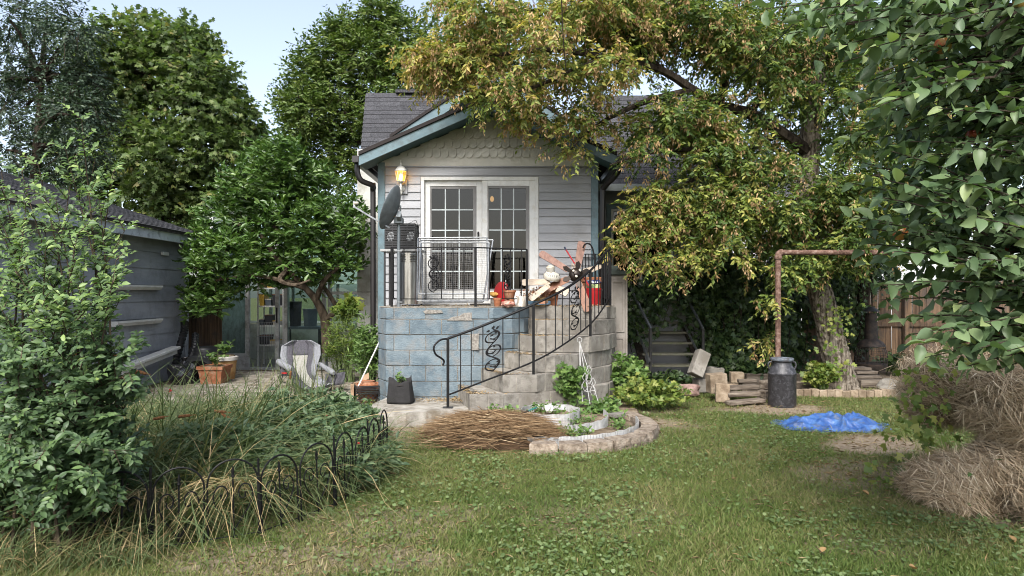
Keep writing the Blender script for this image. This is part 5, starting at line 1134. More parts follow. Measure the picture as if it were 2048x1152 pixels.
# black grow bag on the slab
gp = Vector((XP(801, 8.55), 8.55, 0.166)); gbg = thing('grow_bag', 'black fabric grow bag with a sprout on the concrete slab', 'planter', gp)
s = MB(); rb, rt_, h = 0.165, 0.135, 0.29
vs = []
for i, (r_, z_) in enumerate(((rb, 0), (rb*1.0, 0.03), (rt_*1.02, h*0.85), (rt_, h))):
    for k in range(24):
        a = 2*math.pi*k/24; ca, sa = math.cos(a), math.sin(a); q = (abs(ca)**5+abs(sa)**5)**(-1/5); f_ = 1+0.04*math.sin(3*a+i); dz_ = (0.03*math.sin(a*2+0.6)+0.018*math.sin(5*a)) if i == 3 else 0
        vs.append(gp+Vector((ca*r_*q*f_, sa*r_*q*f_*0.85, z_+dz_)))
s.add(vs, [(i*24+k, i*24+(k+1) % 24, (i+1)*24+(k+1) % 24, (i+1)*24+k) for i in range(3) for k in range(24)]); o = s.build('bag_wall', mat('black_felt', (0.022, 0.021, 0.021), 14, 0.95, bump=0.5, bscale=14), gbg, smooth=True); o.modifiers.new('thick', 'SOLIDIFY').thickness = 0.008
MB().lathe([(0.002, h*0.78), (rt_*0.98, h*0.76)], gp, 16, cap=False).build('soil', m_soil, gbg); leafy(gbg, 'sprout_leaves', gp+Vector((0.0, 0, h*0.78)), 26, 0.10, 0.06, 0.035, m_weed, h=0.14, stems=4)
# ================================================================== resin cabinet and wooden stair
m_resin = mat('taupe_resin', [(0.3, (0.212, 0.188, 0.164)), (0.7, (0.256, 0.232, 0.204))], 3, 0.6, bump=0.1, dirt=(0.176, 0.152, 0.124), dscale=4, damt=0.35)
m_resintop = mat('dark_green_resin', (0.06, 0.075, 0.065), 4, 0.6)
cbx0, cbx1, cy0 = XP(1218, 10.2), XP(1255, 10.2), 10.2
cb = thing('storage_cabinet', 'tall taupe resin cabinet with dark green top beside the steps', 'cabinet', ((cbx0+cbx1)/2, 10.45, 0))
MB().box((cbx0, cy0, 0), (cbx1, cy0+0.5, 1.80), bev=0.006).build('cabinet_body', m_resin, cb)
for za, zb_ in ((0.95, 1.72), (0.15, 0.88)):
    s = MB(); xa, xb = cbx0+0.03, cbx1-0.045; t = 0.028
    s.box((xa, cy0-0.014, za), (xb, cy0-0.001, za+t)); s.box((xa, cy0-0.014, zb_-t), (xb, cy0-0.001, zb_)); s.box((xa, cy0-0.014, za+t), (xa+t, cy0-0.001, zb_-t)); s.box((xb-t, cy0-0.014, za+t), (xb, cy0-0.001, zb_-t)); s.build('door_panel', m_resin, cb)
MB().box((cbx1-0.03, cy0-0.016, 0.02), (cbx1-0.004, cy0-0.0005, 1.79)).build('edge_rail', m_resin, cb)
MB().box((cbx0-0.03, cy0-0.035, 1.801), (cbx1+0.035, cy0+0.53, 1.87), bev=0.012).build('cabinet_top', m_resintop, cb)
tag(lump(Vector((cbx0+0.08, cy0+0.2, 1.90)), 0.13, 0.12, 0.05, 0.25, 2, 4, -0.03).build('folded_hose', m_resintop, None, smooth=True), 'dark green bundle lying on the cabinet top', 'bundle')
SX0, SX1 = 2.2, 3.14
stair = thing('wooden_stair', 'open wooden back stair with mossy treads under the vines', 'stair', ((SX0+SX1)/2, 12, 0))
m_oldwood = mat('mossy_grey_plank', [(0.3, (0.17, 0.16, 0.115)), (0.7, (0.30, 0.285, 0.215))], 8, 0.95, bump=0.5, stretch=(0.2, 2, 2), rand=0.15, dirt=(0.15, 0.16, 0.08), dscale=4, damt=0.35)
NT = 8
for i in range(NT):
    t = i/(NT-1); y = 11.15+1.75*t*0.92; z_ = 0.13+1.20*t
    MB().box((SX0+0.02, y, z_), (SX1-0.02+0.02*random.random(), y+0.24, z_+0.036), Matrix.Translation((0, 0, 0)), bev=0.005).build('tread', m_oldwood, stair)
for x in (SX0, SX1): MB().bar((x, 11.0, 0.0), (x, 12.85, 1.28), 0.038, 0.12, up=(1, 0, 0)).build('stringer', m_darkbark, stair)
MB().box((SX0-0.1, 12.5, 1.36), (SX1+0.1, 13.3-0.95, 1.40)).build('landing', m_oldwood, stair)
for i, (a, b) in enumerate((((1256, 620, 12.9), (1299, 722, 11.0)), ((1368, 648, 12.3), (1399, 712, 11.3)))): MB().bar(P(*a), P(*b), 0.03, 0.03).build('metal_edge', m_galv, stair)
for lab, a, b in (('left', (1258, 570, 12.2), (1301, 657, 11.1)), ('right', (1376, 600, 12.3), (1406, 658, 11.3))):
    MB().bar(P(*a), P(*b), 0.035, 0.045, bev=0.004).build('handrail', m_galv, stair)
    p_ = P(*b); MB().box((p_.x-0.02, p_.y-0.02, 0.1), (p_.x+0.02, p_.y+0.02, p_.z)).build('rail_post', m_oldiron, stair)

# ================================================================== back fence
FY = 14.4
bf = thing('board_fence', 'brown weathered board fence behind the leaning tree', 'fence', (6.5, FY, 0))
bms = [MB() for _ in range(3)]; fms = []
for k, s in enumerate(bms):
    wd, h = 0.138, 1.80+0.02*k; s.slab([(-wd/2, 0, 0.02), (wd/2, 0, 0.02), (wd/2, 0, h-0.04), (wd/2-0.035, 0, h), (-wd/2+0.035, 0, h), (-wd/2, 0, h-0.04)], (0, 0.018, 0)); fms.append(mesh_of('board', s.v, s.f, m_fence))
for me in fms:
    b_ = bmesh.new(); b_.from_mesh(me); bmesh.ops.recalc_face_normals(b_, faces=b_.faces); b_.to_mesh(me); b_.free()
for i in range(72):
    x = 3.7+i*0.146; piece('board', fms[i % 3], bf, (x, FY+0.003*(i % 2), 0), (0, R(random.uniform(-0.5, 0.5)), 0))
for zz in (ZP(648, FY), ZP(716, FY)): MB().box((3.6, FY-0.045, zz-0.05), (14.2, FY-0.001, zz+0.05)).build('fence_rail', m_fence, bf)
for px in (1555, 1683, 1812, 1960): x = XP(px, FY-0.1); MB().box((x-0.05, FY-0.14, 0), (x+0.05, FY-0.046, 1.72)).build('fence_post', m_fence, bf)

# ================================================================== neighbour's white house
NY = 19.0
m_nwhite = mat('white_vinyl_siding', [(0.3, (0.48, 0.488, 0.504)), (0.7, (0.56, 0.568, 0.576))], 3, 0.55, rand=0.04)
nb = thing('neighbour_house', 'white sided neighbouring house seen beyond the fence', 'house', (8.5, NY+2, 0))
MB().box((5.6, NY, 0), (12.6, NY+4, 4.0)).build('wall', m_nwhite, nb)
wx0, wx1, wz0, wz1 = XP(1668, NY), XP(1700, NY), ZP(566, NY), ZP(490, NY)
zz = 1.2
while zz < 3.95:
    for xa, xb in (((5.6, wx0-0.10), (wx1+0.10, 12.6)) if wz0-0.1 < zz+0.2 and zz < wz1+0.1 else ((5.6, 12.6),)):
        MB().add([(xa, NY-0.03, zz), (xb, NY-0.03, zz), (xb, NY-0.001, zz), (xa, NY-0.001, zz), (xa, NY-0.006, zz+0.205), (xb, NY-0.006, zz+0.205), (xb, NY-0.001, zz+0.205), (xa, NY-0.001, zz+0.205)], [(0, 3, 2, 1), (0, 1, 5, 4), (1, 2, 6, 5), (3, 0, 4, 7), (4, 5, 6, 7)]).build('siding_board', m_nwhite, nb)
    zz += 0.2
wn_ = MB(); wn_.box((wx0-0.09, NY-0.05, wz0-0.09), (wx0, NY+0.02, wz1+0.09)); wn_.box((wx1, NY-0.05, wz0-0.09), (wx1+0.09, NY+0.02, wz1+0.09)); wn_.box((wx0, NY-0.05, wz1), (wx1, NY+0.02, wz1+0.09)); wn_.box((wx0, NY-0.06, wz0-0.09), (wx1, NY+0.02, wz0)); wdo = wn_.build('window', m_nwhite, nb)
MB().box((wx0, NY-0.012, wz0), (wx1, NY-0.006, wz1)).build('pane', mat('dim_blind_glass', (0.10, 0.11, 0.12), 30, 0.25, stretch=(0.1, 1, 6)), wdo)
MB().slab([(5.2, NY-0.5, 3.95), (13, NY-0.5, 3.95), (13, NY+2.2, 5.1), (5.2, NY+2.2, 5.1)], (0, 0, 0.1)).build('roof', m_shingle, nb, fix=True)
MB().box((5.2, NY-0.53, 3.86), (13, NY-0.501, 4.06)).build('fascia', m_nwhite, nb)

# ================================================================== clothesline frame
m_rust = mat('rusty_pipe', [(0.25, (0.075, 0.040, 0.028)), (0.55, (0.15, 0.088, 0.064)), (0.8, (0.22, 0.155, 0.125))], 22, 0.85, bump=0.5, bscale=60, metal=0.1)
CY = 9.65; cx = XP(1556, CY); czz = ZP(505, CY)
cl = thing('clothesline_frame', 'rusty pipe clothesline post with a long crossbar', 'clothesline', (cx, CY, 0))
MB().tube([(cx, CY, 0), (cx, CY, czz-0.05)], 0.039, 14).build('upright', m_rust, cl, smooth=True)
MB().tube(arc((cx+0.06, CY, czz-0.06), 0.06, 180, 90, 8), 0.048, 14).build('elbow', m_rust, cl, smooth=True)
MB().lathe([(0.050, -0.035), (0.054, -0.03), (0.054, 0.0), (0.05, 0.004)], (cx, CY, czz-0.06), 14).build('collar', m_rust, cl, smooth=True)
MB().tube([(cx+0.05, CY, czz), (cx+3.2, CY, czz)], 0.037, 14).build('crossbar', m_rust, cl, smooth=True)
MB().tube([(cx+3.1, CY, 0), (cx+3.1, CY, czz-0.03)], 0.039, 14).build('upright', m_rust, cl, smooth=True)

# ================================================================== milk can
m_can = mat('black_painted_can', [(0.3, (0.018, 0.018, 0.021)), (0.7, (0.036, 0.036, 0.04))], 12, 0.5, spec=0.5, bump=0.15, bscale=50, dirt=(0.09, 0.09, 0.10), dscale=26, damt=0.32)
m_canlid = mat('worn_blue_grey_lid', [(0.3, (0.07, 0.085, 0.105)), (0.7, (0.15, 0.17, 0.195))], 16, 0.55, dirt=(0.05, 0.045, 0.045), dscale=14, damt=0.4)
kc = G(1564, 812); kc.z = 0.0; mk = thing('milk_can', 'black painted milk can with a blue grey lid on bare soil', 'milk can', kc)
rk = 0.182
MB().lathe([(rk*0.97, 0), (rk, 0.01), (rk, 0.43), (rk*1.02, 0.435), (rk*1.02, 0.45), (rk*0.99, 0.455), (rk*0.94, 0.49), (rk*0.78, 0.535), (rk*0.68, 0.56), (rk*0.66, 0.60), (rk*0.72, 0.615)], kc, 32).build('can_body', m_can, mk, smooth=True)
MB().lathe([(rk*0.70, 0.612), (rk*0.81, 0.618), (rk*0.83, 0.63), (rk*0.83, 0.645), (rk*0.80, 0.655), (rk*0.72, 0.652), (rk*0.5, 0.642), (0.01, 0.64)], kc, 32).build('lid', m_canlid, mk, smooth=True)
for sg in (-1, 1): MB().tube(spline([kc+Vector((sg*rk*0.68, 0, 0.60)), kc+Vector((sg*rk*0.95, 0, 0.595)), kc+Vector((sg*rk*1.03, 0, 0.55)), kc+Vector((sg*rk*0.93, 0, 0.50))], 5), 0.011, 7).build('handle', m_can, mk, smooth=True)

# ================================================================== blue tarp
m_tarp = mat('blue_tarpaulin', [(0.3, (0.017, 0.05525, 0.187)), (0.55, (0.0306, 0.08925, 0.2635)), (0.85, (0.0765, 0.1615, 0.34))], 6, 0.42, spec=0.5, bump=0.5, bscale=30, dirt=(0.085, 0.102, 0.136), dscale=8, damt=0.34)
tcx, tcy = (G(1665, 850)).x-0.06, 7.85
def make_tarp():
    nx, ny = 90, 60; V = []; F = []; idx = {}
    rs = np.random.default_rng(5)
    folds = [(rs.uniform(0, 6.28), rs.uniform(7, 22), rs.uniform(0, 6.28), rs.uniform(0.004, 0.014)) for _ in range(14)]
    for j in range(ny+1):
        for i in range(nx+1):
            u = i/nx*2-1; v = j/ny*2-1
            x = u*0.69; y = v*0.44
            ed = 0.93+0.05*math.sin(math.atan2(v, u)*5+1)+0.04*math.sin(math.atan2(v, u)*9)
            r = (abs(u)**2.6+abs(v)**2.6)**(1/2.6)/ed
            lump_ = 0.115*math.exp(-((u+0.15)/0.45)**2-(v/0.6)**2)+0.095*math.exp(-((u-0.5)/0.30)**2-((v-0.05)/0.65)**2)+0.05*math.exp(-((u+0.75)/0.25)**2-((v+0.1)/0.5)**2)
            fd = sum(a*(1-2*abs(math.sin(0.5*(k*(u*math.cos(t)+v*math.sin(t))+p+1.2*math.sin(3*u+2*v))))) for t, k, p, a in folds)*0.75
            ridge = 0.045*max(0, 1-abs(u-0.06+0.25*v)/0.07)*(1-abs(v)*0.6)+0.035*max(0, 1-abs(u-0.3-0.5*v)/0.05)
            e = max(0.0, min(1.0, (1-r)/0.30)); e = e*e*(3-2*e)
            z = 0.006+max(0, (lump_*1.25+fd+ridge))*e+0.012*(1-e)*abs(math.sin(9*u+7*v))
            if r <= 1.0: idx[(i, j)] = len(V); V.append((tcx+x+0.02*math.sin(8*v), tcy+y, z))
    for j in range(ny):
        for i in range(nx):
            q = [(i, j), (i+1, j), (i+1, j+1), (i, j+1)]
            if all(k in idx for k in q): F.append(tuple(idx[k] for k in q))
    return MB().add(V, F)
tp_ = make_tarp().build('tarpaulin', m_tarp, None); tp_.modifiers.new('thick', 'SOLIDIFY').thickness = 0.004; 
for k in range(7):
    a_ = R(200+k*22); q_ = Vector((tcx+0.54*math.cos(a_), tcy+0.40*math.sin(a_), 0.022)); MB().lathe([(0.007, 0), (0.012, 0.0), (0.012, 0.003), (0.007, 0.003)], q_, 10, cap=False).build('eyelet', m_galv, tp_)
tag(tp_, 'crumpled blue tarpaulin bundled on the lawn', 'tarpaulin')

# ================================================================== chiminea
hc = Vector((XP(1742, 12.0), 12.0, 0.0)); cm = thing('chiminea', 'dark iron chiminea with mesh sides and a capped flue', 'chiminea', hc)
m_dk = mat('sooty_iron', [(0.3, (0.012, 0.010, 0.009)), (0.75, (0.045, 0.030, 0.023))], 12, 0.7, bump=0.3)
MB().lathe([(0.14, 0.16), (0.22, 0.18), (0.255, 0.26), (0.26, 0.30), (0.24, 0.30)], hc, 22).build('fire_bowl', m_dk, cm, smooth=True)
s = MB()
for k in range(26):
    a = 2*math.pi*k/26; s.tube([hc+Vector((0.25*math.cos(a), 0.25*math.sin(a), 0.30)), hc+Vector((0.262*math.cos(a), 0.262*math.sin(a), 0.45)), hc+Vector((0.21*math.cos(a), 0.21*math.sin(a), 0.62))], 0.004, 4)
for zz, r_ in ((0.36, 0.257), (0.43, 0.262), (0.50, 0.25), (0.56, 0.235)): s.tube(arc(hc+Vector((0, 0, zz)), r_, 0, 360, 26, (1, 0, 0), (0, 1, 0)), 0.004, 4)
s.build('mesh_wall', m_dk, cm)
MB().lathe([(0.23, 0.60), (0.225, 0.63), (0.19, 0.68), (0.13, 0.72), (0.11, 0.73), (0.092, 1.18), (0.085, 1.18), (0.10, 0.74)], hc, 22).build('hood_and_flue', m_dk, cm, smooth=True)
MB().lathe([(0.13, 1.22), (0.14, 1.215), (0.05, 1.29), (0.01, 1.30)], hc, 18).build('rain_cap', m_oldiron, cm, smooth=True)
for a in (40, 130, 220, 310): MB().tube([hc+Vector((0.09*math.cos(R(a)), 0.09*math.sin(R(a)), 1.17)), hc+Vector((0.09*math.cos(R(a)), 0.09*math.sin(R(a)), 1.235))], 0.006, 4).build('cap_strut', m_dk, cm)
for a in (30, 150, 270): MB().tube([hc+Vector((0.18*math.cos(R(a)), 0.18*math.sin(R(a)), 0.22)), hc+Vector((0.26*math.cos(R(a)), 0.26*math.sin(R(a)), 0.0))], 0.012, 6).build('leg', m_dk, cm)

# ================================================================== timbers, blocks, boards
m_tie = mat('weathered_timber', [(0.28, (0.06, 0.044, 0.032)), (0.55, (0.128, 0.1024, 0.0784)), (0.8, (0.2, 0.168, 0.132))], 8, 0.95, bump=0.7, bscale=22, stretch=(0.25, 2, 2), rand=0.18)
def timber(label, a, b, wd, ht, m=m_tie, name='timber', cat='timber', grp='old timbers at the bed edge'):
    o = MB().bar(a, b, wd, ht, bev=0.008).build(name, m, None); return tag(o, label, cat, grp)
def gp_(px, py, z=0.0): return G(px, py, z)
timber('long grey timber lying behind the milk can', (XP(1480, 10.6), 10.6, 0.08), (XP(1665, 10.7), 10.7, 0.08), 0.15, 0.15)
timber('second long timber further back behind the rusty post', (XP(1490, 11.6), 11.6, 0.09), (XP(1700, 11.7), 11.7, 0.09), 0.15, 0.15)
timber('short stub timber left of the milk can', (XP(1522, 9.75), 9.75, 0.07), (XP(1545, 9.8), 9.9, 0.07), 0.14, 0.13)
timber('short timber stacked on the stub beside the milk can', (XP(1524, 9.9), 9.9, 0.20), (XP(1552, 10.1), 10.1, 0.20), 0.13, 0.12)
timber('bottom splintered plank of the small pile', (XP(1455, 9.25), 9.25, 0.04), (XP(1525, 9.4), 9.40, 0.06), 0.16, 0.05)
timber('middle plank of the small pile', (XP(1453, 9.5), 9.5, 0.12), (XP(1517, 9.55), 9.55, 0.13), 0.14, 0.06)
timber('upper plank of the small pile', (XP(1453, 9.62), 9.62, 0.20), (XP(1516, 9.66), 9.66, 0.205), 0.12, 0.06)
timber('short top plank of the small pile', (XP(1476, 9.8), 9.8, 0.27), (XP(1512, 9.8), 9.8, 0.275), 0.10, 0.05)
def block(label, c, size, rot, m=m_bareblock, name='concrete_block', cat='block', cores=True, grp='loose masonry blocks'):
    M_ = Matrix.Translation(c) @ Euler(rot).to_matrix().to_4x4(); a, b, h = size
    t = thing(name, label, cat, (c[0], c[1], 0), grp); MB().box((-a/2, -b/2, -h/2), (a/2, b/2, h/2), M_, bev=0.008).build('block_body', m, t)
    if cores:
        for sg in (-1, 1): MB().box((sg*a*0.23-a*0.14, -b*0.3, h/2-0.004), (sg*a*0.23+a*0.14, b*0.3, h/2+0.001), M_).build('core_hole', m_blackplastic, t)
    return t
m_tanblock = mat('tan_paver_block', [(0.28, (0.144, 0.1044, 0.0684)), (0.6, (0.2376, 0.1836, 0.126)), (0.85, (0.3024, 0.2448, 0.18))], 8, 0.95, bump=0.6, rand=0.12)
block('grey concrete block tilted upright against the rubble', Vector((XP(1398, 10.4), 10.4, 0.46)), (0.2, 0.16, 0.40), (R(-14), R(27), R(8)), cores=False)
block('grey concrete block lying behind the tilted one', Vector((XP(1422, 10.75), 10.75, 0.28)), (0.38, 0.2, 0.19), (0, R(6), R(-12)))
block('brown concrete block half buried beneath the tilted block', Vector((XP(1412, 10.5), 10.5, 0.12)), (0.36, 0.22, 0.2), (0, 0, R(14)), cores=False)
block('tan box shaped block in front of the rubble', Vector((XP(1433, 9.75), 9.75, 0.25)), (0.25, 0.2, 0.27), (0, R(-4), R(6)), m_tanblock, cores=False)
block('square tan paver leaning on the box shaped block', Vector((XP(1445, 9.5), 9.5, 0.14)), (0.19, 0.07, 0.26), (R(-12), R(3), R(-5)), m_tanblock, 'paver_stone', 'paver', False)
block('tan block set on the bed edge left of the rusty post', Vector((XP(1473, 10.5), 10.5, 0.24)), (0.2, 0.16, 0.16), (0, 0, R(-6)), m_tanblock, cores=False)
block('small tan block between the planks and the box shaped block', Vector((XP(1463, 9.8), 9.8, 0.17)), (0.14, 0.1, 0.12), (0, 0, R(10)), m_tanblock, cores=False)
tag(lump(Vector((XP(1375, 10.1), 10.1, 0.10)), 0.19, 0.14, 0.10, 0.3, 3, 31).build('rock', mat('reddish_field_rock', [(0.3, (0.14, 0.085, 0.07)), (0.7, (0.28, 0.19, 0.165))], 9, 0.9, bump=0.6)), 'reddish rock lying left of the rubble blocks', 'rock')
tag(lump(Vector((XP(1783, 10.8), 10.8, 0.06)), 0.2, 0.15, 0.12, 0.2, 3, 32).build('rock', m_bareblock), 'grey round rock at the foot of the chiminea', 'rock')
tag(lump(Vector((XP(1632, 10.3), 10.3, 0.02)), 0.08, 0.06, 0.07, 0.2, 3, 33).build('rock', m_bareblock), 'small pale rock at the base of the leaning tree', 'rock')
for i, (a, b, z_, lab) in enumerate((((1702, 11.2), (1756, 11.25), 0.16, 'lowest board stacked before the chiminea'), ((1706, 11.35), (1748, 11.4), 0.22, 'middle board stacked before the chiminea'), ((1698, 11.45), (1735, 11.5), 0.27, 'top board stacked before the chiminea'), ((1715, 11.1), (1765, 11.12), 0.07, 'thick base timber below the boards by the chiminea'))):
    timber(lab, (XP(*a), a[1], z_), (XP(*b), b[1], z_), 0.22, 0.045 if i < 3 else 0.12, name='stacked_board', cat='board', grp='boards by the chiminea')
# low brick edge along the tree bed
for i in range(13):
    px = 1597+i*15.6; d = 10.15-0.02*i+0.25*max(0, (i-6)/6)**2; L = 15.0/FPX*d
    o = MB().box((-L/2, -0.05, 0), (L/2, 0.05, 0.10+0.008*(i % 3)), bev=0.006).build('edging_brick', m_tanblock); o.location = (XP(px, d), d, 0); o.rotation_euler = (0, 0, R(random.uniform(-4, 4)))
    tag(o, 'tan edging brick, number %s from the milk can along the tree bed' % ('one two three four five six seven eight nine ten eleven twelve thirteen'.split()[i]), 'brick', 'edging bricks round the tree bed')

# ================================================================== hay bales
m_hay = mat('matted_straw', [(0.28, (0.10, 0.072, 0.045)), (0.6, (0.24, 0.18, 0.115)), (0.85, (0.40, 0.32, 0.22))], 22, 1.0, bump=1.0, bscale=40, stretch=(1, 1, 2.5))
m_straw = leafmat('straw_stalk', [(0, (0.15, 0.105, 0.064)), (0.4, (0.33, 0.245, 0.155)), (0.8, (0.51, 0.41, 0.28)), (1, (0.64, 0.55, 0.41))], 0.8, 0.0, 0.2)
def bale(label, c, sz, rz, n, seed, droop=0.5):
    c = Vector(c); t = thing('hay_bale', label, 'hay bale', (c.x, c.y, c.z-sz[2]), 'weathered hay bales')
    rs = np.random.default_rng(seed); s = MB(); ph = rs.random(6)*6.28
    bm_ = bmesh.new(); bmesh.ops.create_icosphere(bm_, subdivisions=4, radius=1); cr, sr_ = math.cos(rz), math.sin(rz); vs = []
    def shape(q):
        x, y, z_ = q; k = (abs(x)**3.2+abs(y)**3.2+abs(z_)**3.2)**(-1/3.2)
        k *= 1+0.08*math.sin(5*x+ph[0]+3*z_)+0.07*math.sin(4*y+ph[1]+6*x)+0.06*math.sin(9*z_+ph[2]+4*x)+0.04*math.sin(17*x+13*z_+ph[3])
        x, y, z_ = x*k*sz[0], y*k*sz[1], z_*k*sz[2]; return Vector((c.x+x*cr-y*sr_, c.y+x*sr_+y*cr, max(c.z+z_, 0.0)))
    for v in bm_.verts: vs.append(shape(v.co))
    bm_.verts.index_update(); fs = [[v.index for v in f.verts] for f in bm_.faces]; bm_.free(); s.add(vs, fs); s.build('bale_body', m_hay, t, smooth=True)
    d = rand_unit(n); pos = np.array([tuple(shape(q)) for q in d]); out = unit(pos-np.array(c))
    tg = unit(np.cross(out, rng.normal(size=(n, 3))*0.5+np.array([0.5*math.cos(rz), 0.5*math.sin(rz), 1.0])))
    ax = tg*np.where(rng.random((n, 1)) < 0.5, 1, -1)+out*0.28*rng.random((n, 1))+rng.normal(size=(n, 3))*0.25; ax[:, 2] -= droop*rng.random(n)
    L = 0.05+0.13*rng.random(n); blades = bulk('straw', [(T_TRI, pos+out*0.004, ax, out+rng.normal(size=(n, 3))*0.4, L, 0.006, np.clip(rng.normal(0.5, 0.25, n), 0, 1))], m_straw, t); blades['kind'] = 'stuff'
    m2 = n//5; sel = np.argsort(-(pos[:, 2]-0.6*(pos[:, 1]-c.y)+rng.normal(size=n)*0.12))[:m2]; tuft = pos[sel][rng.integers(0, m2, 24)]
    tp2 = tuft[rng.integers(0, 24, m2)]+rng.normal(size=(m2, 3))*np.array([0.07, 0.05, 0.035]); sd_ax = np.stack([rng.normal(size=m2)*0.5, -0.25-0.4*rng.random(m2), -0.3-0.9*rng.random(m2)], -1)
    hang = bulk('hanging_straw', [(T_TRI, tp2, sd_ax, rng.normal(size=(m2, 3))+np.array([0, -1, 0.4]), 0.07+0.12*rng.random(m2), 0.006, np.clip(rng.normal(0.62, 0.25, m2), 0, 1))], m_straw, t); hang['kind'] = 'stuff'
    for k in (-0.35, 0.35):
        pts = []
        for a in range(0, 361, 15):
            q = Vector((k, math.cos(R(a)), math.sin(R(a)))).normalized(); pts.append(shape(q)+ (shape(q)-c).normalized()*0.004)
        MB().tube(pts, 0.003, 4).build('twine', m_woodpale, t)
    return t
bale('upper hay bale with straw slumping over its front', (3.80, 4.95, 0.72), (0.44, 0.34, 0.27), R(12), 16000, 1)
bale('small bale top with vines draped over its left end', (3.55, 5.5, 0.76), (0.34, 0.30, 0.27), R(-10), 8000, 2)
bale('broad middle bale sagging under the upper one', (3.95, 5.0, 0.34), (0.46, 0.38, 0.34), R(5), 12000, 3)
bale('rounded loose bale lying lowest in front of the stack', (3.25, 4.95, 0.15), (0.30, 0.24, 0.17), R(8), 9000, 4)
bale('near bale cut by the right edge of the picture', (3.70, 4.35, 0.16), (0.32, 0.3, 0.2), R(-15), 9000, 5)

# ================================================================== tiered bed: galvanised rings, edging stones
m_galvr = mat('weathered_galvanised_strip', [(0.3, (0.34, 0.34, 0.335)), (0.55, (0.46, 0.46, 0.455)), (0.8, (0.56, 0.56, 0.555))], 7, 0.45, metal=0.25, dirt=(0.24, 0.22, 0.18), dscale=5, damt=0.3)
def ring(label, c, rx, ry, a0, a1, z0f, z1f, n=64):
    """low corrugated metal strip standing on edge round an arc"""
    V = []; F = []
    for i in range(n*3+1):
        t = i/(n*3); a = R(a0+(a1-a0)*t); k = 1+0.0035*math.sin(i*1.9); x = c[0]+rx*k*math.cos(a); y = c[1]+ry*k*math.sin(a)
        V += [(x, y, z0f(t)), (x, y, z1f(t)+0.004*math.sin(i*0.31))]
    for i in range(n*3): F.append((2*i, 2*i+2, 2*i+3, 2*i+1))
    o = MB().add(V, F).build('metal_edging', m_galvr, None); o.modifiers.new('thick', 'SOLIDIFY').thickness = 0.003; return tag(o, label, 'garden edging', 'galvanised bed rings')
ring('top full ring of galvanised edging below the steps', (0.43, 7.58), 0.325, 0.36, 0, 360, lambda t: 0.06, lambda t: 0.245)
ring('middle curved galvanised strip of the tiered bed', (0.42, 7.72), 0.66, 0.70, -115, 15, lambda t: 0.0, lambda t: 0.155+0.03*t)
ring('lowest galvanised strip just inside the edging stones', (0.42, 7.62), 0.98, 0.94, -112, 5, lambda t: 0.0, lambda t: 0.115+0.03*t)
def mound(name, c, rx, ry, h, m, label):
    V = [(c[0], c[1], h)]; F = []; n = 40
    for j, (q, hh) in enumerate(((0.5, h*1.0), (0.93, h*0.93), (1.0, 0.0))):
        for k in range(n): a = 2*math.pi*k/n; V.append((c[0]+rx*q*math.cos(a), c[1]+ry*q*math.sin(a), hh+0.012*math.sin(7*a+j)))
    for k in range(n): F.append((0, 1+k, 1+(k+1) % n))
    for j in range(2):
        for k in range(n): F.append((1+j*n+k, 1+(j+1)*n+k, 1+(j+1)*n+(k+1) % n, 1+j*n+(k+1) % n))
    o = MB().add(V, F).build(name, m); return tag(o, label, None, None, 'structure')
mound('soil_bed', (0.42, 7.66), 0.985, 0.95, 0.075, m_soil, 'lowest soil tier'); mound('soil_bed', (0.43, 7.73), 0.65, 0.69, 0.13, m_soil, 'middle soil tier'); mound('soil_bed', (0.43, 7.58), 0.315, 0.35, 0.19, m_soil, 'top soil tier'); mound('soil_bed', (0.45, 8.3), 1.15, 0.62, 0.115, m_soil, 'raised soil at the foot of the steps')
m_edgestone = mat('tan_split_face_stone', [(0.25, (0.1224, 0.0936, 0.0684)), (0.55, (0.2232, 0.18, 0.1368)), (0.85, (0.3024, 0.2592, 0.2088))], 14, 0.95, bump=0.8, bscale=50, rand=0.10)
ec = Vector((0.42, 7.60, 0))
words2 = 'first second third fourth fifth sixth seventh eighth ninth tenth eleventh twelfth thirteenth'.split()
for i in range(12):
    a = R(-96+i*13.6); ro, ri = 1.18, 1.005; hw = R(6.5)
    s = MB(); z1 = 0.105+random.uniform(-0.004, 0.006)
    nrm = Vector((math.cos(a), math.sin(a), 0)); outer = []
    for k in range(5):
        b = a-hw+2*hw*k/4; outer.append(ec+Vector((math.cos(b), math.sin(b), 0))*(ro+random.uniform(-0.012, 0.012)))
    inn = [ec+Vector((math.cos(a+q*hw*0.86), math.sin(a+q*hw*0.86), 0))*ri for q in (1, -1)]
    base = [Vector((p.x, p.y, -0.01)) for p in outer+inn]; midv = [Vector((p.x, p.y, z1*0.5))+(p-ec).normalized()*random.uniform(-0.008, 0.012) for p in outer]+[Vector((p.x, p.y, z1*0.5)) for p in inn]; top_ = [Vector((p.x, p.y, z1))-(p-ec).normalized()*0.008 for p in outer]+[Vector((p.x, p.y, z1)) for p in inn]
    n = 7; s.add(base+midv+top_, [tuple(range(14, 21))]+[(j*n+k, j*n+(k+1) % n, (j+1)*n+(k+1) % n, (j+1)*n+k) for j in range(2) for k in range(n)])
    o = s.build('edging_stone', m_edgestone, None, fix=True)
    tag(o, 'tan split edging stone, %s in the arc counting from the brush pile' % words2[i], 'stone', 'edging stones round the tiered bed')
tag(lump(P(1098, 817, 7.5), 0.045, 0.04, 0.05, 0.25, 2, 41).build('rock', m_white), 'small white stone inside the top metal ring', 'rock')
tt = thing('hand_rake', 'small garden tool with a teal handle in the top metal ring', 'garden tool', P(1055, 822, 7.4))
MB().tube([P(1056, 822, 7.4), P(1073, 815, 7.55)], 0.009, 7).build('handle', mat('teal_handle', (0.03, 0.20, 0.18), 5, 0.5), tt)
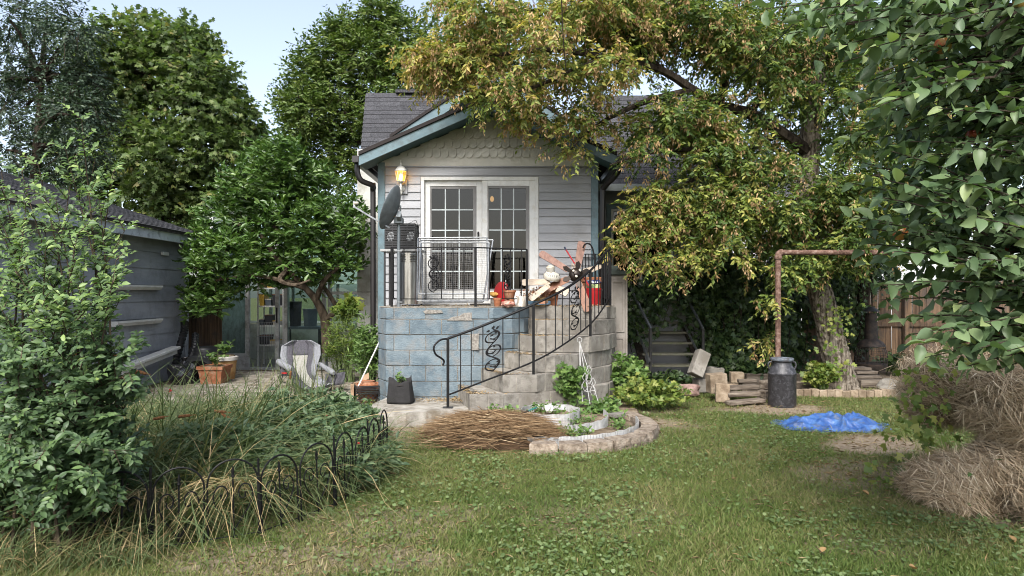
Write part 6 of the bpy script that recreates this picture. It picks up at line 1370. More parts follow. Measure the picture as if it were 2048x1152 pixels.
MB().tube(spline([P(1056, 822, 7.4), P(1048, 824, 7.35), P(1042, 820, 7.35)], 4), 0.012, 6).build('head', m_blackplastic, tt)
tag(MB().slab([P(1212, 832, 7.9), P(1232, 836, 7.7), P(1252, 832, 7.8), P(1240, 828, 8.0)], (0, 0, 0.03)).build('flagstone', m_bareblock, None, fix=True), 'grey broken flagstone at the back of the tiered bed', 'stone')
# brush pile
m_twig = leafmat('dry_brush', [(0, (0.07, 0.040, 0.022)), (0.4, (0.17, 0.105, 0.055)), (0.8, (0.31, 0.215, 0.12)), (1, (0.44, 0.34, 0.21))], 0.85, 0.0, 0.2)
m_brushstem = mat('brush_stem', [(0.3, (0.055, 0.032, 0.020)), (0.7, (0.24, 0.16, 0.095))], 3, 0.9)
bc = Vector((-0.20, 6.92, 0)); bp_ = thing('brush_pile', 'flat heap of dry brown garden brush on the lawn', 'brush pile', bc)
lump(bc+Vector((0, 0, 0.02)), 0.52, 0.34, 0.23, 0.15, 3, 51, -0.02).build('heap_core', mat('brush_litter', (0.09, 0.055, 0.03), 20, 1.0, bump=0.9), bp_)
n = 5200; u = rng.normal(size=(n, 2))*np.array([0.28, 0.17]); q = np.sqrt((u[:, 0]/0.66)**2+(u[:, 1]/0.42)**2); kk = q < 1.15; u = u[kk]; q = q[kk]; n = len(u)
hgt = 0.275*np.sqrt(np.clip(1-(q*0.9)**2, 0, 1))+0.015; pos = np.stack([bc.x+u[:, 0], bc.y+u[:, 1], hgt*(0.75+0.35*rng.random(n))], -1)
ax = np.stack([np.where(rng.random(n) < 0.5, 1, -1)*(0.75+0.3*rng.random(n)), rng.normal(size=n)*0.62-0.1, -0.30*rng.random(n)+0.10], -1)
ax[:, 0] = np.abs(ax[:, 0])*np.where(u[:, 0]+rng.normal(size=n)*0.25 > 0, 1, -1)
L = 0.12+0.28*rng.random(n); pos -= ax*(L*0.3)[:, None]
cr_n = np.cross(ax, rng.normal(size=(n, 3)))
tw_ = bulk('brush_twigs', [(T_TRI, pos, ax, cr_n, L, 0.007, np.clip(rng.normal(0.5, 0.25, n), 0, 1)), (T_TRI, pos, ax, np.cross(ax, cr_n), L, 0.007, np.clip(rng.normal(0.4, 0.25, n), 0, 1))], m_twig, bp_); tw_['kind'] = 'stuff'
sb = MB()
for k in range(110):
    a_ = random.uniform(0, 6.28); r_ = random.uniform(0, 0.5); q_ = bc+Vector((math.cos(a_)*r_*0.9, math.sin(a_)*r_*0.55, 0.27*math.sqrt(max(0.02, 1-(r_/0.56)**2))+0.01)); d_ = Vector((random.choice((-1, 1))*random.uniform(0.4, 1), random.gauss(-0.1, 0.5), random.uniform(-0.35, 0.12))).normalized(); Ls = random.uniform(0.15, 0.42)
    sb.tube(spline([q_-d_*Ls*0.4, q_+Vector((0, 0, random.uniform(0, 0.02))), q_+d_*Ls*0.6+Vector((0, 0, random.uniform(-0.03, 0.02)))], 3), [0.005, 0.005, 0.0045, 0.004, 0.0035, 0.003, 0.002], 5)
sbo = sb.build('brush_stems', m_brushstem, bp_); sbo['kind'] = 'stuff'
# white wire trellis leaning on the steps
m_oldwhite = mat('chalky_white_wire', (0.36, 0.355, 0.34), 20, 0.7)
tz = thing('wire_trellis', 'folded white wire trellis leaning against the concrete steps', 'trellis', P(1175, 800, 8.3)); apex = P(1159, 683, 8.62)
for px, py, d in ((1196, 802, 8.2), (1180, 808, 8.15), (1165, 806, 8.3), (1160, 800, 8.4)):
    MB().tube([apex, P(px, py, d)], 0.0042, 6).build('leg', m_oldwhite, tz, smooth=True)
MB().tube(arc(apex+Vector((0, 0, 0.02)), 0.03, 0, 360, 12), 0.0045, 5).build('top_ring', m_oldwhite, tz)
s = MB()
for k, (px, py) in enumerate(((1178, 750), (1186, 775), (1170, 765))):
    cc = P(px, py, 8.3)
    for sg in (-1, 1): s.tube(spline([cc+Vector((0, 0, -0.11)), cc+Vector((sg*0.035, 0, -0.04)), cc+Vector((sg*0.01, 0, 0.02)), cc+Vector((sg*0.03, 0, 0.06)), cc+Vector((0, 0, 0.12))], 4), 0.004, 4)
s.build('scrollwork', m_oldwhite, tz)
MB().tube([P(1172, 783, 8.25), P(1190, 781, 8.22)], 0.004, 5).build('cross_wire', m_oldwhite, tz)
# ================================================================== leaf materials
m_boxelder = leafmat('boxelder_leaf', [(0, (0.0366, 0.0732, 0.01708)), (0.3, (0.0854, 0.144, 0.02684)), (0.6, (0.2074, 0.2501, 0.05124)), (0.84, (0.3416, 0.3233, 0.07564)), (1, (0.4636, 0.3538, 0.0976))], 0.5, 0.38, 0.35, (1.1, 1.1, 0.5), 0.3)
m_samara = leafmat('tan_samara', [(0, (0.24, 0.15, 0.065)), (0.5, (0.44, 0.30, 0.15)), (1, (0.58, 0.43, 0.25))], 0.7, 0.3, 0.2, (1.1, 0.95, 0.65))
m_maple = leafmat('maple_leaf', [(0, (0.0455, 0.0806, 0.0234)), (0.5, (0.104, 0.156, 0.0442)), (0.85, (0.169, 0.208, 0.0715)), (1, (0.312, 0.247, 0.091))], 0.5, 0.4, under=0.4)
m_ash = leafmat('ash_leaf', [(0, (0.0396, 0.077, 0.0154)), (0.5, (0.0935, 0.1485, 0.0286)), (1, (0.1815, 0.22, 0.055))], 0.5, 0.3)
m_elm = leafmat('dark_elm_leaf', [(0, (0.02, 0.0375, 0.0225)), (0.5, (0.04375, 0.0725, 0.0425)), (1, (0.09375, 0.1313, 0.0775))], 0.45, 0.25)
m_magnolia = leafmat('glossy_broad_leaf', [(0, (0.0276, 0.06325, 0.01265)), (0.5, (0.0667, 0.1323, 0.0253)), (1, (0.1495, 0.2242, 0.0575))], 0.38, 0.25, 0.5)
m_apple = leafmat('apple_leaf', [(0, (0.03864, 0.07176, 0.03036)), (0.5, (0.0966, 0.1518, 0.06624)), (0.85, (0.1725, 0.2374, 0.1104)), (1, (0.276, 0.3381, 0.138))], 0.46, 0.28, 0.4, (1.0, 1.2, 0.5), 0.4)
m_shrub = leafmat('sapling_leaf', [(0, (0.0416, 0.078, 0.0364)), (0.5, (0.0884, 0.1456, 0.0598)), (0.85, (0.156, 0.2405, 0.0806)), (1, (0.26, 0.351, 0.104))], 0.45, 0.32, under=0.4)
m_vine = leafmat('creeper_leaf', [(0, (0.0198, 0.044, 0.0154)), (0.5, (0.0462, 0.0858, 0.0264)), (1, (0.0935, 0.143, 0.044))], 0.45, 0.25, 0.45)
m_lime = leafmat('yellow_green_leaf', [(0, (0.075, 0.125, 0.022)), (0.5, (0.14, 0.20, 0.038)), (1, (0.27, 0.28, 0.07))], 0.5, 0.35)
m_grass = leafmat('lawn_blade', [(0, (0.060, 0.100, 0.022)), (0.35, (0.100, 0.145, 0.034)), (0.6, (0.150, 0.170, 0.052)), (0.85, (0.215, 0.190, 0.090)), (1, (0.31, 0.25, 0.145))], 0.6, 0.28, 0.3)
m_clover = leafmat('clover_leaf', [(0, (0.065, 0.108, 0.034)), (0.5, (0.110, 0.162, 0.056)), (1, (0.170, 0.215, 0.090))], 0.5, 0.25, 0.35)
m_tall = leafmat('tall_grass_blade', [(0, (0.050, 0.080, 0.028)), (0.4, (0.105, 0.14, 0.055)), (0.7, (0.18, 0.18, 0.08)), (0.88, (0.32, 0.24, 0.12)), (1, (0.46, 0.36, 0.20))], 0.6, 0.25, 0.3)

def ribbons(base, dirv, L, W, droop, rn, nseg=5, wind=None):
    """long arching blades as tapered strips: returns V, F, R arrays"""
    n = len(base); t = np.linspace(0, 1, nseg+1); L = np.broadcast_to(L, n); W = np.broadcast_to(W, n); droop = np.broadcast_to(droop, n); rn = np.broadcast_to(rn, n)
    dirv = unit(dirv); hz = dirv.copy(); hz[:, 2] = 0; hz = unit(hz+1e-5); side = unit(np.cross(hz, np.array([0, 0, 1.0]))+rng.normal(size=(n, 3))*0.35)
    c = base[:, None, :]+dirv[:, None, :]*(t[None, :, None]*L[:, None, None])
    bend = droop[:, None]*L[:, None]*t[None, :]**2.2
    c = c+hz[:, None, :]*(bend*0.6)[..., None]; c[..., 2] -= bend
    c[..., 2] = np.maximum(c[..., 2], 0.01+0.02*t[None, :])
    wd = (W[:, None]*(1-t[None, :]**2.0)+0.0006)[..., None]*0.5
    V = np.stack([c-side[:, None, :]*wd, c+side[:, None, :]*wd], 2).reshape(-1, 3)
    k = (nseg+1)*2; i = np.arange(nseg)*2; q = np.stack([i, i+1, i+3, i, i+3, i+2], -1).reshape(-1, 3)
    F = (q[None]+(np.arange(n)*k)[:, None, None]).reshape(-1, 3)
    return V, F, np.repeat(rn, nseg*2)
def ribbon_obj(name, sets, material, parent=None):
    V = []; F = []; Rn = []; off = 0
    for v, f, r in sets: V.append(v); F.append(f+off); Rn.append(r); off += len(v)
    V = np.concatenate(V).astype(np.float32); F = np.concatenate(F).astype(np.int32); Rn = np.concatenate(Rn).astype(np.float32)
    me = bpy.data.meshes.new(name); me.vertices.add(len(V)); me.vertices.foreach_set('co', V.ravel()); me.loops.add(F.size); me.loops.foreach_set('vertex_index', F.ravel())
    me.polygons.add(len(F)); me.polygons.foreach_set('loop_start', np.arange(len(F), dtype=np.int32)*3)
    me.attributes.new('rnd', 'FLOAT', 'FACE').data.foreach_set('value', Rn); me.update(calc_edges=True); me.materials.append(material)
    return adopt(link(bpy.data.objects.new(name, me)), parent)
def A3(v): return np.array(tuple(v), float)
def leafobj_mesh(name, L, W, material, rnd, curl=0.18, fold=0.10):
    """one nicely shaped leaf for pieces that are seen large"""
    prof = [(0.0, 0.02), (0.12, 0.30), (0.32, 0.47), (0.55, 0.46), (0.78, 0.28), (0.92, 0.10), (1.0, 0.0)]
    V = []; F = []
    for t, hw in prof:
        zc = -curl*t*t*L; V += [(t*L, -hw*W, zc+fold*hw*W*2), (t*L, 0, zc), (t*L, hw*W, zc+fold*hw*W*2)]
    for i in range(len(prof)-1):
        a = i*3; F += [(a, a+3, a+4, a+1), (a+1, a+4, a+5, a+2)]
    me = mesh_of(name, V, F, material, True); me.attributes.new('rnd', 'FLOAT', 'FACE').data.foreach_set('value', [rnd]*len(me.polygons)); return me
def place_leaf(name, me, parent, pos, ax, nr, s=1.0):
    ax = Vector(ax).normalized(); nr = Vector(nr); y = nr.cross(ax)
    if y.length < 1e-4: y = Vector((0, 1, 0)).cross(ax)
    y.normalize(); z = ax.cross(y); M_ = Matrix((ax, y, z)).transposed().to_4x4(); M_.translation = Vector(pos)
    o = link(bpy.data.objects.new(name, me)); o.matrix_basis = M_ @ Matrix.Scale(s, 4); return adopt(o, parent)

# ================================================================== trees behind
def far_tree(name, label, clumps, d, trunk_px, tw, material, tmpl, L, W, ntw, nlf, twl, bark=m_darkbark, dz=1.0, droop=0.15, spread=0.7, up=0.0, limbs=None):
    """clumps = [(px, py, r_px)] given at distance d; real crown with depth"""
    base = Vector((XP(trunk_px, d), d, 0)); t = thing(name, label, 'tree', base); parts = []; lim = MB(); tz = None
    top = min(c[1] for c in clumps); midx = sum(c[0] for c in clumps)/len(clumps)
    trunk = spline([base, P(trunk_px, 560, d), P(trunk_px*0.6+midx*0.4, 380, d), P(midx, (top+300)/2, d)], 5)
    MB().tube(trunk, [tw*(1-0.8*i/(len(trunk)-1)) for i in range(len(trunk))], 9).build('trunk', bark, t, smooth=True)
    for (px, py, r) in clumps:
        rm_ = r*d/FPX; c = P(px, py, d+random.uniform(-1, 1)*rm_*dz); rad = (rm_, rm_*0.95, rm_*0.9)
        k = max(1.0, (r/60)**2)
        p_, segs = sprigs(c, rad, int(ntw*k), nlf, L, W, tmpl, twl, droop=droop, spread=spread, up=up, shell=0.35); parts.append(p_)
        a = min(trunk, key=lambda q: (q-c).length+ (0.6*max(0, q.z-c.z))*2); lim.tube(spline([a, a.lerp(c, 0.5)+Vector((0, 0, rm_*0.2)), c], 3), [tw*0.32, tw*0.28, tw*0.24, tw*0.2, tw*0.16, tw*0.12, tw*0.06], 5, cap=False)
        twig_mb(lim, segs, tw*0.05, 3, every=6)
    lim.build('limbs', bark, t, smooth=True)['kind'] = 'stuff'
    o = bulk('crown', parts, material, t); return t
far_tree('maple_tree', 'large rounded green maple behind the garage', [(235, 85, 45), (290, 70, 45), (345, 85, 45), (390, 90, 30), (200, 120, 50), (265, 140, 60), (330, 150, 65), (390, 150, 50), (435, 170, 42), (180, 200, 60), (250, 220, 70), (330, 230, 75), (410, 220, 60), (465, 235, 38), (485, 268, 26), (160, 290, 55), (220, 310, 70), (300, 310, 75), (380, 310, 70), (440, 305, 50), (330, 390, 65), (400, 400, 60), (250, 390, 65), (170, 380, 60), (350, 440, 50), (430, 400, 40)], 21, 330, 0.28, m_maple, T_MAPLE, 0.145, 0.145, 165, 9, 0.55)
far_tree('ash_tree', 'bright green tree rising behind the house roof', [(780, 70, 50), (730, 110, 45), (840, 90, 55), (650, 110, 40), (620, 150, 40), (670, 170, 50), (740, 170, 60), (820, 160, 60), (900, 130, 50), (620, 220, 50), (690, 230, 60), (770, 230, 55), (600, 260, 35), (650, 290, 50), (720, 290, 50), (860, 200, 50), (930, 190, 40), (760, 30, 28), (690, 65, 26), (800, 300, 50), (590, 200, 22), (680, 340, 45), (960, 110, 50), (1030, 90, 60), (1000, 150, 40)], 25, 760, 0.32, m_ash, T_DIAMOND, 0.16, 0.065, 210, 12, 0.6, up=0.15)
far_tree('elm_tree', 'dark leaved tree towering at the far left behind the garage', [(20, 40, 60), (95, 20, 50), (150, 60, 42), (40, 120, 65), (110, 150, 60), (-30, 180, 70), (50, 220, 70), (140, 230, 55), (10, 300, 70), (90, 310, 65), (170, 300, 40), (40, 390, 60), (-20, 420, 60), (110, 380, 45), (170, 150, 30), (190, 215, 28)], 14.5, 60, 0.24, m_elm, T_DIAMOND, 0.075, 0.036, 150, 14, 0.42, droop=0.3)
far_tree('backdrop_tree', 'leafy tree beyond the neighbour house at the right', [(1760, 250, 90), (1850, 180, 100), (1950, 240, 110), (2040, 180, 110), (1900, 330, 90), (2010, 340, 100), (1700, 330, 60), (1780, 120, 80), (2140, 260, 110), (2240, 330, 110), (2340, 280, 120), (2160, 400, 100), (2300, 440, 100)], 27, 1900, 0.3, m_ash, T_DIAMOND, 0.16, 0.06, 70, 12, 0.7)
far_tree('backdrop_tree', 'tree seen through gaps above the right hand roof', [(1250, 230, 60), (1340, 250, 55), (1430, 290, 60), (1500, 330, 60), (1560, 400, 55), (1190, 190, 50)], 29, 1400, 0.25, m_elm, T_DIAMOND, 0.16, 0.06, 60, 10, 0.7)
# leafy twig hanging in at the top left
# ================================================================== broad leaved tree by the sunroom
mg = thing('magnolia_tree', 'spreading glossy leaved small tree over the patio', 'tree', (XP(655, 12.2), 12.2, 0))
tr_ = [(655, 705, 12.2), (652, 660, 12.15), (648, 632, 12.1), (632, 600, 12.0), (610, 575, 11.9), (575, 540, 11.8), (540, 500, 11.8)]
MB().tube(spline([P(*q) for q in tr_], 5), [0.10-0.0022*i for i in range(31)], 10).build('trunk', m_greybark, mg, smooth=True)
lm = MB()
for path in ([(650, 640, 12.1), (672, 615, 12.1), (640, 560, 12.0), (620, 500, 12.0), (600, 420, 12.0)], [(610, 575, 11.9), (560, 560, 11.7), (500, 550, 11.6), (440, 560, 11.6)], [(632, 600, 12.0), (650, 560, 11.8), (690, 520, 11.7), (710, 470, 11.8)], [(575, 540, 11.8), (520, 470, 11.8), (450, 440, 11.8)], [(540, 500, 11.8), (560, 400, 12.0), (560, 330, 12.1)], [(575, 540, 11.8), (560, 560, 11.5), (590, 570, 11.3), (620, 560, 11.2)]):
    pp = spline([P(*q) for q in path], 5); lm.tube(pp, [0.055*(1-0.75*i/(len(pp)-1)) for i in range(len(pp))], 7)
parts = []
MG = [(560, 330, 50), (520, 370, 55), (600, 360, 50), (480, 390, 40), (560, 400, 65), (640, 380, 45), (450, 440, 45), (510, 450, 60), (590, 450, 60), (660, 430, 45), (700, 430, 32), (430, 490, 40), (480, 510, 55), (550, 510, 60), (620, 510, 55), (680, 500, 40), (410, 540, 28), (450, 560, 42), (520, 555, 38), (590, 555, 30), (640, 550, 28), (690, 540, 24), (430, 600, 32), (400, 590, 22), (570, 300, 22), (535, 320, 30), (712, 470, 22), (400, 520, 20), (395, 620, 18)]
for px, py, r in MG:
    d = 12.0+random.uniform(-0.45, 0.35); rm_ = r*d/FPX; c = P(px, py, d); k = max(0.35, (r/50)**2)
    p_, segs = sprigs(c, (rm_, rm_*1.3, rm_*0.7), int(95*k), 9, 0.125, 0.046, T_OVATE, 0.20, droop=-0.1, spread=0.75, up=0.25, shell=0.45); parts.append(p_); twig_mb(lm, segs, 0.005, 3, every=4)
lm.build('limbs', m_greybark, mg, smooth=True)['kind'] = 'stuff'; bulk('crown', parts, m_magnolia, mg)

# ================================================================== box elder
be = thing('boxelder_tree', 'leaning box elder with yellowing leaves and hanging seed clusters', 'tree', G(1682, 780))
tk = [(1684, 790, 10.75), (1680, 760, 10.75), (1668, 700, 10.75), (1655, 640, 10.75), (1640, 585, 10.75), (1625, 530, 10.75), (1617, 470, 10.75), (1615, 400, 10.75), (1618, 330, 10.75), (1622, 250, 10.75), (1630, 170, 10.7), (1642, 80, 10.7), (1650, -30, 10.7)]
pp = spline([P(*q) for q in tk], 6); nn = len(pp)
bt = MB(); rad_ = [0.30-0.06*min(1, i/6)-0.035*min(1, max(0, i-6)/10)-0.08*(i/nn) for i in range(nn)]
bt.tube(pp, rad_, 28)
rs = np.random.default_rng(2)
for q in bt.v:   # furrows
    pass
bto = bt.build('trunk', m_bark, be, smooth=True)
sub = bto.modifiers.new('fine', 'SUBSURF'); sub.levels = 2; sub.render_levels = 2
tex = bpy.data.textures.new('bark_furrows', 'CLOUDS'); tex.noise_scale = 0.05; tex.noise_depth = 3
dsp = bto.modifiers.new('furrows', 'DISPLACE'); dsp.texture = tex; dsp.strength = 0.06; dsp.texture_coords = 'LOCAL'
lm = MB()
BR = [[(1610, 300, 10.7), (1560, 265, 10.4), (1500, 228, 10.2), (1440, 212, 10.0), (1385, 180, 9.8), (1320, 140, 9.6), (1220, 118, 9.3), (1110, 100, 9.1), (1000, 110, 8.9), (880, 140, 8.8)],
      [(1500, 228, 10.2), (1520, 190, 10.2), (1515, 150, 10.2), (1490, 90, 10.2), (1450, 0, 10.2)], [(1440, 212, 10.0), (1450, 130, 9.9), (1400, 60, 9.8), (1330, 0, 9.7)],
      [(1385, 180, 9.8), (1300, 200, 9.6), (1230, 230, 9.5), (1180, 260, 9.4), (1140, 300, 9.3)], [(1320, 140, 9.6), (1250, 70, 9.5), (1160, 30, 9.4), (1060, 20, 9.3), (940, 30, 9.2)],
      [(1560, 265, 10.4), (1480, 310, 10.2), (1400, 350, 10.0), (1330, 400, 9.9), (1270, 450, 9.9)], [(1617, 430, 10.75), (1540, 430, 10.4), (1460, 440, 10.2), (1390, 480, 10.1)],
      [(1622, 260, 10.75), (1680, 200, 10.6), (1750, 150, 10.6), (1850, 110, 10.6)], [(1617, 420, 10.7), (1680, 380, 10.5), (1760, 350, 10.4), (1850, 360, 10.3)], [(1630, 170, 10.7), (1700, 100, 10.7), (1780, 40, 10.7), (1830, -30, 10.7)], [(1640, 100, 10.7), (1580, 40, 10.6), (1550, -40, 10.5)],
      [(1220, 118, 9.3), (1150, 140, 9.0), (1080, 170, 8.8), (1010, 190, 8.7)], [(1480, 310, 10.2), (1420, 300, 9.8), (1350, 300, 9.6), (1280, 310, 9.5), (1220, 330, 9.4)]]
for b in BR:
    q = spline([P(*v) for v in b], 4); w0 = 0.105 if b is BR[0] else 0.055; lm.tube(q, [w0*(1-0.85*i/(len(q)-1)) for i in range(len(q))], 7)
# leaf clumps: px, py, distance, radius px, colour shift: autumn yellow, with sunlight on the front put into it
BE = []
def region(n, x0, x1, y0, y1, d0, d1, r0, r1, sh, keep=None):
    k = 0
    while k < n:
        px, py = random.uniform(x0, x1), random.uniform(y0, y1)
        if keep is None or keep(px, py): BE.append((px, py, random.uniform(d0, d1), random.uniform(r0, r1), sh)); k += 1
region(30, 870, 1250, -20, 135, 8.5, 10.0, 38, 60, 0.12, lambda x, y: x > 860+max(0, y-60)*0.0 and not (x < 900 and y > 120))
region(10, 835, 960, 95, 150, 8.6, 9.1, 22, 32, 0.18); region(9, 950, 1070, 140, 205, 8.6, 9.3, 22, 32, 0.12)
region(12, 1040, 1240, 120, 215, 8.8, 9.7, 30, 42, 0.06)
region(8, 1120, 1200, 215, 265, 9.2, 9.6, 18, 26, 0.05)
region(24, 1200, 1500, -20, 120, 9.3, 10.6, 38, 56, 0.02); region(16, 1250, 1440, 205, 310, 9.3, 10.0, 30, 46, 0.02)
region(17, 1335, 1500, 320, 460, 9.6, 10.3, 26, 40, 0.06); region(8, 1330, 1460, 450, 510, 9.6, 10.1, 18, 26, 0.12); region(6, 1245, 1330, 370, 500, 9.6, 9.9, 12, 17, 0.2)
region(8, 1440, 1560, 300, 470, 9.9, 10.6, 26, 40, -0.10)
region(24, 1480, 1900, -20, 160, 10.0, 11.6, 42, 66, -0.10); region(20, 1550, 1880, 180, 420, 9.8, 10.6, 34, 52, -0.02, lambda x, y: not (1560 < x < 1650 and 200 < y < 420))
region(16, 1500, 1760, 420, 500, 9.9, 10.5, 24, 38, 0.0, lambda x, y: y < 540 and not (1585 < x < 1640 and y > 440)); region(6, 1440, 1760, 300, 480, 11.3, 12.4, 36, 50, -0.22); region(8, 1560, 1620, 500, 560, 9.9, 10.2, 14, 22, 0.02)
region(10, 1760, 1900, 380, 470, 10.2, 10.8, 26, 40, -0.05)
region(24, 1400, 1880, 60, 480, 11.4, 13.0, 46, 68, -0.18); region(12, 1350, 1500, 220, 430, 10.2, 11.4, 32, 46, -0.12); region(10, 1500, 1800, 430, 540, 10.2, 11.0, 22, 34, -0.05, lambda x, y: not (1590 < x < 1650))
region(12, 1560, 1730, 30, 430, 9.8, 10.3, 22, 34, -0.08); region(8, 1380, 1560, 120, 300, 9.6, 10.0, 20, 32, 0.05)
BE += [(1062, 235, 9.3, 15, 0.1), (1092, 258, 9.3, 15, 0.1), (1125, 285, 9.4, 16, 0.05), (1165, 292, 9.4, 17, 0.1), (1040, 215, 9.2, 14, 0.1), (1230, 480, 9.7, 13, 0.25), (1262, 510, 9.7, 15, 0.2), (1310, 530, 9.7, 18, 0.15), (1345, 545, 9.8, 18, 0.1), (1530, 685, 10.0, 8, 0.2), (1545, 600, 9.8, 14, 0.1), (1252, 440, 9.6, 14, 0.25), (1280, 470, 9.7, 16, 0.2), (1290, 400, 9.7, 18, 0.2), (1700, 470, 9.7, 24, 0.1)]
parts = []; SA = []
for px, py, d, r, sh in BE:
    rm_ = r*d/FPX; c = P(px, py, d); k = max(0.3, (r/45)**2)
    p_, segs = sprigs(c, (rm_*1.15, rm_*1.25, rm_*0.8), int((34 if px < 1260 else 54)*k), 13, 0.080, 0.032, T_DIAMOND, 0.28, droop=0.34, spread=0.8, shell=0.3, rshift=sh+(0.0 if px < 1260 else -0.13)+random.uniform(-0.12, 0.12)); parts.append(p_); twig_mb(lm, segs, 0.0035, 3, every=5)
    fr_ = 0.95 if px < 1330 else (0.5 if px < 1560 else 0.28)
    sel = rng.random(len(segs[0])) < fr_*0.5; SA.append((segs[0][sel]*0.35+segs[1][sel]*0.65))
lm.build('limbs', m_darkbark, be, smooth=True)['kind'] = 'stuff'
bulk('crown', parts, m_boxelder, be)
SA = np.concatenate(SA); ns = 14; n = len(SA)
off = rng.normal(size=(n, ns, 3))*np.array([0.024, 0.024, 0.045])-np.array([0, 0, 0.06]); pos = (SA[:, None, :]+off).reshape(-1, 3); N = len(pos)
ax = rng.normal(size=(N, 3))*0.45+np.array([0, 0, -1.0])
o = bulk('seed_clusters', [(T_DIAMOND, pos, ax, rand_unit(N), 0.058, 0.023, np.clip(np.repeat(rng.random(n), ns)*0.6+rng.random(N)*0.4, 0, 1))], m_samara, be); o['kind'] = 'stuff'

# ================================================================== creepers
def curtain(name, label, boxes, L, W, m, tmpl=T_MAPLE, stems=True, cat='vine'):
    """boxes = [(x0, x1, z0, z1, y0, y1, n)]: leaves hanging on a face, facing the yard"""
    t = thing(name, label, cat, ((boxes[0][0]+boxes[0][1])/2, boxes[0][4], 0)); parts = []; s = MB()
    for x0, x1, z0, z1, y0, y1, n in boxes:
        nc = max(3, n//28); cc = np.stack([rng.uniform(x0, x1, nc), rng.uniform(y0, y1, nc), rng.uniform(z0, z1, nc)], -1)
        pos = cc[rng.integers(0, nc, n)]+rng.normal(size=(n, 3))*np.array([0.13, 0.07, 0.12]); pos[:, 2] = np.maximum(pos[:, 2], 0.02)
        ax = rng.normal(size=(n, 3))*0.55+np.array([0, -0.35, -0.7]); nr = np.array([0, -0.8, 0.75])+rng.normal(size=(n, 3))*0.45
        sz = 0.6+0.8*rng.random(n); parts.append((tmpl, pos, ax, nr, L*sz, W*sz, rng.random(n)))
        if stems:
            for _ in range(max(2, n//120)):
                x = random.uniform(x0, x1); y = random.uniform(y0, y1); s.tube(spline([(x, y, max(0, z0-0.1)), (x+random.uniform(-.15, .15), y, (z0+z1)/2), (x+random.uniform(-.25, .25), y, z1)], 4), 0.007, 4)
    if stems: s.build('stem', m_darkbark, t)
    o = bulk('leaves', parts, m, t); o['kind'] = 'stuff'; return t
YV = 12.9
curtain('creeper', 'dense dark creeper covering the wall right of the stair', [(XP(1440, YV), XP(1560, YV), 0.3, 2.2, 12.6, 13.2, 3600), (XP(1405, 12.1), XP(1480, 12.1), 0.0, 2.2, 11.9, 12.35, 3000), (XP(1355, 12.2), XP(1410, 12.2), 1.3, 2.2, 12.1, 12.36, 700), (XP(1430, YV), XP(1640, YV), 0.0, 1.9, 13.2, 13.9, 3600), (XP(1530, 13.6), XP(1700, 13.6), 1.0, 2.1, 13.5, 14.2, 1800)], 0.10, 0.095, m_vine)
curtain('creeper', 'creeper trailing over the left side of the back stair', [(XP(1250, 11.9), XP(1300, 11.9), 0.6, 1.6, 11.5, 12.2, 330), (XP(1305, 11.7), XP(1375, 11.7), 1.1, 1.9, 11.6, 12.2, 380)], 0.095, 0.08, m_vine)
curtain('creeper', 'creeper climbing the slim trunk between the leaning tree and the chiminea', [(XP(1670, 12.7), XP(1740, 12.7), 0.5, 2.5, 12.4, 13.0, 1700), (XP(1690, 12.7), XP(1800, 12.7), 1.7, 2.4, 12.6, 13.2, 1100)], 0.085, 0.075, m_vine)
st2 = tag(MB().tube(spline([(XP(1722, 12.8), 12.8, 0), (XP(1724, 12.8), 12.8, 1.0), (XP(1728, 12.8), 12.8, 1.9), (XP(1722, 12.8), 12.8, 3.2)], 5), [0.13-0.003*i for i in range(16)], 9).build('tree_trunk', m_darkbark, None, smooth=True), 'slim dark trunk wrapped in creeper beside the chiminea', 'trunk')
curtain('ivy_sprig', 'light green ivy sprig growing on the leaning trunk', [(XP(1655, 10.5), XP(1690, 10.5), 1.0, 1.32, 10.42, 10.52, 90), (XP(1655, 10.5), XP(1680, 10.5), 0.35, 0.75, 10.4, 10.5, 40)], 0.07, 0.065, m_lime, stems=False)

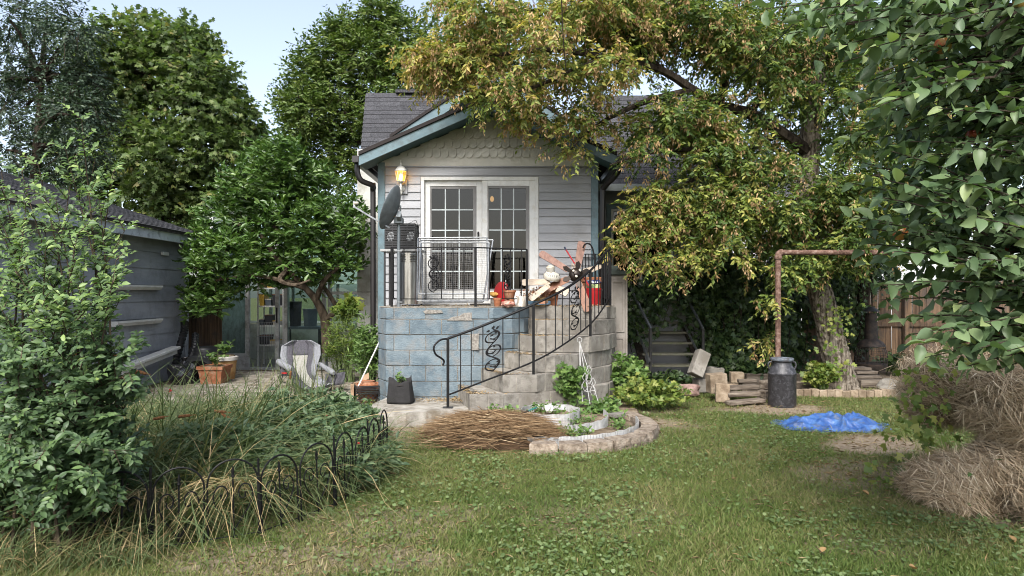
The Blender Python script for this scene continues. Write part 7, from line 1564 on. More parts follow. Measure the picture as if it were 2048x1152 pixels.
# ================================================================== bushy plants, each a thing
def bush(name, label, c, rad, n, L, W, m, tmpl=T_OVATE, h=None, stems=14, cat='plant', up=0.5, extra=None, rshift=0.0):
    c = Vector(c); t = thing(name, label, cat, (c.x, c.y, max(0, c.z-rad[2]))); s = MB(); B = Vector((c.x, c.y, max(0.0, c.z-rad[2]))); P_ = []; A_ = []
    per = max(3, n//stems)
    for i in range(stems):
        d = rand_unit(1)[0]; d[2] = abs(d[2])*0.9+0.1; tip = Vector((c.x+d[0]*rad[0]*random.uniform(0.6, 1), c.y+d[1]*rad[1]*random.uniform(0.6, 1), B.z+ (0.35+0.65*d[2])*rad[2]*2*random.uniform(0.7, 1)))
        root = B+Vector((random.uniform(-1, 1)*rad[0]*0.35, random.uniform(-1, 1)*rad[1]*0.35, 0)); mid = root.lerp(tip, 0.5)+Vector((0, 0, rad[2]*0.25)); path = spline([root, mid, tip], 6); s.tube(path, [0.006-0.0003*k for k in range(len(path))], 4)
        for k in range(per):
            q = path[min(len(path)-1, int(len(path)*(0.15+0.85*math.sqrt(random.random()))))]; P_.append(q+Vector((random.gauss(0, 0.035), random.gauss(0, 0.035), random.gauss(0, 0.03)))); A_.append(((tip-root).normalized()*0.4+Vector((random.gauss(0, 0.7), random.gauss(0, 0.7), random.gauss(0, 0.3)))))
    s.build('stem', m_stem, t)
    pos = np.array([tuple(q) for q in P_]); pos[:, 2] = np.maximum(pos[:, 2], 0.015); ax = np.array([tuple(q) for q in A_]); k = len(pos); sz = 0.6+0.8*rng.random(k)
    o = bulk('leaves', [(tmpl, pos, ax, np.array([0, -0.4, up+0.3])+rng.normal(size=(k, 3))*0.4, L*sz, W*sz, np.clip(rng.random(k)+rshift, 0, 1))], m, t); o['kind'] = 'stuff'; return t
bush('raspberry_plant', 'green raspberry plant growing behind the white trellis', (XP(1148, 8.4), 8.42, 0.42), (0.22, 0.12, 0.36), 520, 0.075, 0.06, m_weed, T_MAPLE)
bush('raspberry_plant', 'low leafy weed right of the white trellis', (XP(1210, 8.3), 8.3, 0.14), (0.30, 0.2, 0.14), 420, 0.06, 0.05, m_weed, T_MAPLE)
bush('squash_vine', 'rounded heap of yellow green vine beside the steps', (XP(1300, 9.0), 9.0, 0.22), (0.54, 0.40, 0.21), 1300, 0.066, 0.06, m_lime, T_MAPLE, stems=44, up=0.2)
bush('squash_vine', 'taller leafy vine against the taupe cabinet', (XP(1255, 9.5), 9.5, 0.42), (0.32, 0.25, 0.33), 700, 0.078, 0.07, m_weed, T_MAPLE, stems=24)
bush('lime_shrub', 'yellow green young shrub left of the leaning trunk', (XP(1640, 10.35), 10.35, 0.30), (0.24, 0.2, 0.30), 520, 0.085, 0.075, m_lime, T_MAPLE)
bush('bed_weed', 'weeds spilling around the top metal ring on its left', (XP(1010, 7.75), 7.75, 0.13), (0.42, 0.2, 0.10), 520, 0.045, 0.032, m_weed)
bush('bed_weed', 'weeds growing inside the middle tier of the metal bed', (0.72, 7.45, 0.17), (0.22, 0.28, 0.05), 130, 0.032, 0.024, m_weed)
bush('bed_weed', 'weeds growing in the right end of the lowest tier', (1.16, 7.5, 0.11), (0.14, 0.36, 0.05), 130, 0.032, 0.024, m_weed)
bush('bed_weed', 'sprigs growing in the top metal ring', (0.40, 7.62, 0.25), (0.22, 0.2, 0.07), 160, 0.04, 0.026, m_weed)
bush('bed_weed', 'weeds along the front of the lower metal strip', (0.62, 6.95, 0.12), (0.26, 0.10, 0.06), 130, 0.04, 0.03, m_weed)
bush('bed_weed', 'leafy weeds between the bed and the trellis', (XP(1185, 7.9), 8.1, 0.10), (0.36, 0.2, 0.10), 420, 0.05, 0.04, m_weed)
bush('goldenrod', 'tall seeding weeds behind the camp chair', (XP(690, 11.4), 11.4, 0.72), (0.42, 0.32, 0.70), 1900, 0.085, 0.016, m_lime, T_DIAMOND, stems=70, rshift=-0.25)
bush('goldenrod', 'weeds crowding the porch corner above the lattice crate', (XP(735, 10.3), 10.3, 0.62), (0.28, 0.3, 0.62), 1300, 0.10, 0.025, m_weed, T_DIAMOND, stems=46)
bush('young_maple', 'pale green maple seedling beside the magnolia trunk', (XP(690, 11.6), 11.6, 1.25), (0.28, 0.25, 0.26), 260, 0.13, 0.12, m_lime, T_MAPLE, stems=12, rshift=-0.15)
bush('ground_weed', 'low weeds growing at the foot of the black crate', (XP(735, 8.7), 8.7, 0.06), (0.30, 0.2, 0.06), 200, 0.05, 0.02, m_weed)
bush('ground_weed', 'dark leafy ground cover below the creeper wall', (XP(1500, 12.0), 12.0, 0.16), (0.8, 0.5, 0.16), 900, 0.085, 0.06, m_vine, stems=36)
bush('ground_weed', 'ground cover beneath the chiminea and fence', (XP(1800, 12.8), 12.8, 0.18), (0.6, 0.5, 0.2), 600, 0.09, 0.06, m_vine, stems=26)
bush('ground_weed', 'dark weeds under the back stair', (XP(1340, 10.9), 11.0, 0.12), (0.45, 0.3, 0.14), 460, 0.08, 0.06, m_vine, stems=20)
curtain('hay_vine', 'vine with small pale flowers draped over the hay bales', [(3.0, 3.2, 0.25, 0.95, 5.0, 5.3, 130), (3.15, 3.8, 0.96, 1.04, 4.75, 5.3, 70), (2.75, 3.1, 0.02, 0.2, 5.2, 5.6, 60)], 0.062, 0.056, m_lime, stems=False)
curtain('hay_vine', 'ivy tuft growing between the lowest bales', [(3.1, 3.6, 0.08, 0.24, 4.6, 4.75, 40)], 0.05, 0.045, m_weed, stems=False)

# ================================================================== apple tree
ap = thing('apple_tree', 'apple tree with broad dull green leaves filling the right edge', 'tree', (4.75, 3.5, 0))
s = MB(); s.tube(spline([(4.75, 3.5, 0), (4.65, 3.5, 0.9), (4.7, 3.55, 1.7), (4.5, 3.6, 2.6), (4.4, 3.7, 3.6)], 5), [0.13-0.004*i for i in range(21)], 10); s.build('trunk', m_darkbark, ap, smooth=True)
lm = MB(); LP_ = []
hubs = [Vector((3.3, 3.3, 1.6)), Vector((3.4, 3.2, 2.2)), Vector((3.3, 3.3, 2.8)), Vector((3.5, 3.5, 1.9)), Vector((3.1, 3.3, 3.2))]
for h_ in hubs: lm.tube(spline([(4.7, 3.55, max(0.9, h_.z-0.6)), h_+Vector((0.3, 0, -0.12)), h_], 4), [0.05-0.003*i for i in range(9)], 7)
def left_edge(y):
    pts = [(-60, 1530), (40, 1560), (80, 1690), (140, 1715), (230, 1735), (330, 1725), (420, 1720), (480, 1740), (560, 1790), (640, 1840), (700, 1850), (760, 1900)]
    for (a, b), (c_, e_) in zip(pts, pts[1:]):
        if a <= y <= c_: return b+(e_-b)*(y-a)/(c_-a)
    return 1900
tips = [(1528, 18, 3.3), (1575, 68, 3.3), (1590, 25, 3.2), (1615, 60, 3.3), (1665, 95, 3.3), (1680, 125, 3.2), (1695, 215, 3.3), (1730, 190, 3.4), (1690, 285, 3.4), (1725, 325, 3.3), (1700, 365, 3.4), (1690, 432, 3.3), (1715, 455, 3.3), (1705, 485, 3.4), (1745, 570, 3.2), (1760, 600, 3.3), (1775, 640, 3.2), (1815, 670, 3.1), (1835, 690, 3.0), (1850, 715, 3.0), (1925, 735, 2.9), (1975, 745, 2.9), (1755, 240, 3.3), (1780, 380, 3.3)]
for i in range(330):
    y = random.uniform(-60, 725); x = left_edge(y)+10+random.random()**1.1*(2150-left_edge(y)); (x > left_edge(y)+110 or random.random() < 0.55) and tips.append((x, y, random.uniform(2.7, 3.75)))
apos = []; aax = []; anr = []
for px, py, d in tips:
    tip = P(px, py, d); h_ = min(hubs, key=lambda q: (q-tip).length); out = (tip-h_); Lb = min(0.75, out.length); out.normalize()
    st = tip-(out*0.75+Vector((-0.2, 0, 0.12))).normalized()*Lb*0.8; path = spline([st, st.lerp(tip, 0.5)+Vector((0, 0, 0.03)), tip], 4)
    lm.tube(path, [0.0058-0.0005*k for k in range(9)], 5)
    if random.random() < 0.35: lm.tube(spline([h_, h_.lerp(st, 0.5)+Vector((0, 0, 0.08)), st], 3), [0.014, 0.013, 0.012, 0.011, 0.010, 0.008, 0.006], 5)
    nl = random.randint(13, 18)
    for k in range(nl):
        t = 0.12+0.88*(k+random.random()*0.6)/nl; q = path[0].lerp(tip, t) if t > 1 else path[min(8, int(t*8))].lerp(path[min(8, int(t*8)+1)], (t*8) % 1)
        dv = (tip-st).normalized(); sd = dv.cross(Vector((0, 0, 1))).normalized()*(1 if k % 2 else -1)
        a = dv*random.uniform(0.1, 0.7)+sd*random.uniform(0.3, 1.0)+Vector((random.gauss(0, .25), random.gauss(0, .25), random.gauss(-0.22, .32)))
        apos.append(tuple(q)); aax.append(tuple(a.normalized())); anr.append((random.gauss(-0.1, .45), random.gauss(-0.45, .45), random.gauss(0.75, .35)))
lm.build('limbs', m_darkbark, ap, smooth=True)['kind'] = 'stuff'
apos = np.array(apos); aax = np.array(aax); anr = np.array(anr); nA = len(apos)
# the leaves that show largest (nearest, inside the frame) are pieces of their own
pxA = 1024+apos[:, 0]/apos[:, 1]*FPX; pyA = HORIZ-(apos[:, 2]-EYE)/apos[:, 1]*FPX
vis = (pxA > 1480) & (pxA < 2040) & (pyA > 0) & (pyA < 780); order = np.argsort(np.where(vis, apos[:, 1], 99)); pick = set(order[:300].tolist())
am = [leafobj_mesh('leaf', 0.096, 0.060*(0.9+0.2*random.random()), m_apple, v, curl=random.uniform(-0.1, 0.45), fold=random.uniform(0.05, 0.35)) for v in np.linspace(0.1, 0.95, 9)]
for i in pick: place_leaf('leaf', random.choice(am), ap, apos[i], aax[i], anr[i], random.uniform(0.5, 1.0))
rest = np.array([i for i in range(nA) if i not in pick]); sz = 0.6+0.65*rng.random(len(rest))
T_APPLE = (np.array([(0, 0, 0), (0.15, 0.30, 0.09), (0.42, 0.46, 0.14), (0.72, 0.34, 0.05), (1, 0, -0.24), (0.72, -0.34, 0.05), (0.42, -0.46, 0.14), (0.15, -0.30, 0.09), (0.45, 0, -0.02)], float), np.array([(0, 8, 1), (1, 8, 2), (2, 8, 3), (3, 8, 4), (4, 8, 5), (5, 8, 6), (6, 8, 7), (7, 8, 0)]))
n = 2400; yb_ = rng.uniform(-60, 640, n); xb_ = np.array([left_edge(v)+60 for v in yb_])+rng.random(n)*480; db = rng.uniform(3.5, 4.0, n)
bp2 = np.stack([(xb_-1024)/FPX*db, db, EYE-(yb_-HORIZ)/FPX*db], -1); szb = 0.7+0.6*rng.random(n)
# clump the deep leaves so that gaps stay open
cl_c = bp2[rng.integers(0, n, 120)]; bp2 = cl_c[rng.integers(0, 120, n)]+rng.normal(size=(n, 3))*np.array([0.13, 0.10, 0.11])
bulk('crown', [(T_APPLE, apos[rest], aax[rest], anr[rest], 0.086*sz, 0.052*sz, np.clip(rng.normal(0.5, 0.25, len(rest)), 0, 1)), (T_APPLE, bp2, rng.normal(size=(n, 3))+np.array([-0.4, -0.2, -0.3]), rng.normal(size=(n, 3))*0.5+np.array([0, -0.5, 0.6]), 0.088*szb, 0.054*szb, np.clip(rng.normal(0.4, 0.25, n), 0, 1))], m_apple, ap)
m_fruit = mat('red_apple_skin', [(0.3, (0.34, 0.035, 0.02)), (0.5, (0.40, 0.09, 0.03)), (0.75, (0.40, 0.26, 0.07))], 14, 0.35, spec=0.5)
for px, py, d in ((1885, 92, 3.0), (1793, 84, 3.4), (1938, 118, 3.4), (1801, 468, 3.4), (2010, 500, 3.5), (1993, 658, 3.3), (1946, 272, 3.6), (2045, 5, 2.9)):
    MB().lathe([(0.004, -0.026), (0.02, -0.030), (0.034, -0.012), (0.036, 0.006), (0.028, 0.026), (0.012, 0.030), (0.003, 0.022)], P(px, py, d), 14).build('apple', m_fruit, ap, smooth=True)

# ================================================================== sapling thicket at the near left
sh_ = thing('sapling_shrub', 'tall many stemmed leafy shrub at the near left', 'shrub', (-2.85, 4.2, 0))
lm = MB(); sp, sa, snr, srn = [], [], [], []
stems = [(185, 240, 4.2), (150, 300, 4.3), (95, 330, 4.2), (62, 345, 4.3), (20, 338, 4.2), (215, 318, 4.4), (255, 345, 4.3), (225, 400, 4.2), (280, 462, 4.2), (262, 520, 4.0), (285, 530, 4.3), (130, 400, 4.1), (70, 410, 4.0), (10, 420, 4.1), (-20, 360, 4.2), (175, 470, 4.0), (110, 500, 3.9), (40, 520, 3.9), (230, 580, 3.9), (270, 600, 4.1), (150, 600, 3.8), (80, 620, 3.8), (10, 600, 3.8), (200, 660, 3.9), (255, 690, 4.2), (130, 700, 3.7), (60, 720, 3.7), (0, 700, 3.7), (320, 690, 4.1), (215, 760, 3.8), (290, 745, 4.0), (150, 800, 3.7), (70, 830, 3.6), (250, 830, 3.9), (10, 820, 3.6), (280, 900, 3.8), (190, 880, 3.6), (110, 900, 3.6), (40, 920, 3.5), (210, 950, 3.6), (130, 980, 3.6), (0, 780, 3.9), (-30, 560, 3.9), (30, 660, 4.2), (120, 560, 4.3), (190, 540, 4.3), (60, 470, 4.4), (160, 370, 4.4), (310, 770, 4.2), (240, 470, 4.4), (35, 400, 4.4), (110, 440, 4.5)]+[(random.uniform(-10, 300), random.uniform(860, 1050), random.uniform(3.7, 4.05)) for _ in range(26)]
for j, (px, py, d) in enumerate(stems):
    px = px-18-0.10*max(0, px-150); tip = P(px, py, d); root = Vector((XP(90+random.uniform(-90, 130), 4.15)+0.0, 4.15+random.uniform(-0.35, 0.35), 0.0)); low = py > 640
    mid = root.lerp(tip, 0.55)+Vector((-(tip.x-root.x)*0.22, 0.05, 0.10+0.12*low)); path = spline([root, mid, tip], 9)
    lm.tube(path, [0.011-0.0005*k for k in range(len(path))], 5)
    k0 = 3 if low else (10 if py < 480 else 7)
    for k in range(k0, len(path)):
        for rep in range(2 if py < 560 or k % 2 else 3):
            q = path[k]; dv = (path[k]-path[k-1]).normalized(); o_ = Vector(rand_unit(1)[0]); o_.y -= 0.35; o_ = (o_-dv*o_.dot(dv)).normalized()
            tl = random.uniform(0.07, 0.24)*(1.15-0.6*(k/len(path))); td = (dv*0.7+o_*0.9+Vector((0, 0, -0.12 if low else 0.12))).normalized(); e_ = q+td*tl
            if rep == 0: lm.tube([q, e_], [0.004, 0.0015], 4, cap=False)
            n_l = int(4+tl*42); sd = td.cross(Vector((0, -0.5, 1))).normalized()
            for i in range(n_l):
                t = (i+0.6)/n_l; sg = 1 if i % 2 else -1; fresh = (k/len(path))
                sp.append(tuple(q+td*tl*t)); sa.append(tuple((td*0.55+sd*sg*0.85+Vector((0, 0, random.gauss(0, .15)))).normalized())); snr.append((random.gauss(0, .35), random.gauss(-0.5, .3), random.gauss(0.8, .3))); srn.append(min(1, max(0, random.gauss(0.26+0.55*fresh*(0.45 if low else 1.0), 0.17))))
lm.build('stem', m_greybark, sh_, smooth=True)['kind'] = 'stuff'
sp = np.array(sp); sa = np.array(sa); snr = np.array(snr); srn = np.array(srn); nS = len(sp)
order = np.argsort(np.where((1024+sp[:, 0]/sp[:, 1]*FPX > 5), sp[:, 1], 99)); pick = set(order[:1200][rng.permutation(1200)[:300]].tolist())
smm = {r_: leafobj_mesh('leaf', 0.048, 0.025, m_shrub, r_/8, curl=0.12, fold=0.15) for r_ in range(9)}
for i in pick: place_leaf('leaf', smm[int(round(srn[i]*8))], sh_, sp[i], sa[i], snr[i], random.uniform(0.75, 1.2))
rest = np.array([i for i in range(nS) if i not in pick]); sz = 0.65+0.6*rng.random(len(rest))
bulk('crown', [(T_OVATE, sp[rest], sa[rest], snr[rest], 0.046*sz, 0.025*sz, srn[rest])], m_shrub, sh_)

# ================================================================== weedy bed: tall grass, cattails, leafy weeds
def bed_pts(n, x0, x1, y0, y1, f=None):
    x = rng.uniform(x0, x1, n); y = rng.uniform(y0, y1, n)
    if f is not None: k = f(x, y); x, y = x[k], y[k]
    return np.stack([x, y, np.zeros(len(x))], -1)
# bed front edge runs from (-2.9, 3.95) to (-1.3, 5.2) then back to (-1.4, 8)
def in_bed(x, y):
    front = np.where(x < -2.1, 4.0+0*x, 4.0+(x+2.1)*1.35); return (y > front+0.02) & (x < -1.12-0.03*(y-5.2)) & (y < 9.2)
sets = []
b = bed_pts(17000, -4.2, -1.1, 3.95, 7.2, lambda x, y: in_bed(x, y) & ((rng.random(len(x)) < 0.22) | (y < np.where(x < -2.1, 4.6, 4.6+(x+2.1)*1.35)) | (x < -2.45))); n = len(b); a = rng.uniform(0, 6.28, n)
sets.append(ribbons(b, np.stack([np.cos(a)*0.45, np.sin(a)*0.45-0.1, np.ones(n)], -1), rng.uniform(0.3, 0.95, n), rng.uniform(0.004, 0.010, n), rng.uniform(0.2, 1.1, n), np.where(rng.random(n) < 0.13, rng.uniform(0.75, 1, n), np.clip(rng.normal(0.28, 0.17, n), 0, 1))))
# straw-pale grass falling over the fence, leaning to the right
for cx_, cy_, nn_ in ((-1.80, 4.28, 44), (-2.22, 4.05, 34), (-1.55, 4.6, 16)):
    b = np.stack([rng.normal(cx_, 0.08, nn_), rng.normal(cy_+0.15, 0.05, nn_), np.full(nn_, 0.25)], -1); sets.append(ribbons(b, np.stack([rng.normal(-0.25, 0.35, nn_), rng.normal(-0.35, 0.15, nn_), np.ones(nn_)], -1), rng.uniform(0.4, 0.62, nn_), rng.uniform(0.004, 0.007, nn_), rng.uniform(1.1, 1.7, nn_), rng.uniform(0.78, 1.0, nn_), 8))
b = np.stack([rng.uniform(-3.6, -2.05, 1300), rng.uniform(3.7, 4.05, 1300), np.zeros(1300)], -1); n = 1300; a = rng.uniform(0, 6.28, n); sets.append(ribbons(b, np.stack([np.cos(a)*0.4, np.sin(a)*0.4-0.05, np.ones(n)], -1), rng.uniform(0.14, 0.42, n), rng.uniform(0.004, 0.008, n), rng.uniform(0.2, 1.0, n), np.where(rng.random(n) < 0.25, rng.uniform(0.7, 1, n), np.clip(rng.normal(0.28, 0.15, n), 0, 1))))
gro = ribbon_obj('tall_grass', sets, m_tall); tag(gro, 'unmown tall grass in the fenced bed', None, None, 'stuff')
# cattail leaves, flattened towards the right
cat_sets = []
b = bed_pts(1900, -3.7, -2.15, 4.7, 6.6); n = len(b); lean = rng.normal(0.45, 0.6, n)
cat_sets.append(ribbons(b, np.stack([lean, rng.normal(-0.2, 0.45, n), np.ones(n)*0.9], -1), rng.uniform(0.6, 1.45, n), rng.uniform(0.009, 0.015, n), rng.uniform(0.1, 0.8, n), np.clip(rng.normal(0.36, 0.26, n), 0, 1), 7))
b = bed_pts(150, -2.7, -2.0, 6.8, 8.4); n = len(b); cat_sets.append(ribbons(b, np.stack([rng.normal(0, 0.22, n), rng.normal(0, 0.15, n), np.ones(n)], -1), rng.uniform(0.6, 1.15, n), 0.011, rng.uniform(0.0, 0.35, n), np.clip(rng.normal(0.35, 0.2, n), 0, 1), 7))
b = bed_pts(1700, -4.6, -2.35, 6.4, 8.9); n = len(b); cat_sets.append(ribbons(b, np.stack([rng.normal(0.3, 0.5, n), rng.normal(-0.2, 0.4, n), np.ones(n)], -1), rng.uniform(0.3, 0.8, n), 0.012, rng.uniform(0.1, 0.8, n), np.clip(rng.normal(0.25, 0.2, n), 0, 1), 6))
co = ribbon_obj('cattail_leaves', cat_sets, m_tall); tag(co, 'long strap leaves of the fallen cattails', None, None, 'stuff')
m_cathead = mat('cattail_brown', [(0.3, (0.13, 0.055, 0.020)), (0.7, (0.26, 0.12, 0.045))], 60, 0.95, bump=0.5)
heads = [(148, 709, 4.6, 15), (174, 690, 4.7, -20), (232, 712, 4.8, -25), (250, 752, 4.9, 20), (200, 758, 4.7, 25), (262, 748, 5.0, 18), (283, 745, 5.1, -10), (318, 836, 5.0, 12), (368, 832, 5.2, 5), (440, 823, 5.5, -8), (452, 833, 5.5, -30), (581, 750, 7.4, 80), (170, 660, 4.7, -30), (205, 690, 4.8, 40)]
posw = ['beside the shrub, leftmost', 'high against the shrub', 'below the middle trough', 'near the pale gutter', 'low beside the shrub', 'just right of the low one', 'nearest the garage pots', 'left of two above the fence', 'right of two above the fence', 'towards the camp chair, upper', 'towards the camp chair, lower', 'upright before the camp chair', 'uppermost at the shrub', 'between the shrub heads']
for (px, py, d, a), lab in zip(heads, posw):
    c = P(px, py, d); dv = Vector((math.cos(R(a)), random.uniform(-0.3, 0.3), math.sin(R(a)))).normalized(); t = thing('cattail', 'brown cattail head %s' % lab, 'cattail', (c.x, c.y, c.z-0.1), 'cattails in the fenced bed')
    MB().lathe([(0.004, -0.045), (0.011, -0.04), (0.0125, 0.0), (0.011, 0.04), (0.004, 0.046), (0.0025, 0.085)], c, 10, axis=dv).build('seed_head', m_cathead, t, smooth=True)
    root = Vector((c.x-dv.x*0.45, c.y+0.1, 0)); MB().tube(spline([root, root.lerp(c, 0.55)+Vector((0, 0, 0.08)), c-dv*0.045], 5), 0.004, 5).build('stalk', m_stem, t)
# smartweed and other broad weeds, plants one can tell apart
wl_ = [(500, 850, 6.0), (545, 830, 6.4), (590, 830, 6.6), (640, 820, 6.7), (690, 830, 6.6), (730, 860, 6.3), (560, 870, 5.7), (610, 870, 5.8), (660, 870, 5.9), (700, 890, 5.8), (735, 905, 5.7), (620, 800, 7.4), (670, 800, 7.6), (560, 800, 7.2), (715, 815, 7.2), (480, 880, 5.4), (530, 900, 5.2), (690, 930, 5.3), (440, 870, 5.4), (400, 860, 5.3)]
wpos = ['at the near corner of the fence', 'behind the near fence arches', 'in the middle of the bed', 'below the camp chair', 'below the chair pocket', 'at the bed edge by the lawn', 'low behind the arches', 'in the bed centre, near row', 'near row towards the lawn', 'near the fence end', 'spilling past the fence end', 'touching the camp chair legs', 'just in front of the camp chair', 'left of the camp chair', 'in front of the lattice crate', 'among the tall grass', 'close behind the scroll arches', 'at the last fence arch', 'among the fallen cattails', 'left among the cattail leaves']
for (px, py, d), wp in zip(wl_, wpos):
    g_ = Vector((XP(px, d), d, 0)); hh = max(0.24, ZP(py, d)*1.25)
    bush('smartweed', 'leafy grey green smartweed '+wp, (g_.x, g_.y, hh*0.5), (0.26, 0.22, hh*0.52), 720, 0.075, 0.032, m_bluegreen, T_OVATE, stems=30)
# small red and violet flowers
m_redf = mat('red_flower', (0.40, 0.015, 0.02), 9, 0.7); m_viof = mat('violet_flower', (0.16, 0.09, 0.30), 9, 0.7)
for k, (px, py, d, m, lab) in enumerate(((716, 888, 5.7, m_redf, 'red flower at the right end of the bed'), (340, 782, 5.4, m_redf, 'red flower among the cattail leaves'), (652, 831, 6.5, m_redf, 'red flower below the camp chair'), (633, 773, 8.0, m_viof, 'violet flower in front of the camp chair seat'), (645, 800, 7.4, m_viof, 'violet flower below the camp chair pocket'))):
    t = thing('flower', lab, 'flower', P(px, py, d)); c = P(px, py, d); s = MB()
    for i in range(7): q = Vector(rand_unit(1)[0])*0.009; s.slab([c+q, c+q+Vector((0.008, 0, 0.002)), c+q+Vector((0.008, 0.002, 0.008)), c+q+Vector((0, 0, 0.007))], (0, -0.003, 0))
    s.build('petals', m, t); MB().tube([c, (c.x, c.y+0.02, max(0, c.z-0.25))], 0.003, 4).build('stalk', m_stem, t)

# ================================================================== border fence of wire arches
bfz = thing('border_fence', 'low black wire border fence with arches and heart scrolls', 'fence', (-2.0, 4.2, 0))
fp = [(-3.35, 4.05), (-3.05, 4.0), (-2.75, 3.98), (-2.44, 3.97), (-2.13, 4.02), (-1.86, 4.15), (-1.58, 4.30), (-1.42, 4.58), (-1.26, 4.88), (-1.20, 5.20), (-1.16, 5.52), (-1.13, 5.84), (-1.12, 6.16)]
for i, (a, b) in enumerate(zip(fp, fp[1:])):
    a = Vector((a[0], a[1], 0)); b = Vector((b[0], b[1], 0)); u = (b-a); wdt = u.length; u.normalize(); H = 0.46+0.012*(i % 3); Z = Vector((0, 0, 1)); c = a+u*wdt/2; r_ = wdt*0.46
    tilt = Vector((random.uniform(-.03, .03), random.uniform(-.05, .05), 1)).normalized()
    def W_(x, z_): return a+u*x+tilt*z_
    s = MB(); s.tube([W_(wdt/2-r_, -0.02)]+[W_(wdt/2+r_*math.cos(R(t)), H-r_*0.9+r_*math.sin(R(t))) for t in range(180, -1, -15)]+[W_(wdt/2+r_, -0.02)], 0.0062, 6)
    s.tube([W_(wdt/2, -0.02), W_(wdt/2, H*0.80)], 0.0055, 6); s.lathe([(0.004, 0), (0.013, 0.012), (0.007, 0.028), (0.011, 0.038), (0.002, 0.075)], W_(wdt/2, H*0.79), 8, axis=tilt)
    for sg in (-1, 1):
        heart = [(0.0, 0.10), (0.10, 0.20), (0.28, 0.36), (0.36, 0.50), (0.30, 0.61), (0.18, 0.63), (0.10, 0.56), (0.13, 0.48), (0.21, 0.48), (0.22, 0.54)]
        s.tube(spline([W_(wdt/2+sg*x*wdt, z_*H/0.9) for x, z_ in heart], 4), 0.0048, 5)
    for zz in (0.05*H,): s.tube([W_(wdt/2-r_, zz), W_(wdt/2+r_, zz)], 0.004, 5)
    s.build('fence_panel', m_iron, bfz, smooth=True)
    if i % 2 == 0: MB().tube([a+Vector((0, 0, -0.05)), a+tilt*(H+0.03)], 0.0075, 6).build('fence_stake', m_iron, bfz)

# ================================================================== lawn
def fbm(x, y, s, seed):
    r_ = np.random.default_rng(seed); v = 0
    for i in range(7):
        a = r_.uniform(0, 6.28); k = s*(0.6+0.5*i); v = v+np.sin((x*np.cos(a)+y*np.sin(a))*k+r_.uniform(0, 6.28)+1.3*np.sin((x*np.sin(a)-y*np.cos(a))*k*0.6))/(1+0.35*i)
    return v/3.2
n = 330000
y = 3.1*np.exp(rng.random(n)*math.log(11.5/3.1)); x = rng.uniform(-1, 1, n)*(y*0.78+0.3); keep = (x > -3.4) & ~((in_bed(x, y)) & (rng.random(n) < 0.75))
keep &= rng.random(n) > wear(x, y)*0.93
keep &= ~((x > -1.95) & (x < 1.55) & (y > 8.6)) & ~((x < -1.9) & (y > 9)) & ~(((x-0.42)/1.2)**2+((y-7.6)/1.2)**2 < 1) & ~((x > -1.75) & (x < -0.3) & (y > 7.75) & (y < 9)) & ~(((x-tcx)/0.56)**2+((y-tcy)/0.4)**2 < 1)
x, y = x[keep], y[keep]; n = len(x); v = fbm(x, y, 2.2, 3); v2 = fbm(x, y, 6.0, 4)
rn = np.clip(0.45+0.27*v+0.16*v2+0.28*wear(x, y)+rng.normal(size=n)*0.17, 0, 1)
pos = np.stack([x, y, rise(x, y)-0.003], -1); ax = np.stack([rng.normal(size=n)*0.75, rng.normal(size=n)*0.75, np.full(n, 0.85)], -1); L = (0.026+0.034*rng.random(n))*(1+0.3*v2); W = 0.0042+0.0006*y
near = y < 4.6
parts = [(T_BLADE, pos[near], ax[near], rng.normal(size=(near.sum(), 3)), L[near], W[near], rn[near]), (T_TRI, pos[~near], ax[~near], rng.normal(size=((~near).sum(), 3)), L[~near]*1.1, W[~near], rn[~near])]
lg = bulk('lawn_grass', parts, m_grass); tag(lg, 'short patchy lawn grass', None, None, 'stuff')
n = 60000; y = 3.1*np.exp(rng.random(n)*math.log(9.0/3.1)); x = rng.uniform(-1, 1, n)*(y*0.78+0.3); v = fbm(x, y, 2.6, 8)+0.55*fbm(x, y, 7.5, 9)
keep = (x > -1.35-0*x) & (v+0.12*(x-0.3)*0.6+rng.normal(size=n)*0.40 > 0.48) & (rng.random(n) > wear(x, y)) & ~(((x-0.42)/1.2)**2+((y-7.6)/1.2)**2 < 1) & ~((y > 8.4) & (x < 1.6)) & ~(((x-tcx)/0.56)**2+((y-tcy)/0.4)**2 < 1)
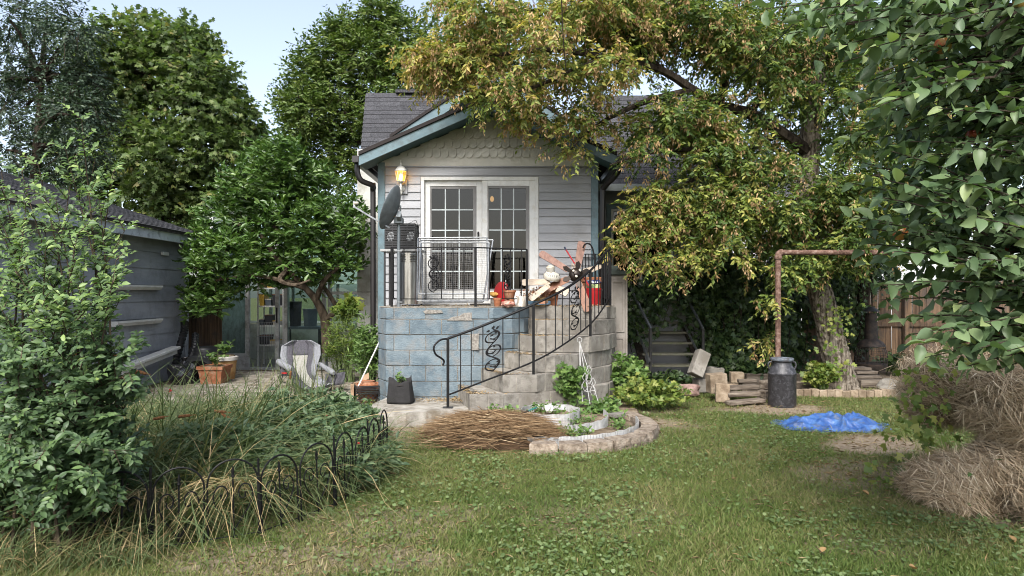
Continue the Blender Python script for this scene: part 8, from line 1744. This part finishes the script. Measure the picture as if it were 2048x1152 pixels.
x, y = x[keep], y[keep]; n = len(x); pos = np.stack([x, y, rise(x, y)+0.015+0.03*rng.random(n)], -1); sz = 0.6+0.8*rng.random(n)
cv = bulk('clover', [(T_ROUND, pos, np.stack([rng.normal(size=n), rng.normal(size=n), rng.normal(size=n)*0.2], -1), np.stack([rng.normal(size=n)*0.3, rng.normal(size=n)*0.3-0.2, np.ones(n)], -1), 0.021*sz, 0.021*sz, rng.random(n))], m_clover); tag(cv, 'clover and creeping charlie patches in the lawn', None, None, 'stuff')
# dead straw and leaf scraps on the lawn
n = 7000; x = rng.uniform(-2.2, 5, n); y = rng.uniform(3.2, 10, n); k = rng.random(n) < (0.25+0.75*wear(x, y)); k &= ~((x > -1.9) & (x < 1.6) & (y > 8.5)) & ~(((x-0.42)/1.2)**2+((y-7.6)/1.2)**2 < 1); pts = np.stack([x[k], y[k], np.full(k.sum(), 0.022)], -1)
litter('lawn_litter', pts, 0.07, 0.005, 'dry straw and twig scraps lying on the lawn')
for k, (px, py, lab) in enumerate(((1738, 990, 'orange brown fallen leaf on the lawn before the hay'), (1640, 1106, 'dry fallen leaf near the lower right lawn'), (1833, 1138, 'reddish fallen leaf at the bottom right edge'), (2030, 1085, 'small pale fallen apple at the right edge'))):
    c = G(px, py, 0.03); o = place_leaf('fallen_leaf', leafobj_mesh('fallen_leaf', 0.05, 0.036, m_samara, 0.15, curl=-0.4, fold=0.5), None, c, (random.gauss(0, 1), random.gauss(0, 1), 0.1), (0, -0.2, 1)); tag(o, lab, 'leaf', 'single fallen leaves')
# overhead wires
tag(MB().tube(spline([P(1132, 140, 7.2), P(1126, 70, 7.0), P(1121, -60, 6.8)], 5), 0.006, 5).build('hanging_vine', m_darkbark), 'thin dark stem hanging down from the top before the gable', 'branch')
tag(MB().tube(spline([P(1610, 25, 8.0), P(1500, 135, 8.6), P(1420, 210, 9.4), P(1290, 330, 11.9)], 6), 0.006, 5).build('service_cable', m_iron), 'black service cable slanting from the tree to the wing', 'cable')
